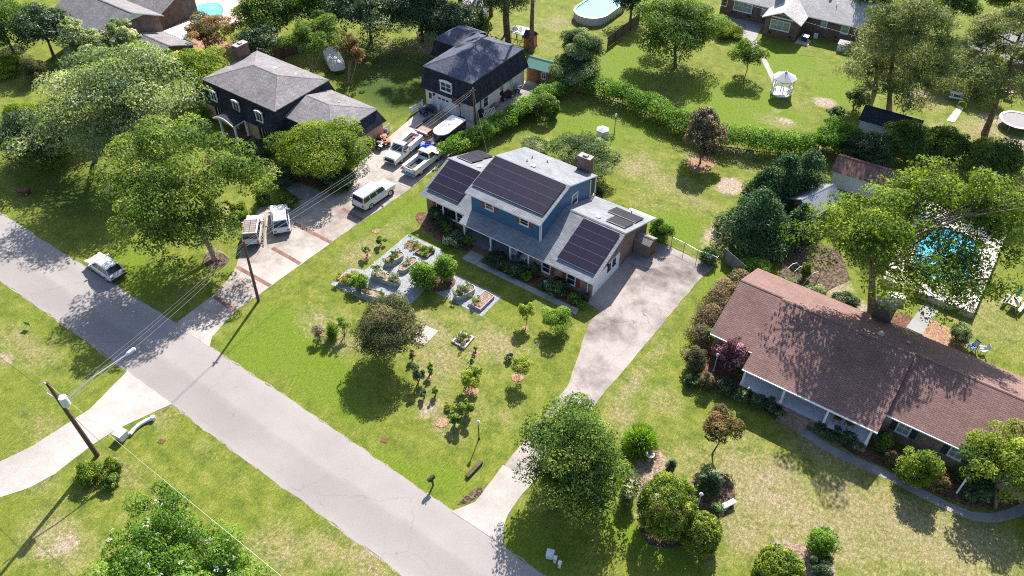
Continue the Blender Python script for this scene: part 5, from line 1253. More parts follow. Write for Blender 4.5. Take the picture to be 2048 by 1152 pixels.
def shrub(name, label, cat, bbox, mat, shape='round', leaf=.16, cover=1.9, zc=None, tone=.5, group=None, csize=.34, dens=.55, aspect=.6, up=.45, blossom=None, spread=.22, base=0.0, stem=True, droop=0):
    SEED[0] += 1; rng = np.random.default_rng(SEED[0])
    x, y, z, r, rz = geom(bbox, zc, base)
    if shape == 'globe': rz = min(rz, 1.25*r); z = base+rz*.88; x, y = G((bbox[0]+bbox[2])/2, (bbox[1]+bbox[3])/2, z)
    t = thing(name, label, cat, (x, y, base), 0, group)
    C, Rr = crown_clumps((x, y, z), r, rz, 'bush' if shape == 'round' else shape, rng, dens*(1.5 if shape == 'round' else 1), csize)
    n = min(45000 if shape == 'globe' else 20000, max(60, int(cover*4*math.pi*r*(r+rz)/2/(leaf*leaf*aspect*.5))))
    P, N, ll, lw, tn, T = clump_leaves(C, Rr, n, leaf, rng, tone, spread, up, aspect, droop, .6)
    P[:, 2] = np.maximum(P[:, 2], base+.03)
    o = bpy.data.objects.new('foliage', leaves_mesh('foliage', mat, (x, y, base), P, N, ll, lw, tn, T, rng)); COL.objects.link(o); o.parent = t
    if stem:
        b = MB(); lim = C[rng.choice(len(C), min(5, len(C)), False)]
        for l in lim: b.tube([(x+rng.uniform(-.05, .05), y, base-.03), ((x+l[0])/2, (y+l[1])/2, (base+l[2])*.55), tuple(l)], [.03+.012*r, .02+.008*r, .008], 5, cap=False)
        part('stem', b, M_BARK, t)
    if blossom: petals(t, C, Rr, *blossom, rng=rng)
    return t
def hedge(name, label, cat, px, width, height, mat, leaf=.18, cover=2.0, tone=.5, spread=.22, rough=.3, world=False, base=0.0, up=.4):
    """hedge along a line on the ground"""
    SEED[0] += 1; rng = np.random.default_rng(SEED[0])
    p = [np.array(q if world else G(*q)) for q in px]
    C, Rr = [], []
    for a, b in zip(p, p[1:]):
        L = np.linalg.norm(b-a); nn = np.array((-(b-a)[1], (b-a)[0]))/L
        m = max(2, int(L*width*height*.9/ (.35*height*width)+1))
        for _ in range(m*3):
            q = a+(b-a)*rng.random()+nn*rng.uniform(-.36, .36)*width
            s = rng.uniform(.26, .42)
            C.append((q[0], q[1], base+height*rng.uniform(.42, .80+.12*rough))); Rr.append((s*width*(1+.2*rough), s*width*(1+.2*rough), height*rng.uniform(.24, .36)))
    C, Rr = np.array(C), np.array(Rr)
    L = sum(np.linalg.norm(b-a) for a, b in zip(p, p[1:]))
    n = min(42000, int(cover*L*(width+2*height)*1.25/(leaf*leaf*.6*.5)))
    P, N, ll, lw, tn, T = clump_leaves(C, Rr, n, leaf, rng, tone, spread, up, .6, 0, .7)
    P[:, 2] = np.maximum(P[:, 2], base+.03)
    o0 = (*((p[0]+p[-1])/2), base)
    t = thing(name, label, cat, o0)
    o = bpy.data.objects.new('foliage', leaves_mesh('foliage', mat, o0, P, N, ll, lw, tn, T, rng)); COL.objects.link(o); o.parent = t
    b = MB().tube([(q[0], q[1], base+.03) for q in p], .05, 5)
    for a, c in zip(p, p[1:]):
        for k in range(max(1, int(np.linalg.norm(c-a)/1.2))):
            q = a+(c-a)*(k+.5)/max(1, int(np.linalg.norm(c-a)/1.2)); b.tube([(q[0], q[1], base-.03), (q[0]+rng.uniform(-.15, .15), q[1]+rng.uniform(-.15, .15), base+height*.7)], [.05, .02], 5, cap=False)
    part('stem', b, M_BARK, t)
    return t
def spiky(name, label, cat, bbox, mat, n=260, blade=.9, width=.07, group=None, tone=.5, arch=.4):
    """grass-like plant: long blades springing from one foot"""
    SEED[0] += 1; rng = np.random.default_rng(SEED[0])
    x, y, z, r, rz = geom(bbox)
    d = _unit(rng.normal(size=(n, 3))*np.array((1, 1, .6))+np.array((0, 0, .8)))
    d[:, 2] = np.abs(d[:, 2])+.1; d = _unit(d)
    P, N, T, LL, TN = [], [], [], [], []
    for s in (.28, .55, .82):
        pos = np.array((x, y, 0.02))+d*np.array((r, r, 2*rz))*s; pos[:, 2] -= arch*(s**2)*r*(1-d[:, 2])*.6; pos[:, 2] = np.maximum(pos[:, 2], .05)
        P.append(pos); T.append(d+np.array((0, 0, -arch*s))); N.append(_unit(np.cross(d, rng.normal(size=(n, 3))))); LL.append(np.full(n, .42*max(r, rz*1.3)*blade)); TN.append(tone+rng.normal(size=n)*.2+s*.15)
    P, N, T, LL, TN = map(np.concatenate, (P, N, T, LL, TN))
    t = thing(name, label, cat, (x, y, 0), 0, group)
    o = bpy.data.objects.new('foliage', leaves_mesh('foliage', mat, (x, y, 0), P, N, LL, np.full(len(P), width), TN, T, rng)); COL.objects.link(o); o.parent = t
    part('stem', MB().tube([(x, y, -.05), (x, y, .25)], [.07, .05], 6), M_BARK, t)
    return t
def pine(label, base, top_px, h, crown, tr=.32, group=None, n=15000, seed=0, k=46, tone=.5, name='pine_tree'):
    """tall pine: long bare trunk, crown of needle tufts; crown = (z from, z to, radius, sideways shift x, y)"""
    SEED[0] += 1; rng = np.random.default_rng(SEED[0])
    bx, by = G(*base)
    tx, ty = (bx, by) if top_px is None else G(*top_px, h)
    t = thing(name, label, 'tree', (bx, by, 0), 0, group)
    z0, z1, r, sx, sy = crown
    f = rng.random(k)**.9; zz = z0+(z1-z0)*f; a = rng.uniform(0, 2*np.pi, k); w = r*(.35+.65*np.sin(np.pi*np.clip(f*.8+.22, 0, 1)))*rng.uniform(.35, 1, k)
    ax = bx+(tx-bx)*zz/h+sx*f; ay = by+(ty-by)*zz/h+sy*f
    C = np.stack([ax+np.cos(a)*w, ay+np.sin(a)*w, zz+rng.normal(size=k)*.4], 1)
    s = rng.uniform(.20, .34, k)*r; Rr = np.stack([s, s, s*.62], 1)
    P, N, ll, lw, tn, T = clump_leaves(C, Rr, n, .46, rng, tone, .2, .3, .22, 0, .15, .9)
    b = MB(); m = 6
    pts = [(bx+(tx-bx)*q+(rng.uniform(-.12, .12) if 0 < q < 1 else 0), by+(ty-by)*q+(rng.uniform(-.12, .12) if 0 < q < 1 else 0), h*q-.1*(q == 0)) for q in np.linspace(0, 1, m)]
    b.tube(pts, [tr*1.25]+[tr*(1-.75*q) for q in np.linspace(0, 1, m)[1:]], 9)
    for i in rng.choice(k, min(k, 22), False):
        q = max(.1, (C[i, 2]-rng.uniform(.6, 1.6))/h); q = min(q, .97)
        st = np.array((bx+(tx-bx)*q, by+(ty-by)*q, h*q)); e = C[i]; mm = (st+e)/2+np.array((0, 0, -.15))
        b.tube([st, mm, e], [tr*.28, tr*.18, .03], 5, cap=False)
    part('trunk', b, M_BARKP, t)
    o = bpy.data.objects.new('crown', leaves_mesh('crown', L_PINE, (bx, by, 0), P, N, ll, lw, tn, T, rng)); COL.objects.link(o); o.parent = t
    return t

# ------------------------------------------------------------------ poles, wires, lamps
M_POLE = lines_mat('creosoted_pole', (.115, .070, .055), .11, .75, .85, .2, True, .12, .25)
M_TRANS = plain('transformer_grey', (.52, .53, .55), .45, .4, 0, .06)
M_WIRE = plain('bare_wire', (.33, .31, .30), .45, .4, .4, 0); M_CABLE = plain('black_cable', (.03, .03, .03), .6)
M_IRON = plain('black_iron', (.022, .022, .024), .5); M_TIMBER = lines_mat('old_timber', (.10, .072, .055), .09, .6, .9, .2, True, .1, .25)
M_STONE = plain('pale_stone', (.42, .385, .36), .85, .2, 0, .2, 5); M_CEDAR = lines_mat('grey_fence_boards', (.245, .225, .20), .14, .45, .9, .15, True, .09, .22)
M_FENCEB = lines_mat('brown_fence_boards', (.135, .095, .068), .14, .45, .9, .15, True, .09, .25)
M_BED = plain('sage_metal_bed', (.27, .31, .265), .6, .3, .1, .08); M_WHITEP = plain('white_plastic', (.60, .61, .63), .4, .4, 0, .05)
M_BLUET = plain('blue_tarpaulin', (.03, .12, .50), .45, .4, 0, .2, 4); M_TEALU = plain('teal_canvas', (.02, .22, .30), .7)
M_WATER = NT('pool_water'); M_WATER.bsdf((.10, .42, .56), .08, .5); _t = M_WATER
_t.l(_t.ramp(_t.noise(_t.pos(), .8, 4), [(.3, (.06, .33, .48)), (.7, (.16, .52, .64))]), _t.b.inputs['Base Color']); _t.bump(_t.noise(_t.pos(), 2.5, 3), .12, .05); M_WATER = _t.mat
M_WATERP = NT('pale_pool_water'); M_WATERP.bsdf((.17, .44, .52), .08, .5); _t = M_WATERP; _t.bump(_t.noise(_t.pos(), 2.5, 3), .10, .05); M_WATERP = _t.mat

def utility_pole(label, base, top_px, h, r=.15, cross=None):
    bx, by = G(*base); tx, ty = G(*top_px, h)
    t = thing('utility_pole', label, 'utility pole', (bx, by, 0))
    part('pole', MB().tube([(bx, by, -.2), ((bx+tx)/2, (by+ty)/2, h/2), (tx, ty, h)], [r*1.2, r, r*.72], 10), M_POLE, t)
    f = lambda z: (bx+(tx-bx)*z/h, by+(ty-by)*z/h, z)
    return t, f
PA, fa = utility_pole('leaning utility pole with transformer and street lamp arm, nearest the bottom left', (195, 911), (93, 765), 9.5, .17)
c = fa(7.35); 
part('transformer', MB().lathe(c[0]+.28, c[1]+.22, [(.24, 6.75), (.31, 6.8), (.31, 7.6), (.33, 7.62), (.30, 7.72), (.08, 7.78)], 18), M_TRANS, PA)
p0, p1 = fa(6.9), (*G(252, 710, 7.5), 7.5); pm = tuple((a+b)/2 for a, b in zip(p0, p1))
part('lamp_arm', MB().tube([p0, (pm[0], pm[1], 7.45), p1], .055, 8), M_ALU, PA)
d = np.array(p1)-np.array(pm); d /= np.linalg.norm(d); e = tuple(np.array(p1)+d*.75)
part('lamp_head', MB().tube([p1, tuple(np.array(p1)+d*.2), e, tuple(np.array(e)+d*.1)], [.07, .15, .17, .06], 10), M_TRANS, PA)
for z in (7.9, 9.4): part('insulator', MB().lathe(fa(z)[0], fa(z)[1]-.14, [(.04, z), (.07, z+.05), (.05, z+.14), (.07, z+.18), (.02, z+.24)], 10), M_WHITEP, PA)
part('cutout_fuse', MB().tube([(fa(8)[0]-.2, fa(8)[1]-.2, 7.9), (fa(8)[0]-.35, fa(8)[1]-.3, 8.3)], .05, 8), M_WHITEP, PA)
PB, fb = utility_pole('slim brown utility pole standing beside the long driveway', (517, 602), (487, 482), 7.6, .13)
part('bracket', MB().rbox(fb(7.3)[0], fb(7.3)[1], 7.2, .5, .08, .1, .5), M_POLE, PB)
PC, fc = utility_pole('utility pole at the corner of the mansard garage, wires fanning from its top', (952, 263), (946, 176), 6.2, .14)
part('bracket', MB().rbox(fc(5.9)[0], fc(5.9)[1], 5.8, .7, .08, .1, .9), M_POLE, PC)
def wire(label, a, b, sag=.3, r=.0095, mat=None, name='overhead_wire', group='overhead wires'):
    a, b = np.array(a, float), np.array(b, float)
    pts = [tuple(a+(b-a)*t-np.array((0, 0, sag*4*t*(1-t)))) for t in np.linspace(0, 1, 13)]
    return solo(name, MB().tube(pts, r, 5), mat or M_WIRE, label, 'wire', tuple(a), group=group)
A0 = fa(9.45)
wire('top bare wire running right from the transformer pole along the street', A0, (*G(640, 1215, 9.2), 9.2), .2, .011)
wire('top bare wire running left from the transformer pole out of the picture', A0, (*G(-120, 590, 9.4), 9.4), .2, .011)
wire('dark cable running left from below the transformer', fa(7.3), (*G(-120, 625, 7.2), 7.2), .1, .016, M_CABLE)
wire('dark cable running right from below the transformer', fa(6.5), (*G(420, 1090, 5.8), 5.8), .15, .016, M_CABLE)
wire('upper bare wire crossing the street from the transformer pole to the driveway pole', fa(7.6), fb(7.5), .35)
wire('middle bare wire crossing the street between the transformer and driveway poles', fa(7.2), fb(7.3), .4)
wire('lower cable crossing the street between the transformer and driveway poles', fa(6.7), fb(6.9), .45, .013)
wire('upper wire from the driveway pole to the garage pole', fb(7.5), fc(6.1), .35)
wire('second wire from the driveway pole to the garage pole', fb(7.3), fc(5.85), .45)
wire('lowest wire from the driveway pole to the garage pole', fb(6.9), fc(5.6), .7, .013)
wire('service wire from the garage pole down to the blue house roof', fc(6.0), (-44.5, 58.5, 4.0), .3, .010, M_CABLE)
wire('thin dark cable from the garage pole to the garage side wall', fc(5.7), (-55.15, 71.5, 2.5), .05, .012, M_CABLE)
wire('pale wire strung along the front of the ranch house', (*G(1494, 8, 4.5), 4.5), (*G(1737, 79, 2.2), 2.2), .1, .02, M_WHITEP)

def lamp_post(label, px, h, mat, head=M_WHITEP):
    x, y = G(*px); t = thing('lamp_post', label, 'lamp post', (x, y, 0))
    part('post', MB().lathe(x, y, [(.09, 0), (.09, .12), (.045, .2), (.04, h-.42)], 10), mat, t)
    part('lantern', MB().lathe(x, y, [(.05, h-.42), (.10, h-.38), (.14, h-.12), (.15, h-.1)], 6), M_HEAD, t)
    part('lantern_cap', MB().lathe(x, y, [(.17, h-.1), (.12, h-.02), (.03, h+.06)], 6), head, t); return t
lamp_post('black lamp post with a white lantern on the front lawn', (958, 878), 2.45, M_IRON)
lamp_post('black lamp post with a white top on the back garden lawn', (1228, 269), 2.9, M_IRON)
lamp_post('white lamp post against the big clipped yellow-green shrub', (1392, 1024), 2.6, M_WHITE)
lamp_post('white lamp post next to the plum-coloured bush', (1427, 742), 2.3, M_WHITE)
x, y = G(1913, 986)
H = thing('porch_post', 'white post standing in the shrubs near the right edge', 'post', (x, y, 0)); lp('post', MB().rbox(0, 0, 0, .13, .13, 2.2), M_WHITE); lp('post_cap', MB().rbox(0, 0, 2.2, .2, .2, .12), M_WHITE)
# mailbox
x, y = G(866, 971); H = thing('mailbox', 'black mailbox on a post at the street edge', 'mailbox', (x, y, 0), R(-12))
lp('post', MB().rbox(0, 0, 0, .11, .11, 1.0).obox((-.04, -.05, .55), (0, -.7, .7), (1, 0, 0), (0, .7, .7), .5, .08, .06), M_TIMBER)
b = MB(); pr = [(-.13, 0), (-.13, .16), (-.09, .25), (0, .285), (.09, .25), (.13, .16), (.13, 0)]
b.loft([[(px_, -.42, 1.02+pz) for px_, pz in pr], [(px_, .22, 1.02+pz) for px_, pz in pr]]); m = lp('box', b, M_IRON)
lp('flag', MB().box(.132, -.2, 1.12, .15, -.16, 1.42).box(.132, -.2, 1.34, .15, -.02, 1.42), M_RED if 'M_RED' in globals() else M_TAIL, m); lp('bracket_board', MB().box(-.16, -.35, .985, .16, .2, 1.018), M_TIMBER)
# utility boxes on the verge
x, y = G(1100, 1112); H = thing('utility_box', 'pale flat-topped utility box on the verge in the tree shade', 'utility box', (x, y, 0), R(20)); lp('body', MB().rbox(0, 0, 0, .5, .55, .42), M_TRANS); lp('lid', MB().rbox(0, 0, .42, .56, .6, .07), M_WHITEP)
for px, lb in (((1110, 1124), 'left of two slim grey utility pedestals on the verge'), ((1119, 1134), 'right of two slim grey utility pedestals on the verge')):
    x, y = G(*px); H = thing('utility_pedestal', lb, 'pedestal', (x, y, 0), R(15)); lp('body', MB().rbox(0, 0, 0, .2, .22, .62), M_TRANS); lp('cap', MB().rbox(0, 0, .62, .25, .27, .1), M_WHITEP)
x, y = G(1456, 1013); H = thing('bench', 'small pale stone bench on the lawn', 'bench', (x, y, 0), R(62)); lp('seat', MB().rbox(0, 0, .40, 1.15, .42, .09), M_STONE)
for s in (-.38, .38): lp('leg', MB().rbox(s, 0, 0, .14, .34, .40), M_STONE)
x, y = G(1298, 920); H = thing('birdbath', 'round stone birdbath under the spiky shrub', 'birdbath', (x, y, 0)); lp('pedestal', MB().lathe(0, 0, [(.2, 0), (.18, .08), (.08, .15), (.09, .6), (.14, .66)], 14), M_STONE); b = MB(); b.lathe(0, 0, [(.12, .66), (.34, .72), (.38, .82), (.33, .82), (.12, .74)], 18); lp('bowl', b, M_STONE)
a, e = np.array(G(934, 956)), np.array(G(963, 925)); dd = e-a; L_ = float(np.linalg.norm(dd)); solo('timber_log', MB().loft([[(0, -.16, .0), (0, .16, .0), (0, .17, .27), (0, -.15, .29)], [(L_*.5, -.17, .0), (L_*.5, .15, .0), (L_*.5, .16, .30), (L_*.5, -.16, .28)], [(L_, -.15, 0), (L_, .16, 0), (L_, .15, .26), (L_, -.16, .28)]]), M_TIMBER, 'dark railway-tie timber lying on the lawn beside the driveway end', 'log', (*a, 0), math.atan2(dd[1], dd[0]), world=False)
x, y = G(245, 875); H = thing('utility_box', 'white cube-shaped utility box beside the pale driveway', 'utility box', (x, y, 0), R(8)); lp('body', MB().rbox(0, 0, 0, .78, .78, .66), M_WHITEP); lp('lid', MB().rbox(0, 0, .66, .86, .86, .09), M_WHITEP)
px = [G(260, 868, .2), G(268, 858, .2), G(280, 848, .2), (G(294, 840, .2)), G(306, 836, .2)]
H = thing('culvert_pipe', 'white curved pipe lying along the pale driveway', 'pipe', (*px[0], 0)); part('pipe', MB().tube([(*p, .18) for p in px], .17, 10), M_WHITEP, H); part('pipe_end', MB().lathe(px[-1][0], px[-1][1], [(.2, 0), (.2, .38), (.15, .40)], 10), M_TRANS, H)
for px_, lb in (((323, 883), 'rusty drain grate in the grass at the lower left'), ((768, 881), 'rusty drain cover in the lawn beside the street')):
    x, y = G(*px_); b = MB(); b.rbox(x, y, 0, .55, .42, .03, .3)
    for k in range(5): b.rbox(x+(-.2+k*.1)*math.cos(.3), y+(-.2+k*.1)*math.sin(.3), .03, .05, .36, .02, .3)
    solo('drain_grate', b, M_RUST, lb, 'drain', (x, y, 0))
x, y = G(58, 655); H = thing('yard_sign', 'small green sign on a stake in the left lawn', 'sign', (x, y, 0), R(20)); lp('panel', MB().rbox(0, 0, .35, .6, .03, .42), plain('sign_green', (.06, .28, .07), .5)); lp('stake', MB().rbox(-.2, 0, 0, .02, .02, .36).rbox(.2, 0, 0, .02, .02, .36), M_IRON)
x, y = G(222, 384); H = thing('utility_box', 'beige box on the grass under the big silvery tree', 'utility box', (x, y, 0), R(30)); lp('body', MB().rbox(0, 0, 0, .8, .8, .45), M_STONE); lp('lid', MB().rbox(0, 0, .45, .9, .9, .1), plain('pinkish_lid', (.55, .44, .42), .6))
x, y = G(1169, 606); H = thing('rain_barrel', 'black rain barrel under the white downspout at the garage corner', 'barrel', (x, y+.3, 0)); lp('drum', MB().lathe(0, 0, [(.25, 0), (.30, .2), (.31, .5), (.28, .85), (.26, .9)], 16), M_IRON); lp('tap', MB().tube([(0, -.28, .2), (0, -.38, .2)], .03, 6), M_ALU)
x, y = G(1091, 572); H = thing('storage_bin', 'pale blue plastic drum in the bed under the garage-wing windows', 'bin', (x, y, 0)); lp('drum', MB().lathe(0, 0, [(.26, 0), (.28, .5), (.26, .55), (.05, .62)], 14, sx=1.25), plain('pale_blue_plastic', (.35, .52, .60), .4)); lp('lid_rim', MB().lathe(0, 0, [(.29, .47), (.29, .52)], 14, sx=1.25), M_WHITEP)

# ------------------------------------------------------------------ raised beds
def oval_bed(label, a, e, w, h, mat=None, pix=True):
    """round-ended metal bed: a, e are the two rim ends"""
    p, q = np.array(G(*g7(*a), h)), np.array(G(*g7(*e), h)); d = q-p; L = np.linalg.norm(d); rot = math.atan2(d[1], d[0]); c = (p+q)/2
    t = thing('raised_bed', label, 'planter', (*c, .016), rot, 'raised beds on the gravel')
    r = w/2; k = L/2-r; k = max(k, .05)
    out = [(k+r*math.cos(u), r*math.sin(u)) for u in np.linspace(-math.pi/2, math.pi/2, 8)]+[(-k+r*math.cos(u), r*math.sin(u)) for u in np.linspace(math.pi/2, 1.5*math.pi, 8)]
    inn = [(x*(1-.05/max(abs(x), .3)) if abs(x) > .3 else x, y*(1-.05/r)) for x, y in out]
    b = MB(); n = len(out)
    b.loft([[(x, y, 0) for x, y in out], [(x, y, h) for x, y in out], [(x, y, h) for x, y in inn], [(x, y, h-.12) for x, y in inn]], cap=False)
    part('side', b, mat or M_BED, t, world=False)
    part('soil', MB().prism(inn, h-.2, h-.07), M_SOIL, t, world=False)
    return t, c, rot, L, w
def planting(label, c, rot, L, w, z, mat, k=.9, f=(0, 0), size=(.8, .8, .45), blossom=None, tone=.5, leaf=.11, name='bed_plant', shape='round'):
    cx, cy = c[0]+f[0]*L/2*math.cos(rot)-f[1]*w/2*math.sin(rot), c[1]+f[0]*L/2*math.sin(rot)+f[1]*w/2*math.cos(rot)
    SEED[0] += 1; rng = np.random.default_rng(SEED[0])
    t = thing(name, label, 'plant', (cx, cy, z), 0, None)
    n = 16; d = rng.normal(size=(n, 3))*np.array((size[0], size[1], size[2]))*.36
    co, si = math.cos(rot), math.sin(rot)
    C = np.stack([cx+d[:, 0]*co-d[:, 1]*si, cy+d[:, 0]*si+d[:, 1]*co, z+size[2]*.35+np.abs(d[:, 2])], 1)
    Rr = np.abs(rng.normal(.26, .05, (n, 3)))*np.array((size[0]*.8, size[1]*.8, size[2]*.9)); Rr = np.maximum(Rr, .06)
    P, N, ll, lw, tn, T = clump_leaves(C, Rr, int(620*k*size[0]*size[1]*(.11/leaf)**2/.64), leaf, rng, tone, .22)
    P[:, 2] = np.maximum(P[:, 2], z+.02)
    o = bpy.data.objects.new('foliage', leaves_mesh('foliage', mat, (cx, cy, z), P, N, ll, lw, tn, T, rng)); COL.objects.link(o); o.parent = t
    b = MB()
    for q in C[:4]: b.tube([(cx, cy, z-.03), tuple(q)], [.018, .008], 4, cap=False)
    part('stem', b, M_BARK, t)
    if blossom: petals(t, C, Rr, *blossom, rng=rng)
    return t
t, c, rot, L, w = oval_bed('long sage raised bed full of dark greens at the top left of the gravel yard', (500, 478), (632, 398), 1.0, .55)
planting('leafy greens filling the lower half of the top-left raised bed', c, rot, L, w, .5, L_MAPLE, 1.0, (-.4, 0), (1.2, .8, .5), tone=.45)
planting('small greens at the upper end of the top-left raised bed', c, rot, L, w, .5, L_MAPLE, .7, (.45, .2), (.6, .5, .35), tone=.5)
t, c, rot, L, w = oval_bed('sage raised bed with white flowers at one end and lilac plants at the other', (395, 548), (612, 628), 1.0, .5)
planting('white-flowering plant at the left end of the middle raised bed', c, rot, L, w, .45, L_MAPLE, 1.0, (-.62, .1), (1.1, 1.0, .8), (L_WHITE, 170, .17))
planting('greyish lilac plant at the right end of the middle raised bed', c, rot, L, w, .45, L_PALE, 1.0, (.55, 0), (1.1, .9, .5), (L_LILAC, 90, .11), tone=.6)
t, c, rot, L, w = oval_bed('sage raised bed half hidden behind the big bright bush', (608, 535), (735, 440), 1.0, .45)
planting('wispy plant in the half hidden raised bed', c, rot, L, w, .4, L_PALE, .5, (.1, 0), (.8, .6, .5), tone=.55)
t, c, rot, L, w = oval_bed('sage raised bed with sparse seedlings above the olive-brown tree', (318, 690), (500, 738), .95, .45)
planting('pale leafy plant at the right end of the bed above the olive-brown tree', c, rot, L, w, .4, L_PALE, .8, (.7, 0), (.7, .6, .5), tone=.6)
planting('small leafy plant at the left end of the bed above the olive-brown tree', c, rot, L, w, .4, L_OLIVE, .8, (-.6, .1), (.7, .6, .5), tone=.5)
t, c, rot, L, w = oval_bed('small sage raised bed with gold flowers at the left corner of the gravel', (142, 622), (232, 598), 1.0, .35)
planting('golden-flowered plant in the left corner bed', c, rot, L, w, .3, L_LIME, 1.0, (0, 0), (1.2, 1.0, .5), (L_GOLD, 170, .13))
t, c, rot, L, w = oval_bed('sage raised bed nearest the porch walk, planted with grey-green herbs', (1032, 735), (1182, 655), 1.1, .55)
planting('grey-green herbs in the bed nearest the porch walk', c, rot, L, w, .5, L_PALE, 1.1, (-.25, .1), (1.4, .8, .5), tone=.5)
planting('spiky pale succulent in the bed nearest the porch walk', c, rot, L, w, .5, L_PALE, .8, (.45, .4), (.55, .55, .4), tone=.7)
def frame_bed(label, corners, h, mat, px7=True, wall=.06, soil=True, div=False, group='square-cornered garden beds'):
    p = [np.array(G(*(g7(*q) if px7 else q), h)) for q in corners]; c = sum(p)/4
    t = thing('garden_bed', label, 'planter', (*c, .016), 0, group)
    cen = c
    for i in range(4):
        a, e = p[i], p[(i+1) % 4]; d = (e-a)/np.linalg.norm(e-a); n = np.array((-d[1], d[0])); n = n if (cen-a)@n > 0 else -n
        part('board', MB().prism([a, e-d*wall*0, e+n*wall-d*wall, a+n*wall+d*wall], .0, h), mat, t)
    part('soil', MB().prism([q+(cen-q)*.05 for q in p], 0, h-.05), M_SOIL, t)
    if div:
        a, e = (p[0]+p[1])/2, (p[2]+p[3])/2; d = (e-a)/np.linalg.norm(e-a); n = np.array((-d[1], d[0])); part('divider', MB().prism([a+d*.06, e-d*.06, e-d*.06+n*.05, a+d*.06+n*.05], .05, h-.02), mat, t)
    return t, c
t, c = frame_bed('low dark-framed herb bed at the top right of the gravel yard', [(728, 402), (812, 352), (884, 382), (822, 440)], .22, M_TIMBER)
planting('grassy herbs in the low dark-framed bed', c, 0, 1, 1, .18, L_BRIGHT, 1.1, (0, 0), (1.2, 1.2, .3), tone=.5)
t, c = frame_bed('two-part wooden bed with mauve rim at the right end of the gravel', [(1152, 800), (1268, 692), (1340, 735), (1232, 840)], .35, plain('mauve_boards', (.34, .26, .29), .7), div=True)
planting('feathery green clump in the mauve-rimmed bed', c+np.array((-.45, -.55)), 0, 1, 1, .3, L_LIME, 1.0, (0, 0), (.7, .7, .5), tone=.5)
planting('agave-like tuft in the pine straw corner of the gravel yard', G(*g7(718, 345)), 0, 1, 1, .04, L_PALE, .9, (0, 0), (.9, .9, .45), tone=.5)
t, c = frame_bed('square bed edged with pale stones on the front lawn', [(903, 682), (923, 662), (949, 673), (929, 697)], .16, M_STONE, False, .16)
planting('tall green weeds in the stone-edged square bed', c, 0, 1, 1, .12, L_MAPLE, .9, (0, 0), (.9, 1.1, .7), (L_GOLD, 4, .08), tone=.55)
# flat paving slabs beside the olive-brown tree
a, bq, cq, dq = (np.array(G(*q)) for q in ((820, 678), (850, 692), (877, 662), (848, 650)))
for i in range(2):
    for j in range(3):
        f = lambda u, v: a*(1-u)*(1-v)+bq*u*(1-v)+cq*u*v+dq*(1-u)*v
        q = [f(i/2+.01, j/3+.01), f((i+1)/2-.01, j/3+.01), f((i+1)/2-.01, (j+1)/3-.01), f(i/2+.01, (j+1)/3-.01)]
        solo('paving_slab', MB().prism(q, 0, .045), plain('pinkish_slab', (.47, .37, .33), .85, .2, 0, .12, 3), 'flat pinkish paving slab laid in the grass beside the olive-brown tree', 'paving slab', (*q[0], 0), group='pinkish paving slabs in a block of six')

# ------------------------------------------------------------------ chairs, tables, pools and play things
def chair(name, label, xy, z, rot, mat, rocker=False, group=None):
    t = thing(name, label, 'chair', (*xy, z), rot, group); pa = lambda n, b: part(n, b, mat, t, world=False)
    b = MB()
    for k in range(5): b.box(-.25+k*.1, -.26, .40, -.165+k*.1, .26, .43)
    pa('seat', b); b = MB()
    for k in range(5): b.obox((-.26, -.24+k*.105, .43), (-.28, 0, .96), (0, 1, 0), (.96, 0, .28), .62, .06, .025)
    b.obox((-.42, -.27, 1.0), (0, 1, 0), (-.28, 0, .96), (.96, 0, .28), .54, .09, .035); pa('backrest', b)
    for s in (-.27, .27):
        pa('armrest', MB().box(-.34, s-.045, .62, .28, s+.045, .65)); pa('leg', MB().box(.2, s-.025, 0 if not rocker else .06, .25, s+.025, .62)); pa('leg', MB().box(-.26, s-.025, 0 if not rocker else .06, -.21, s+.025, .62))
        if rocker: pa('rocker', MB().tube([(-.55, s, .12), (-.25, s, .05), (.05, s, .03), (.3, s, .06), (.45, s, .11)], .025, 6))
    return t
chair('rocking_chair', 'white rocking chair on the blue porch, second from the last column', G(1029, 512, .28), .29, R(-80), M_WHITE, True)
chair('rocking_chair', 'white rocking chair on the blue porch, nearest the last column', G(1049, 522, .28), .29, R(-100), M_WHITE, True)
chair('porch_chair', 'brown wooden chair on the right house porch, left of the pair', G(1673, 842, .87), .872, R(-80), lines_mat('brown_teak', (.18, .095, .045), .1, .6, .7, .2), False)
chair('porch_chair', 'brown wooden chair turned sideways on the right house porch', G(1697, 853, .87), .872, R(-50), MATS['brown_teak'], False)
chair('garden_chair', 'blue garden chair on the grass behind the red-brown roof', G(1942, 700), 0, R(-120), plain('blue_chair', (.03, .10, .42), .4))
chair('garden_chair', 'pale blue garden chair to the right of the blue one', G(1962, 706), 0, R(-150), plain('pale_blue_chair', (.40, .48, .58), .4))
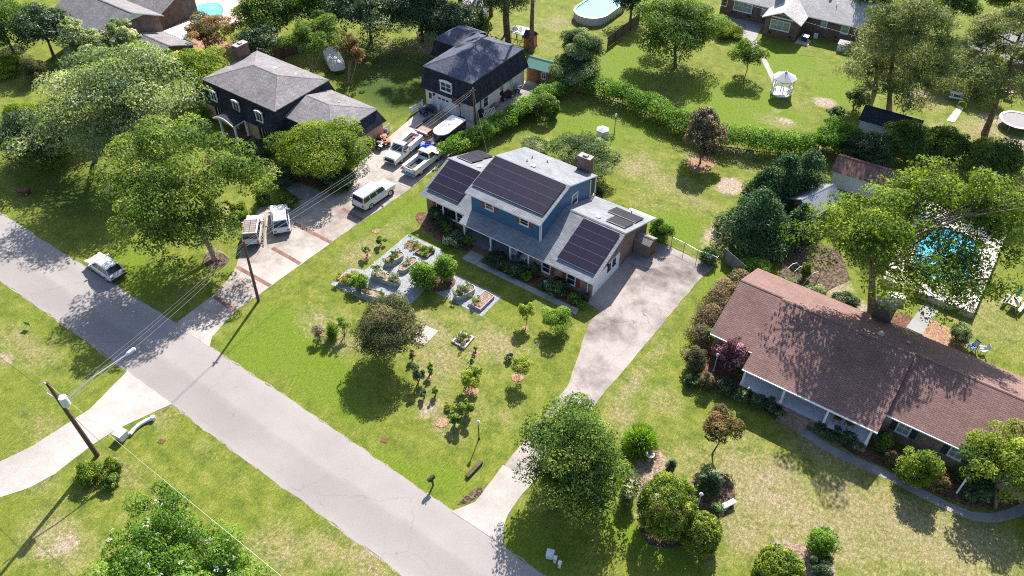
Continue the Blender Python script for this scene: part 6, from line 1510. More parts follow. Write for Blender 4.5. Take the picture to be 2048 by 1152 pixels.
def picnic(label, px, rot, mat, umb, ulabel, h=2.3, off=(.3, .1), tilt=.12):
    x, y = G(*px); t = thing('picnic_table', label, 'picnic table', (x, y, 0), rot); pa = lambda n, b: part(n, b, mat, t, world=False)
    b = MB()
    for k in range(5): b.box(-.85, -.4+k*.162, .72, .85, -.245+k*.162, .76)
    pa('tabletop', b)
    for s in (-1, 1):
        pa('bench', MB().box(-.85, s*.78-.16, .42, .85, s*.78-.005, .46).box(-.85, s*.78+.005, .42, .85, s*.78+.16, .46))
        for q in (-.6, .6): pa('leg', MB().obox((q-.03, s*.62, 0), (0, -s*.42, .9), (1, 0, 0), (0, .9, s*.42), .8, .06, .08))
        pa('crossbar', MB().box(s*.6-.03, -.85, .36, s*.6+.03, .85, .42))
    u = thing('parasol', ulabel, 'umbrella', (x, y, 0), rot)
    part('pole', MB().tube([(off[0], off[1], .3), (off[0]+tilt*1.6, off[1], h)], .025, 8), M_WHITE, u, world=False)
    q = [(off[0]+tilt*(z-.3)*.8, off[1], z) for z in (.95, 1.2, 1.7, h-.1)]
    part('canopy', MB().tube(q, [.10, .17, .13, .03], 8), umb, u, world=False)
    return t
M_PICN = lines_mat('bleached_wood', (.48, .41, .33), .15, .8, .8, .2, False, .06, .08)
picnic('bleached wooden picnic table on the sunny lawn right of the pool deck', (2024, 612), R(80), M_PICN, M_TEALU, 'closed teal parasol standing in the bleached picnic table')
picnic('white picnic table in the shade between the pines', (1910, 196), R(10), M_WHITEP, plain('green_canvas', (.03, .20, .14), .7), 'closed green parasol standing in the shaded white picnic table')
# oval pool above ground
def capsule(cx, cy, r, L, n=14): return [(cx+r*math.cos(u), cy+L/2+r*math.sin(u)) for u in np.linspace(0, math.pi, n)]+[(cx+r*math.cos(u), cy-L/2+r*math.sin(u)) for u in np.linspace(math.pi, 2*math.pi, n)]
H = thing('swimming_pool', 'oval above-ground pool with pale ribbed walls at the top', 'pool', (-58.1, 105.3, 0))
b = MB(); o, i_ = capsule(-58.1, 105.3, 2.68, 4.8), capsule(-58.1, 105.3, 2.55, 4.8)
b.loft([[(x, y, 0) for x, y in o], [(x, y, 1.2) for x, y in o], [(x, y, 1.2) for x, y in i_], [(x, y, .95) for x, y in i_]], cap=False)
for (x, y), (x2, y2) in zip(o, o[1:]): b.rbox(x, y, 0, .16, .16, 1.23)
for k in range(5):
    for s in (-1, 1): b.rbox(-58.1+s*2.69, 103.1+k*.95, 0, .12, .14, 1.22)
part('wall', b, plain('pale_grey_panel', (.46, .46, .45), .5), H)
o2 = capsule(-58.1, 105.3, 2.8, 4.8); b = MB(); b.loft([[(x, y, 1.21) for x, y in i_], [(x, y, 1.21) for x, y in o2], [(x, y, 1.26) for x, y in o2], [(x, y, 1.26) for x, y in i_]], cap=False); part('rim', b, M_WHITE, H)
part('water', MB().prism(i_, .9, 1.08), M_WATERP, H)
# kidney pool
H = thing('swimming_pool', 'kidney-shaped pool with blue edge in the pink patio, upper left', 'pool', (*G(415, 18), 0))
q = [G(*p) for p in ((382, 28), (392, 15), (412, 8), (435, 8), (446, 18), (442, 32), (425, 45), (405, 48), (388, 42))]; q = smooth_pts(q, 4); cq_ = np.mean(np.array(q), 0)
part('coping', MB().prism(q, .0, .10), plain('blue_coping', (.05, .16, .27), .4), H); part('water', MB().prism([tuple(np.array(p)+(cq_-np.array(p))*.08) for p in q], .0, .115), M_WATER, H)
# pool with raised white deck under the huge tree
x1, y0 = G(1942, 638); y1 = y0+15.5; x0 = x1-8.6
H = thing('pool_deck', 'raised white deck round a blue pool under the huge yellow-green tree', 'pool', ((x0+x1)/2, (y0+y1)/2, 0))
cx, cy = (x0+x1)/2-.1, (y0+y1)/2-.6; hole = capsule(cx, cy, 2.9, 5.2, 12)
b = MB(); dk = .75
for a_, e_ in (((x0, y0), (x1, y0+1.2)), ((x0, y1-1.2), (x1, y1)), ((x0, y0+1.2), (cx-2.8, y1-1.2)), ((cx+2.8, y0+1.2), (x1, y1-1.2)), ((cx-2.8, y0+1.2), (cx+2.8, cy-4.6)), ((cx-2.8, cy+4.6), (cx+2.8, y1-1.2))):
    b.box(a_[0]+.002, a_[1]+.002, 0, e_[0]-.002, e_[1]-.002, dk)
part('deck', b, lines_mat('white_deck_boards', (.40, .355, .335), .14, .7, .6, .3, False, .07, .08), H)
part('water', MB().prism(capsule(cx, cy, 2.85, 4.2), .0, .62), plain('bright_pool_water', (.05, .36, .62), .08, .5, 0, .15, 1), H)
b = MB(); i_, o2 = capsule(cx, cy, 2.7, 4.3), capsule(cx, cy, 3.0, 4.3); b.loft([[(x, y, dk+.004) for x, y in i_], [(x, y, dk+.05) for x, y in i_], [(x, y, dk+.05) for x, y in o2], [(x, y, dk+.004) for x, y in o2]], cap=False); part('rim', b, M_WHITE, H)
for k in range(9): part('deck_post', MB().rbox(x1-.05, y0+.1+k*1.9, dk, .09, .09, .12), M_WHITE, H)
solo('storage_box', MB().rbox(*G(1790, 600), 0, 1.4, .7, .6, .3).rbox(*G(1790, 600), .6, 1.5, .8, .1, .3), M_WHITEP, 'blue-white storage box behind the brick chimney', 'box', (*G(1790, 600), 0))
# trampoline
x, y = G(2036, 240, .9); H = thing('trampoline', 'round trampoline with white padding at the right edge', 'trampoline', (x, y, 0)); rr_ = 2.15
lp('mat', MB().lathe(0, 0, [(rr_*.86, .86), (rr_*.86, .89)], 28), plain('grey_mat', (.16, .145, .16), .7)); b = MB(); b.loft([[(q*math.cos(u), q*math.sin(u), z) for u in np.linspace(0, 2*math.pi, 29)[:-1]] for q, z in ((rr_*.84, .9), (rr_*.84, .95), (rr_, .95), (rr_, .88))], cap=False); lp('padding', b, plain('pale_padding', (.42, .46, .44), .5))
for k in range(6):
    u = k*math.pi/3+.3; lp('leg', MB().tube([(rr_*math.cos(u), rr_*math.sin(u), .9), (rr_*1.04*math.cos(u), rr_*1.04*math.sin(u), 0)], .03, 6), M_GALV)
# slip mat, crates, bin
q = [G(*p) for p in ((1893, 241), (1909, 245), (1927, 216), (1917, 211))]; H = thing('slip_mat', 'long yellow and white slip mat on the grass between the pines', 'mat', (*q[0], 0)); part('sheet', MB().prism(q, .0, .035), plain('pale_yellow_vinyl', (.52, .50, .26), .3), H)
x, y = G(1922, 214); part('arch', MB().tube([(x-.5, y, 0), (x-.45, y, .55), (x, y+.05, .8), (x+.45, y+.1, .55), (x+.5, y+.1, 0)], .09, 8), plain('yellow_vinyl', (.62, .55, .04), .35), H)
for px_, lb in (((1926, 280), 'dark crate with white bottles on the grass, upper one'), ((1931, 294), 'dark crate with white bottles on the grass, lower one')):
    x, y = G(*px_); b = MB(); 
    for (a_, e_) in (((-.5, -.4), (.5, -.35)), ((-.5, .35), (.5, .4)), ((-.5, -.35), (-.45, .35)), ((.45, -.35), (.5, .35))): b.box(x+a_[0], y+a_[1], 0, x+e_[0], y+e_[1], .4)
    H = thing('crate', lb, 'crate', (x, y, 0)); part('side', b, M_IRON, H); part('base', MB().box(x-.45, y-.35, 0, x+.45, y+.35, .1), M_IRON, H)
    for k in range(5): part('bottle', MB().lathe(x-.3+k*.15, y-.15+.3*(k % 2), [(.06, .1), (.06, .38), (.03, .45)], 8), M_WHITEP, H)
x, y = G(2014, 196); H = thing('play_table', 'pink-topped dark play table under the leaning pine', 'table', (x, y, 0)); lp('tabletop', MB().rbox(0, 0, .75, 1.1, .9, .08), plain('faded_pink', (.36, .16, .19), .6))
for a_ in (-.45, .45):
    for e_ in (-.35, .35): lp('leg', MB().rbox(a_, e_, 0, .08, .08, .75), M_IRON)
# gazebo
x, y = G(1562, 186); H = thing('gazebo', 'small white octagonal gazebo on the lawn', 'gazebo', (x, y, 0), R(10)); oc = [(1.3*math.cos(u), 1.3*math.sin(u)) for u in np.linspace(0, 2*math.pi, 9)[:-1]]
lp('floor', MB().prism([(q[0]*1.08, q[1]*1.08) for q in oc], 0, .18), M_WHITE)
for q in oc: lp('post', MB().rbox(q[0], q[1], .18, .11, .11, 2.1), M_WHITE)
b = MB(); b.loft([[(q[0]*1.22, q[1]*1.22, 2.22) for q in oc], [(q[0]*1.22, q[1]*1.22, 2.3) for q in oc], [(q[0]*.12, q[1]*.12, 3.05) for q in oc]]); lp('roof', b, plain('pale_roof_shingle', (.36, .36, .385), .8, .2, 0, .12, 5)); lp('finial', MB().lathe(0, 0, [(.16, 3.0), (.16, 3.15), (.05, 3.2), (.03, 3.4)], 8), M_WHITE)
for k in range(8):
    if k == 5: continue
    a_, e_ = np.array(oc[k]), np.array(oc[(k+1) % 8]); d = (e_-a_)/np.linalg.norm(e_-a_); n = np.array((-d[1], d[0])); Lr = np.linalg.norm(e_-a_); b = MB()
    for z in (.3, .95): b.obox((*(a_+d*.06), z), (*d, 0), (*n, 0), (0, 0, 1), Lr-.12, .05, .06)
    for m_ in range(7): b.obox((*(a_+d*(.12+m_*(Lr-.2)/6.5)), .36), (*d, 0), (*n, 0), (0, 0, 1), .05, .03, .59)
    lp('railing', b, M_WHITE); lp('fretwork', MB().obox((*(a_+d*.06), 2.05), (*d, 0), (*n, 0), (0, 0, 1), Lr-.12, .04, .18), M_WHITE)
# white cover in the back garden
x, y = G(1204, 274); H = thing('play_tent', 'little white six-sided box with grey top on the back lawn', 'tent', (x, y, 0)); hx = [(.82*math.cos(u), .82*math.sin(u)) for u in np.linspace(0, 2*math.pi, 7)[:-1]]
lp('side', MB().prism(hx, 0, 1.05), M_WHITEP); b = MB(); b.loft([[(q[0]*1.04, q[1]*1.04, 1.06) for q in hx], [(q[0]*1.02, q[1]*1.02, 1.12) for q in hx], [(q[0]*.1, q[1]*.1, 1.36) for q in hx]]); lp('top', b, plain('grey_canvas', (.33, .33, .36), .7))
# air conditioner, boxes by the ranch house
x, y = G(1606, 84); H = thing('air_conditioner', 'grey air conditioning unit on a pad behind the ranch house', 'air conditioner', (x, y, 0), R(6)); lp('pad', MB().rbox(0, -.1, 0, 1.9, 1.7, .12), M_STONE); lp('casing', MB().rbox(.1, .2, .12, 1.0, 1.0, .85), M_GALV); lp('fan_grille', MB().lathe(.1, .2, [(.36, .97), (.36, 1.0), (.1, 1.02)], 16), M_IRON); lp('louvre', MB().box(-.35, -.315, .25, .55, -.30, .85), M_IRON)
x, y = G(1630, 78); H = thing('meter_box', 'little white box on the wall foot right of the air conditioner', 'box', (x, y, 0)); lp('body', MB().rbox(0, 0, .1, .55, .3, .75), M_WHITEP); lp('lid', MB().rbox(0, -.16, .2, .4, .03, .5), M_TRANS)
x, y = G(1686, 101); H = thing('storage_box', 'white garden storage box with dark slanted lid beside the ranch house', 'box', (x, y, 0), R(4)); lp('body', MB().loft([[(-.85, -.5, 0), (.85, -.5, 0), (.85, .5, 0), (-.85, .5, 0)], [(-.85, -.5, 1.0), (.85, -.5, 1.0), (.85, .5, 1.25), (-.85, .5, 1.25)]]), M_WHITEP); lp('lid', MB().slab([(-.9, -.56, 1.02), (.9, -.56, 1.02), (.9, .56, 1.31), (-.9, .56, 1.31)], .05), plain('slate_lid', (.12, .13, .17), .6))
# ------------------------------------------------------------------ fences
def fence(name, label, px, h, mat, kind='board', cat='fence', gap=2.2):
    p = [np.array(G(*q)) for q in px]; t = thing(name, label, cat, (*p[0], 0))
    for a_, e_ in zip(p, p[1:]):
        L = float(np.linalg.norm(e_-a_)); d = (e_-a_)/L; n = np.array((-d[1], d[0])); k = max(1, round(L/gap))
        for i in range(k):
            s, f = a_+d*L*i/k, a_+d*L*(i+1)/k; ll_ = L/k; b = MB()
            if kind == 'board':
                m_ = int(ll_/.15)
                for j in range(m_): b.obox((*(s+d*(j*ll_/m_+.008)), .05), (*d, 0), (*n, 0), (0, 0, 1), ll_/m_-.016, .025, h-.05+random.uniform(-.03, .03))
                for z in (.4, h-.35): b.obox((*(s-n*.05), z), (*d, 0), (*n, 0), (0, 0, 1), ll_, .045, .09)
            elif kind == 'picket':
                m_ = int(ll_/.13)
                for j in range(m_): b.obox((*(s+d*(j*ll_/m_+.02)), .08), (*d, 0), (*n, 0), (0, 0, 1), .075, .025, h-.15)
                for z in (.2, h-.3): b.obox((*(s-n*.03), z), (*d, 0), (*n, 0), (0, 0, 1), ll_, .03, .09)
            else:
                m_ = int(ll_/.16)
                for j in range(m_+1):
                    x_ = j*ll_/m_
                    q0, q1 = s+d*x_, s+d*min(ll_, x_+h*.5); q2 = s+d*max(0, x_-h*.5)
                    b.tube([(*q0, .05), (*q1, .05+min(1, (ll_-x_)/(h*.5))*(h-.1))], .0035, 3, cap=False); b.tube([(*q0, .05), (*q2, .05+min(1, x_/(h*.5))*(h-.1))], .0035, 3, cap=False)
                b.tube([(*s, h-.04), (*f, h-.04)], .013, 6); b.tube([(*s, .06), (*f, .06)], .012, 5)
            part('panel', b, mat, t)
        for i in range(k+1):
            s = a_+d*L*i/k; b = MB().tube([(*s, 0), (*s, h+.08)], .03, 6) if kind == 'chain' else MB().rbox(s[0]-n[0]*.06, s[1]-n[1]*.06, 0, .1, .1, h+.06, math.atan2(d[1], d[0]))
            part('post', b, mat, t)
    return t
fence('wood_fence', 'dark brown board fence beside the oval pool lawn', [(1214, 97), (1245, 73), (1276, 50)], 1.75, M_FENCEB)
fence('wood_fence', 'brown board fence behind the mansard house roof', [(540, 128), (596, 108)], 1.75, M_FENCEB)
fence('wood_fence', 'weathered grey board fence between the cypresses and the brown hedge', [(1446, 520), (1485, 554)], 1.55, M_CEDAR)
fence('chain_link_fence', 'chain-link fence and gate at the end of the driveway', [(1314, 481), (1342, 491), (1367, 503), (1393, 518), (1432, 532)], 1.2, M_GALV, 'chain')
fence('picket_fence', 'white picket panel beside the garage and dark quad bike', [(821, 231), (845, 215)], 1.1, M_WHITE, 'picket')
fence('picket_fence', 'white picket panel behind the mansard house garage wing', [(762, 273), (779, 264)], 1.15, M_WHITE, 'picket')
# ------------------------------------------------------------------ clutter along the garage
x, y = G(1029, 193); H = thing('ladder', 'green ladder leaning against the garage side wall', 'ladder', (x, y, 0)); dx = -55.15-x
for s in (-.2, .2): lp('rail', MB().tube([(0, s, 0), (dx, s, 2.9)], .035, 5), plain('ladder_green', (.02, .16, .10), .5))
for k in range(8): lp('rung', MB().tube([(dx*k/8.5+dx*.06, -.2, .2+k*.33), (dx*k/8.5+dx*.06, .2, .2+k*.33)], .022, 5), MATS['ladder_green'])
x, y = G(980, 226, .4); H = thing('slatted_rack', 'white slatted rack leaning beside the garage pole', 'rack', (x, y, 0), R(78))
for k in range(9): lp('slat', MB().obox((-1.0+k*.24, 0, .1), (0, .5, .87), (1, 0, 0), (0, .87, -.5), .75, .09, .025), M_WHITE)
lp('rail', MB().box(-1.05, .02, .14, 1.05, .06, .19), M_WHITE); lp('rail', MB().box(-1.05, .34, .68, 1.05, .38, .73), M_WHITE)
x, y = G(988, 214); H = thing('pallet', 'brown wooden pallet stack along the garage wall', 'pallet', (x, y, 0), R(85))
for z in (0, .16, .32):
    for k in range(5): lp('board', MB().box(-.55+k*.24, -.4, z+.09, -.40+k*.24, .4, z+.12), M_WOOD)
    for s in (-.36, 0, .36): lp('runner', MB().box(-.58, s-.04, z, .58, s+.04, z+.09), M_WOOD)
x, y = G(962, 238); H = thing('wheelie_bin', 'black bin between the garage wall and its utility pole', 'bin', (x-.3, y+.4, 0)); lp('body', MB().loft([[(-.25, -.28, .05), (.25, -.28, .05), (.25, .28, .05), (-.25, .28, .05)], [(-.29, -.34, .95), (.29, -.34, .95), (.29, .34, .95), (-.29, .34, .95)]]), M_IRON); lp('lid', MB().rbox(0, 0, .95, .64, .74, .06), M_IRON); wheels(H, (0,), .2, .1)
x, y = G(878, 225); H = thing('gas_cylinder', 'grey gas cylinder standing before the garage door', 'gas cylinder', (x, y, 0)); lp('tank', MB().lathe(0, 0, [(.16, 0), (.2, .06), (.2, 1.0), (.14, 1.14), (.05, 1.2)], 14), M_TRANS); lp('valve', MB().lathe(0, 0, [(.04, 1.2), (.04, 1.3), (.06, 1.31), (.05, 1.36)], 8), M_CHROME)
x, y = G(921, 238); H = thing('basketball_hoop', 'basketball hoop on a dark pole in front of the garage door', 'basketball hoop', (x, y, 0)); lp('pole', MB().tube([(0, 0, 0), (0, 0, 2.3), (-.15, -.2, 2.6)], .05, 8), M_IRON); bb = lp('backboard', MB().box(-1.0, -.26, 2.1, .25, -.22, 3.0), plain('dark_board', (.06, .05, .055), .5)); lp('board_mark', MB().box(-.6, -.268, 2.3, -.15, -.262, 2.34).box(-.6, -.268, 2.66, -.15, -.262, 2.70).box(-.6, -.268, 2.34, -.56, -.262, 2.66).box(-.19, -.268, 2.34, -.15, -.262, 2.66), M_TAIL, bb)
lp('rim', MB().tube([(-.375+.22*math.cos(u), -.5+.22*math.sin(u), 2.25) for u in np.linspace(0, 2*math.pi, 17)], .015, 5), plain('orange_rim', (.5, .12, .02), .5)); lp('base', MB().rbox(0, 0, 0, .9, .7, .14), M_IRON)
# crumpled tarpaulin and toys
SEED[0] += 1; rg = np.random.default_rng(5); x, y = G(856, 297); n_ = 12; b = MB(); g_ = {}
hh = rg.uniform(.1, .55, (n_+1, n_+1)); hh[0, :] = hh[-1, :] = 0; hh[:, 0] = hh[:, -1] = 0
for i in range(n_):
    for j in range(n_):
        P_ = lambda a, c: (x-.9+a*1.8/n_+.08*math.sin(c*1.7), y-.75+c*1.5/n_+.08*math.cos(a*2.1), hh[a, c]+.01)
        b.poly([P_(i, j), P_(i+1, j), P_(i+1, j+1), P_(i, j+1)])
solo('tarpaulin', b, M_BLUET, 'crumpled bright blue tarpaulin in front of the black trailer', 'tarpaulin', (x, y, 0))
x, y = G(770, 268); H = thing('toy_barrel', 'blue and red plastic barrel by the small picket panel', 'barrel', (x, y, 0)); lp('drum', MB().lathe(0, 0, [(.26, 0), (.28, .4), (.26, .75)], 14), plain('toy_blue', (.04, .09, .40), .4)); lp('lid', MB().lathe(0, 0, [(.29, .75), (.27, .82), (.1, .86)], 14), plain('toy_red', (.45, .03, .05), .4))
x, y = G(745, 302); H = thing('gas_can', 'small red can on the drive beside the black quad', 'can', (x, y, 0)); lp('body', MB().rbox(0, 0, 0, .32, .22, .34), MATS['toy_red']); lp('handle', MB().tube([(-.1, 0, .34), (-.08, 0, .42), (.08, 0, .42), (.1, 0, .34)], .02, 5), M_IRON)
# hoops over the vegetable patch
for k in range(4):
    a_ = np.array(G(1563+k*14, 553+k*6)); e_ = a_+np.array((.9, 2.6)); m_ = (a_+e_)/2
    solo('garden_hoop', MB().tube([(*a_, 0), (*(a_*.75+e_*.25), .75), (*m_, 1.0), (*(a_*.25+e_*.75), .75), (*e_, 0)], .035, 6), M_WHITEP, 'white hoop arched over the vegetable patch behind the red-brown roof', 'hoop', (*a_, 0), group='white hoops over the vegetable patch')
x, y = G(432, 112); H = thing('garden_bench', 'pale wooden table near the brick house wing, upper left', 'table', (*G(365, 75), 0)); lp('tabletop', MB().rbox(0, 0, .7, 1.6, .8, .06), M_PICN)
for a_ in (-.7, .7):
    for e_ in (-.3, .3): lp('leg', MB().rbox(a_, e_, 0, .08, .08, .7), M_PICN)
# ---- large trees
tree('maple_tree', 'big spreading tree with a pale-barked trunk between the street and the dark mansard house', 'tree', [(215, 222, 460, 420, 9.5), (205, 320, 430, 510, 7.5), (300, 380, 480, 545, 4.6), (408, 292, 554, 408, 8.0)], 0, L_MAPLE, 'loose', .25, 1.45, (430, 518), .30, M_BARKL, .58, csize=.25, dens=1.5)
tree('maple_tree', 'largest silvery-leaved tree at the upper left, beside the lawn', 'tree', [(75, 92, 385, 260, 9.5), (15, 210, 180, 345, 3.4), (150, 190, 380, 335, 6.0)], 0, L_PALE, 'round', .28, 1.5, (190, 325), .32, None, .56, csize=.25, dens=1.5)
tree('maple_tree', 'tall silvery-topped tree standing against the far upper-left brick house', 'tree', [(118, 42, 180, 110, 9.5), (150, 60, 230, 140, 8.5), (215, 40, 285, 120, 9.0), (130, 70, 290, 160, 7)], 0, L_PALE, 'loose', .26, 1.4, (190, 175), .22, None, .68, csize=.27, dens=1.2)
tree('maple_tree', 'yellow-green round tree in front of the mansard house garage wing', 'tree', (548, 236, 738, 368), 3.2, L_LIME, 'round', .22, 2.0, (650, 352), .18, None, .52, csize=.28, dens=1.5)
tree('crape_myrtle', 'round olive-brown tree in the front lawn beside the flat paving slabs', 'tree', (700, 598, 850, 714), 3.4, L_OLIVE, 'round', .15, 2.1, (765, 700), .10, None, .5, csize=.26, dens=2.0, multi=3)
tree('maple_tree', 'dense green tree overhanging the driveway end near the street', 'tree', [(1038, 795, 1262, 990, 4.6), (1060, 880, 1272, 1045, 3.0)], 0, L_MAPLE, 'round', .19, 1.7, (1100, 1010), .22, None, .52, csize=.25, dens=2.0)
tree('maple_tree', 'huge yellow-green tree overhanging the swimming pool behind the red-brown roof', 'tree', [(1610, 375, 1860, 620, 10.0), (1738, 320, 1960, 500, 11.0), (1880, 335, 2065, 570, 10.5), (1790, 465, 1990, 652, 8.0)], 0, L_LIME, 'loose', .25, 1.45, (1742, 628), .42, None, .42, csize=.25, dens=1.9)
tree('oak_tree', 'large round green tree on the back lawn beside the wooden fence panel', 'tree', (1262, -12, 1446, 130), 4.9, L_MAPLE, 'round', .24, 2.0, (1350, 134), .25, None, .45, csize=.27, dens=1.7)
tree('young_tree', 'small round tree with a thin trunk beside the lawn path to the gazebo', 'tree', (1462, 78, 1534, 140), 3.0, L_MAPLE, 'round', .2, 1.5, (1486, 166), .09, None, .5, csize=.30, dens=.9)
tree('magnolia_tree', 'bronze-leaved conical magnolia in the back garden lawn', 'tree', [(1366, 240, 1452, 325, 2.7), (1380, 216, 1438, 285, 4.3)], 0, L_BRONZE, 'dense', .20, 2.0, (1400, 326), .12, None, .58, csize=.30, dens=1.0, low=.5)
tree('willow_tree', 'feathery grey-green tree by the hedge corner near the green-roofed shed', 'tree', [(1110, 52, 1210, 150, 4.0), (1095, 100, 1212, 180, 2.4)], 0, L_PALE, 'vase', .2, 1.9, (1155, 172), .16, None, .40, csize=.27, dens=1.7, droop=.6)
tree('willow_tree', 'airy small tree behind the solar-roofed house, left of its chimney', 'tree', (1098, 266, 1238, 352), 2.0, L_PALE, 'loose', .16, 1.25, (1160, 345), .08, None, .40, csize=.25, dens=1.7, multi=3)
tree('crape_myrtle', 'crape myrtle with three bare pale stems beside the white trailer', 'tree', (572, 22, 690, 118), 4.6, L_MAPLE, 'loose', .24, 1.2, (624, 146), .09, M_BARKL, .5, csize=.24, dens=1.3, multi=3)
tree('crape_myrtle', 'thin sparse crape myrtle on pale stems in front of the white trailer', 'tree', (676, 62, 738, 150), 3.6, L_RUST, 'loose', .2, .75, (699, 167), .08, M_BARKL, .55, csize=.22, dens=.9, multi=3)
tree('maple_tree', 'reddish bush-like tree beside the kidney-shaped pool', 'tree', (368, 20, 468, 104), 2.6, L_RUST, 'loose', .2, 1.5, (415, 100), .1, None, .55, csize=.25, dens=1.4, multi=3)
tree('maple_tree', 'bright yellow-green tree behind the mansard house chimney', 'tree', (330, 84, 468, 200), 3.4, L_LIME, 'round', .26, 1.6, (400, 195), .16, None, .6, csize=.27, dens=1.4)
tree('red_maple', 'young reddish tree with a slim forked trunk on the brick house lawn', 'tree', (1393, 808, 1494, 896), 3.0, L_RUST, 'vase', .17, 1.35, (1425, 908), .07, None, .45, csize=.25, dens=1.3)
tree('maple_tree', 'light green tree at the right edge beside the curved path', 'tree', (1915, 842, 2075, 1010), 3.0, L_LIME, 'loose', .19, 1.25, (1990, 1015), .12, None, .62, csize=.24, dens=1.6)
tree('magnolia_tree', 'white-flowering tree in the bottom left corner', 'tree', [(215, 985, 420, 1180, 4.6), (180, 1060, 400, 1300, 3.6), (340, 1040, 535, 1260, 3.8)], 0, L_BRIGHT, 'loose', .17, 1.15, (335, 1200), .18, None, .50, csize=.22, dens=1.3, blossom=(L_WHITE, 120, .34))
# dark wood along the top: single trees one can tell apart
for i, (bb, zc, m, lb) in enumerate([
    ((-70, -40, 75, 140), 4.2, L_MAPLE, 'dark green tree at the top left corner with lit leaves on its left side'),
    ((30, -30, 140, 150), 4.0, L_DARK, 'very dark tree just left of the upper-left brick house'),
    ((470, -30, 600, 75), 4, L_MAPLE, 'green tree right of the kidney-shaped pool patio'),
    ((470, 45, 565, 125), 2.6, L_DARK, 'dark bushy tree behind the mansard house roof, beside the fence'),
    ((560, -60, 700, 70), 4.5, L_MAPLE, 'mid green tree at the top, above the bare-stemmed crape myrtle'),
    ((660, -50, 810, 100), 4.5, L_DARK, 'dark magnolia with scattered white flowers at the top'),
    ((770, -50, 910, 95), 4.5, L_DARK, 'dark magnolia at the top, left of the pine trunks'),
    ((840, 0, 965, 98), 3.4, L_DARK, 'dark shrub-like tree behind the mansard garage roof'),
    ((905, 20, 985, 80), 2.5, L_MAPLE, 'bushy green tree between the mansard garage and the pine trunks'),
    ((960, -50, 1060, 45), 5.5, L_PINE, 'bushy pine growth round the tall bare trunks at the top'),
    ((860, -80, 980, 5), 6, L_MAPLE, 'light green tree at the top edge left of the white building'),
    ((1230, -30, 1300, 30), 3.5, L_DARK, 'dark tree beside the far end of the oval pool'),
    ((1870, -40, 1960, 40), 4.5, L_MAPLE, 'green tree above the pale roof at the top right'),
    ((1960, -50, 2080, 30), 4.5, L_LIME, 'yellow-green tree at the top right corner'),
    ((1700, -60, 1800, 40), 5, L_MAPLE, 'green tree at the far end of the ranch house'),
]):
    tree('garden_tree', lb, 'tree', bb, zc, m, 'dense', .28, 1.9, None, .22, None, .46, csize=.30, dens=1.3, low=.2, blossom=(L_WHITE, 26, .28) if 'white flowers' in lb else None, group='trees along the top of the picture')
# conifers
for i, (bb, zc, lb) in enumerate([
    ((1452, 350, 1585, 515), 3.3, 'nearest dark cypress beside the chain-link gate'),
    ((1515, 292, 1622, 420), 3.2, 'dark cypress right of the bronze magnolia, behind the nearest cypress'),
    ((1572, 275, 1662, 420), 3.3, 'dark cypress touching the white shed with the red-brown roof'),
    ((1500, 335, 1560, 400), 2.2, 'small olive cypress at the left foot of the dark cypresses'),
    ((1570, 395, 1640, 488), 2.4, 'cypress beside the corrugated pavilion roof')]):
    tree('cypress_tree', lb, 'tree', bb, zc, L_CON, 'cone', .30, 1.9, None, .14, None, .5, csize=.46, dens=1.0, aspect=.42, droop=.45, group='cypress trees beside the back garden')
# dark shrubs between the two back gardens
for bb, zc, m, lb in [
    ((1632, 232, 1728, 318), 1.9, L_BRIGHT, 'bright-topped shrub left of the blue-black shed'),
    ((1690, 262, 1790, 345), 2.0, L_DARK, 'dark shrub covering the front of the blue-black shed'),
    ((1770, 228, 1880, 345), 2.6, L_MAPLE, 'tall green shrub right of the blue-black shed'),
    ((1840, 240, 1935, 350), 2.6, L_MAPLE, 'green shrub between the blue-black shed and the yellow mat'),
    ((1928, 265, 2055, 400), 2.8, L_MAPLE, 'green shrub at the right edge below the trampoline'),
    ((1615, 262, 1660, 300), 1.0, L_BRIGHT, 'low bright shrub at the end of the long hedge'),
    ((1655, 212, 1690, 240), .8, L_DARK, 'little dark shrub above the blue-black shed'),
    ((1865, 95, 1945, 165), 2.6, L_DARK, 'dark shrub under the pines beside the shaded picnic table'),
    ((1930, 120, 2010, 190), 2.4, L_DARK, 'dark shrub in front of the pale-roofed house wall'),
    ((1690, 170, 1740, 225), 1.6, L_PINE, 'dark shrub at the foot of the big pine')]:
    tree('laurel_shrub', lb, 'shrub', bb, zc, m, 'dense', .21, 2.2, None, .07, None, .46, csize=.32, dens=1.1, low=.1, group='shrubs between the back gardens', multi=3)
# pines
pine('big dense pine with three trunks between the ranch house and the pale-roofed house', (1778, 232), (1792, 20), 17, (6.0, 17.5, 6.6, 2.6, .5), .34, n=34000, k=80, tone=.58)
pine('second trunk and lower crown of the dense pine clump', (1750, 180), (1765, 30), 13, (4.5, 13.5, 4.4, .8, 0), .28, n=13000, k=32, tone=.56)
pine('tall pine with a leaning bare trunk beside the trampoline', (1969, 268), (2052, 40), 16, (5.5, 16.5, 6.0, .0, 0), .36, n=24000, k=56, tone=.58)
for base, lb in (((1063, 104), 'straight bare pine trunk right of the orange playhouse, crown above the picture'), ((1016, 84), 'straight bare pine trunk left of the orange playhouse, crown above the picture'),
                 ((982, 32), 'bare pine trunk in front of dark bushes at the top'), ((958, 30), 'bare pine trunk beside the white building at the top'), ((920, 26), 'pine trunk left of the white building at the top')):
    pine(lb, base, None, 22, (17.5, 23, 3.6, 0, 0), .34 if base[0] > 1000 else .27, n=4500, k=22, group='bare pine trunks at the top')
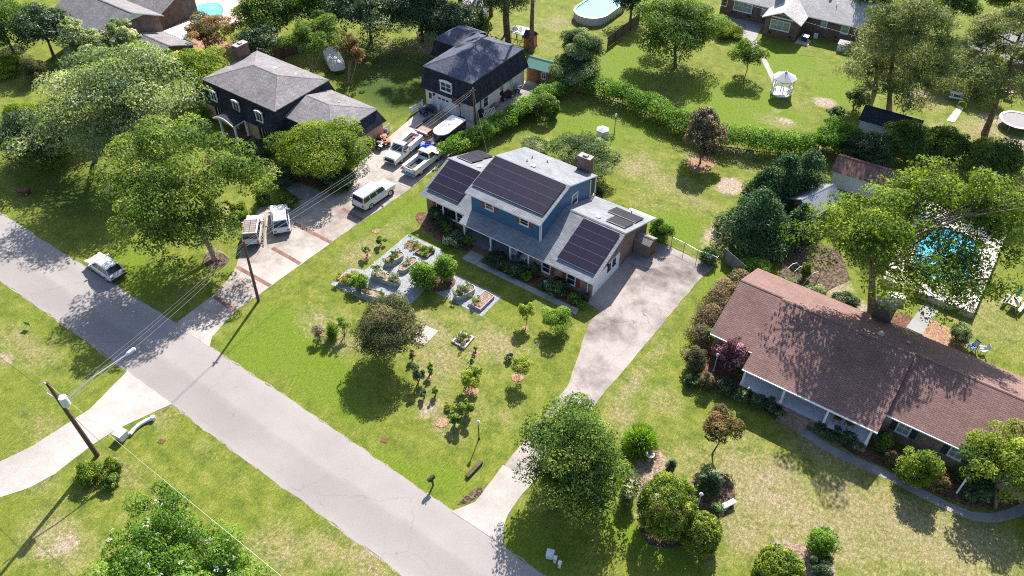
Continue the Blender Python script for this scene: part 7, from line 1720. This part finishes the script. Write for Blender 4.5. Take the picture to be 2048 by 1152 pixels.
# ---- hedges
hedge('hedge', 'bright green vine-covered hedge between the long driveway and the back garden', 'hedge', [(892, 318), (950, 290), (1000, 262), (1050, 232), (1095, 200), (1140, 178)], 2.2, 1.9, L_BRIGHT, .21, 2.4, .5, rough=1.0)
hedge('hedge', 'long vine-covered hedge crossing behind the back garden lawn', 'hedge', [(1135, 180), (1200, 192), (1290, 226), (1360, 262), (1440, 292), (1530, 305), (1612, 308)], 2.7, 2.3, L_BRIGHT, .21, 2.4, .46, rough=1.0)
shrub('clipped_shrub', 'round clipped bush beside the driveway hedge', 'shrub', (1066, 190, 1118, 240), L_MAPLE, 'globe', .18, 2.6, tone=.5)
hedge('hedge', 'brown hedge along the end wall of the red-brown roofed house', 'hedge', [(1478, 566), (1448, 600), (1420, 640), (1395, 690)], 2.1, 1.6, L_BROWNH, .16, 2.3, .5, rough=.8)
hedge('hedge', 'clipped dark hedge left of the porch steps', 'hedge', [(1470, 792), (1500, 800), (1545, 822), (1566, 836)], 1.3, .95, L_DARK, .14, 2.3, .55, rough=.1)
hedge('hedge', 'clipped dark hedge right of the porch steps', 'hedge', [(1633, 862), (1680, 880), (1718, 898)], 1.3, .95, L_DARK, .14, 2.3, .55, rough=.1)
# ---- shrubs round the houses
shrub('clipped_shrub', 'big flat-topped clipped yellow-green shrub near the white lamp post', 'shrub', (1277, 944, 1392, 1084), L_CLIP, 'globe', .14, 2.6, tone=.52, csize=.30, dens=2.2, spread=.26)
shrub('clipped_shrub', 'low spreading yellow-green shrub below the white lamp post', 'shrub', (1364, 1024, 1442, 1112), L_CLIP, 'globe', .13, 2.6, tone=.5, spread=.26)
shrub('clipped_shrub', 'clipped yellow-green shrub cut by the bottom edge', 'shrub', (1506, 1092, 1602, 1200), L_CLIP, 'globe', .14, 2.6, tone=.5)
shrub('shrub', 'bright green shrub at the edge of the bare soil bed near the bottom', 'shrub', (1612, 1058, 1686, 1118), L_BRIGHT, 'round', .14, 1.7, tone=.5)
shrub('shrub', 'dark twiggy shrub in the bare soil bed near the bottom', 'shrub', (1615, 1112, 1665, 1160), L_DARK, 'loose', .12, 1.3, tone=.4)
spiky('sago_palm', 'spiky dark green palm-like shrub above the birdbath', 'shrub', (1240, 838, 1324, 914), L_BRIGHT, 620, 1.0, .10, tone=.55)
for bb, m, lb, bl in [
    ((1368, 690, 1418, 748), L_OLIVE, 'shrub with red flowers left of the plum-coloured bush', (L_RED, 60, .13)),
    ((1428, 664, 1502, 742), L_PLUM, 'plum-purple leaved bush at the corner of the porch', None),
    ((1394, 738, 1432, 782), L_OLIVE, 'grey-green shrub with faded flowers below the red-flowered one', (L_PINK, 20, .1)),
    ((1432, 752, 1472, 792), L_DARK, 'dark shrub beside the porch corner column', None),
    ((1400, 650, 1432, 694), L_BRIGHT, 'bright green shrub at the lower end of the brown hedge', None),
    ((1366, 742, 1400, 775), L_DARK, 'low dark shrub at the lawn edge below the red flowers', None),
    ((1750, 860, 1792, 906), L_MAPLE, 'small round clipped shrub beside the last porch column', None),
    ((1768, 894, 1804, 932), L_OLIVE, 'low shrub with bright red flowers under the first window', (L_RED, 55, .14)),
    ((1800, 884, 1888, 980), L_LIME, 'broad yellow-green shrub between the two teal-shuttered windows', None),
    ((1860, 940, 1902, 985), L_RUST, 'reddish shrub below the second teal-shuttered window', (L_PINK, 18, .1)),
    ((1925, 945, 1990, 1010), L_DARK, 'dark shrub behind the white post near the right edge', None),
    ((1905, 930, 1948, 968), L_BRIGHT, 'leafy green shrub against the wall near the right edge', None),
    ((1396, 930, 1448, 1000), L_DARK, 'dark azalea bush behind the small stone bench', (L_RED, 10, .08)),
    ((1418, 1000, 1450, 1040), L_PALE, 'small grey-green bush beside the small stone bench', None),
    ((1330, 912, 1354, 950), L_DARK, 'slim dark conifer seedling above the big clipped shrub', None),
    ((1236, 960, 1280, 1010), L_PALE, 'pale flowering shrub against the tree at the driveway end', (L_PINK, 30, .1)),
    ((1475, 510, 1540, 560), L_BRIGHT, 'bright green shrub behind the grey wooden fence', None),
    ((1395, 490, 1440, 530), L_DARK, 'dark bush between the chain-link gate and wooden fence', None),
    ((1298, 430, 1350, 485), L_BRIGHT, 'leafy vine shrub at the back corner of the blue house', None),
    ((1560, 555, 1600, 585), L_PALE, 'cabbage-like pale plant behind the red-brown roof', None),
    ((1610, 565, 1655, 600), L_PALE, 'second pale leafy plant in the vegetable patch behind the red-brown roof', None),
    ((1600, 520, 1625, 560), L_LIME, 'upright yellow-green plant in the vegetable patch', None),
    ((1662, 580, 1720, 625), L_DARK, 'dark bush under the huge tree behind the roof', None),
    ((1900, 640, 1945, 690), L_PALE, 'grey-green bush at the corner of the white pool deck', None),
    ((1428, 38, 1488, 76), L_LIME, 'light green bushy shrub beside the ranch house patio', None),
    ((1040, 268, 1104, 312), L_PALE, 'pale green shrub behind the left end of the blue house', None),
    ((1188, 372, 1212, 396), L_DARK, 'small dark round bush at the rear corner of the blue house', None),
    ((-30, 112, 44, 152), L_LIME, 'low round yellow-green shrub at the left edge', None),
    ((40, 108, 90, 166), L_OLIVE, 'olive shrub beside the lawn at the upper left', None),
    ((-20, 205, 100, 330), L_DARK, 'dark leafy shrub mass at the left edge beside the street', None),
    ((40, 245, 140, 340), L_MAPLE, 'bushy green shrub under the silvery tree', None),
    ((0, 200, 70, 250), L_LIME, 'bright shrub at the left edge above the dark shrub mass', None),
    ((148, 920, 206, 968), L_CLIP, 'spreading bush left of the two round bushes below the transformer pole', None),
    ((208, 908, 244, 950), L_CLIP, 'upper of the two round bushes below the transformer pole', None),
    ((199, 944, 239, 978), L_MAPLE, 'lower of the two round bushes below the transformer pole', None),
    ((535, 330, 600, 372), L_DARK, 'dark low shrub under the yellow-green tree, left side', None),
    ((640, 345, 715, 378), L_DARK, 'dark low shrub under the yellow-green tree, right side', None),
    ((478, 275, 545, 325), L_DARK, 'dark clipped shrubs under the mansard house front window', None),
    ((370, 210, 420, 250), L_BRIGHT, 'bright green shrub left of the mansard house portico', None),
    ((505, 372, 545, 412), L_MAPLE, 'shrub beside the front path of the mansard house', None),
    ((455, 400, 500, 440), L_LIME, 'light shrub under the big spreading tree', None),
    ((552, 385, 600, 415), L_MAPLE, 'low shrub where the front path meets the long driveway', None),
    ((868, 425, 908, 462), L_DARK, 'dark shrub under the picture window of the blue house', None),
    ((852, 405, 885, 445), L_DARK, 'dark shrub at the left corner of the blue house', None),
    ((884, 448, 905, 470), L_BRIGHT, 'small bright shrub under the picture window', None),
    ((884, 458, 932, 494), L_DARK, 'lavender-flowered shrub beside the porch of the blue house', (L_LILAC, 130, .12)),
    ((925, 465, 950, 492), L_BRIGHT, 'small green shrub right of the lavender-flowered one', (L_PINK, 6, .09)),
    ((966, 500, 1018, 530), L_DARK, 'low ground-cover shrub beside the porch steps', None),
    ((1008, 520, 1058, 552), L_DARK, 'dark low shrub in front of the white rocking chairs', None),
    ((1038, 538, 1066, 562), L_BRIGHT, 'bright round shrub before the last porch column', None),
    ((1060, 520, 1084, 552), L_DARK, 'dark shrub against the last porch column', None),
    ((1086, 556, 1140, 592), L_DARK, 'dark shrub under the garage-wing windows', None),
    ((1074, 560, 1098, 580), L_OLIVE, 'small olive shrub beside the pale blue drum', None),
    ((1132, 582, 1162, 606), L_BRIGHT, 'white-flowered plant at the end of the garage wing', (L_WHITE, 34, .12)),
    ((1152, 598, 1176, 618), L_BRIGHT, 'low green plant at the end of the walkway', None),
]:
    shrub('shrub', lb, 'shrub', bb, m, 'round', zc=2.3 if m is L_PLUM else 1.3 if 'red flowers left' in lb else None, leaf=.14 if bb[3]-bb[1] < 60 else .18, cover=2.1, tone=.54, blossom=bl)
# ---- lawn and garden planting
shrub('fig_bush', 'big bright green bush among the raised beds, left half of the pair', 'shrub', g7(675, 440)+g7(930, 700), L_BRIGHT, 'round', .20, 1.7, tone=.62, csize=.28, dens=1.3)
shrub('fig_bush', 'right half of the bright bush pair, nearer the porch', 'shrub', g7(865, 378)+g7(1060, 640), L_BRIGHT, 'round', .20, 1.7, tone=.58, csize=.30, dens=1.1)
shrub('fig_bush', 'round bright green bush at the left end of the gravel yard', 'shrub', g7(215, 530)+g7(375, 695), L_BRIGHT, 'round', .17, 1.7, tone=.62)
spiky('ornamental_grass', 'upright bright green grass clump left of the olive-brown tree', 'plant', (650, 634, 676, 686), L_BRIGHT, 380, 1.1, .05, tone=.5, arch=.1)
shrub('shrub', 'sparse pale green shrub right of the upright grass clump', 'shrub', (672, 630, 700, 680), L_BRIGHT, 'loose', .10, .7, tone=.6)
shrub('shrub', 'bare brown twiggy shrub left of the upright grass clump', 'shrub', (622, 648, 652, 682), L_GREY, 'loose', .10, .8, tone=.5)
for bb, zc, base, m, lb in [
    ((920, 728, 966, 780), 1.3, (944, 785), L_LIME, 'yellow-green sapling in the middle of the front lawn'),
    ((1020, 712, 1066, 748), 1.6, (1038, 760), L_LIME, 'yellow-green sapling with a thin trunk right of the middle one'),
    ((1083, 606, 1140, 676), 1.2, (1110, 678), L_BRIGHT, 'bright green young tree beside the walkway'),
    ((1038, 600, 1068, 648), 1.5, (1051, 660), L_LIME, 'slender young tree left of the bright green one by the walkway'),
]:
    tree('sapling', lb, 'tree', bb, zc, m, 'loose', .13, 1.9, base, .035, None, .78, csize=.34, dens=1.0, low=.15, group='young trees on the front lawn')
for bb, m, lb in [
    ((724, 492, 742, 516), L_MAPLE, 'small seedling with mulch ring nearest the gravel yard'), ((752, 470, 772, 492), L_MAPLE, 'small seedling uphill of the other one left of the gravel yard'),
    ((850, 724, 868, 752), L_BRIGHT, 'tiny sapling left of the yellow-green saplings'), ((1008, 704, 1026, 722), L_DARK, 'small dark seedling above the right yellow-green sapling'),
    ((838, 775, 858, 798), L_DARK, 'small dark plant in the bare patch of the front lawn'), ((862, 770, 878, 794), L_BRIGHT, 'second small plant in the bare patch of the front lawn'),
    ((910, 798, 946, 842), L_MAPLE, 'green bush in the shade near the black lamp post'), ((926, 794, 946, 830), L_LIME, 'upright lime shoot on the bush near the black lamp post'),
    ((890, 802, 912, 822), L_LIME, 'low lime plant left of the bush near the black lamp post'), ((894, 825, 922, 856), L_BRIGHT, 'small round bush at the bottom of the lawn planting'),
    ((818, 690, 832, 730), L_OLIVE, 'thin shoot right of the olive-brown tree'), ((946, 686, 956, 708), L_BRIGHT, 'tiny sapling below the square stone bed'),
    ((818, 725, 850, 770), L_DARK, 'dark ragged plants in the shadow of the olive-brown tree'), ((936, 718, 948, 732), L_DARK, 'dark shoot behind the middle yellow-green sapling'),
]:
    shrub('seedling', lb, 'plant', bb, m, 'loose', .11, 1.5, tone=.72, dens=.35)
# ------------------------------------------------------------------ light, sky, camera
EL, AZ = R(41), R(-71)          # sunlight travels towards AZ (world) and down
trav = Vector((math.cos(AZ)*math.cos(EL), math.sin(AZ)*math.cos(EL), -math.sin(EL)))
ld = bpy.data.lights.new('sun', 'SUN'); ld.energy = 4.9; ld.angle = R(.53); ld.color = (1.0, .95, .87)
lo = bpy.data.objects.new('sun', ld); COL.objects.link(lo); lo.rotation_euler = trav.to_track_quat('-Z', 'Y').to_euler(); lo.location = (-60, 120, 90)
w = bpy.data.worlds.new('World'); SC.world = w; w.use_nodes = True
wt = w.node_tree; bg = wt.nodes['Background']
sky = wt.nodes.new('ShaderNodeTexSky'); sky.sky_type = 'NISHITA'; sky.sun_disc = False
sky.sun_elevation = EL; sky.sun_rotation = math.atan2(-trav.x, -trav.y)
sky.air_density = 1.0; sky.dust_density = 1.2
wt.links.new(sky.outputs[0], bg.inputs[0]); bg.inputs[1].default_value = .10
cd = bpy.data.cameras.new('camera'); cam = bpy.data.objects.new('camera', cd); COL.objects.link(cam)
cd.sensor_fit = 'HORIZONTAL'; cd.sensor_width = 36; cd.lens = FOC/2048*36; cd.clip_end = 4000; cd.clip_start = .5
cam.matrix_world = Matrix(((RT[0], UP[0], -FW[0], 0), (RT[1], UP[1], -FW[1], 0), (RT[2], UP[2], -FW[2], CAM_H), (0, 0, 0, 1)))
SC.camera = cam
SC.view_settings.view_transform = 'Standard'; SC.view_settings.look = 'None'
SC.view_settings.exposure = 1.35; SC.view_settings.gamma = 1.0
SC.render.engine = 'CYCLES'
SC.cycles.max_bounces = 6; SC.cycles.diffuse_bounces = 3; SC.cycles.glossy_bounces = 2; SC.cycles.transmission_bounces = 3; SC.cycles.transparent_max_bounces = 4
SC.cycles.use_denoising = False
SC.cycles.filter_width = 1.1
SC.cycles.sample_clamp_indirect = 6
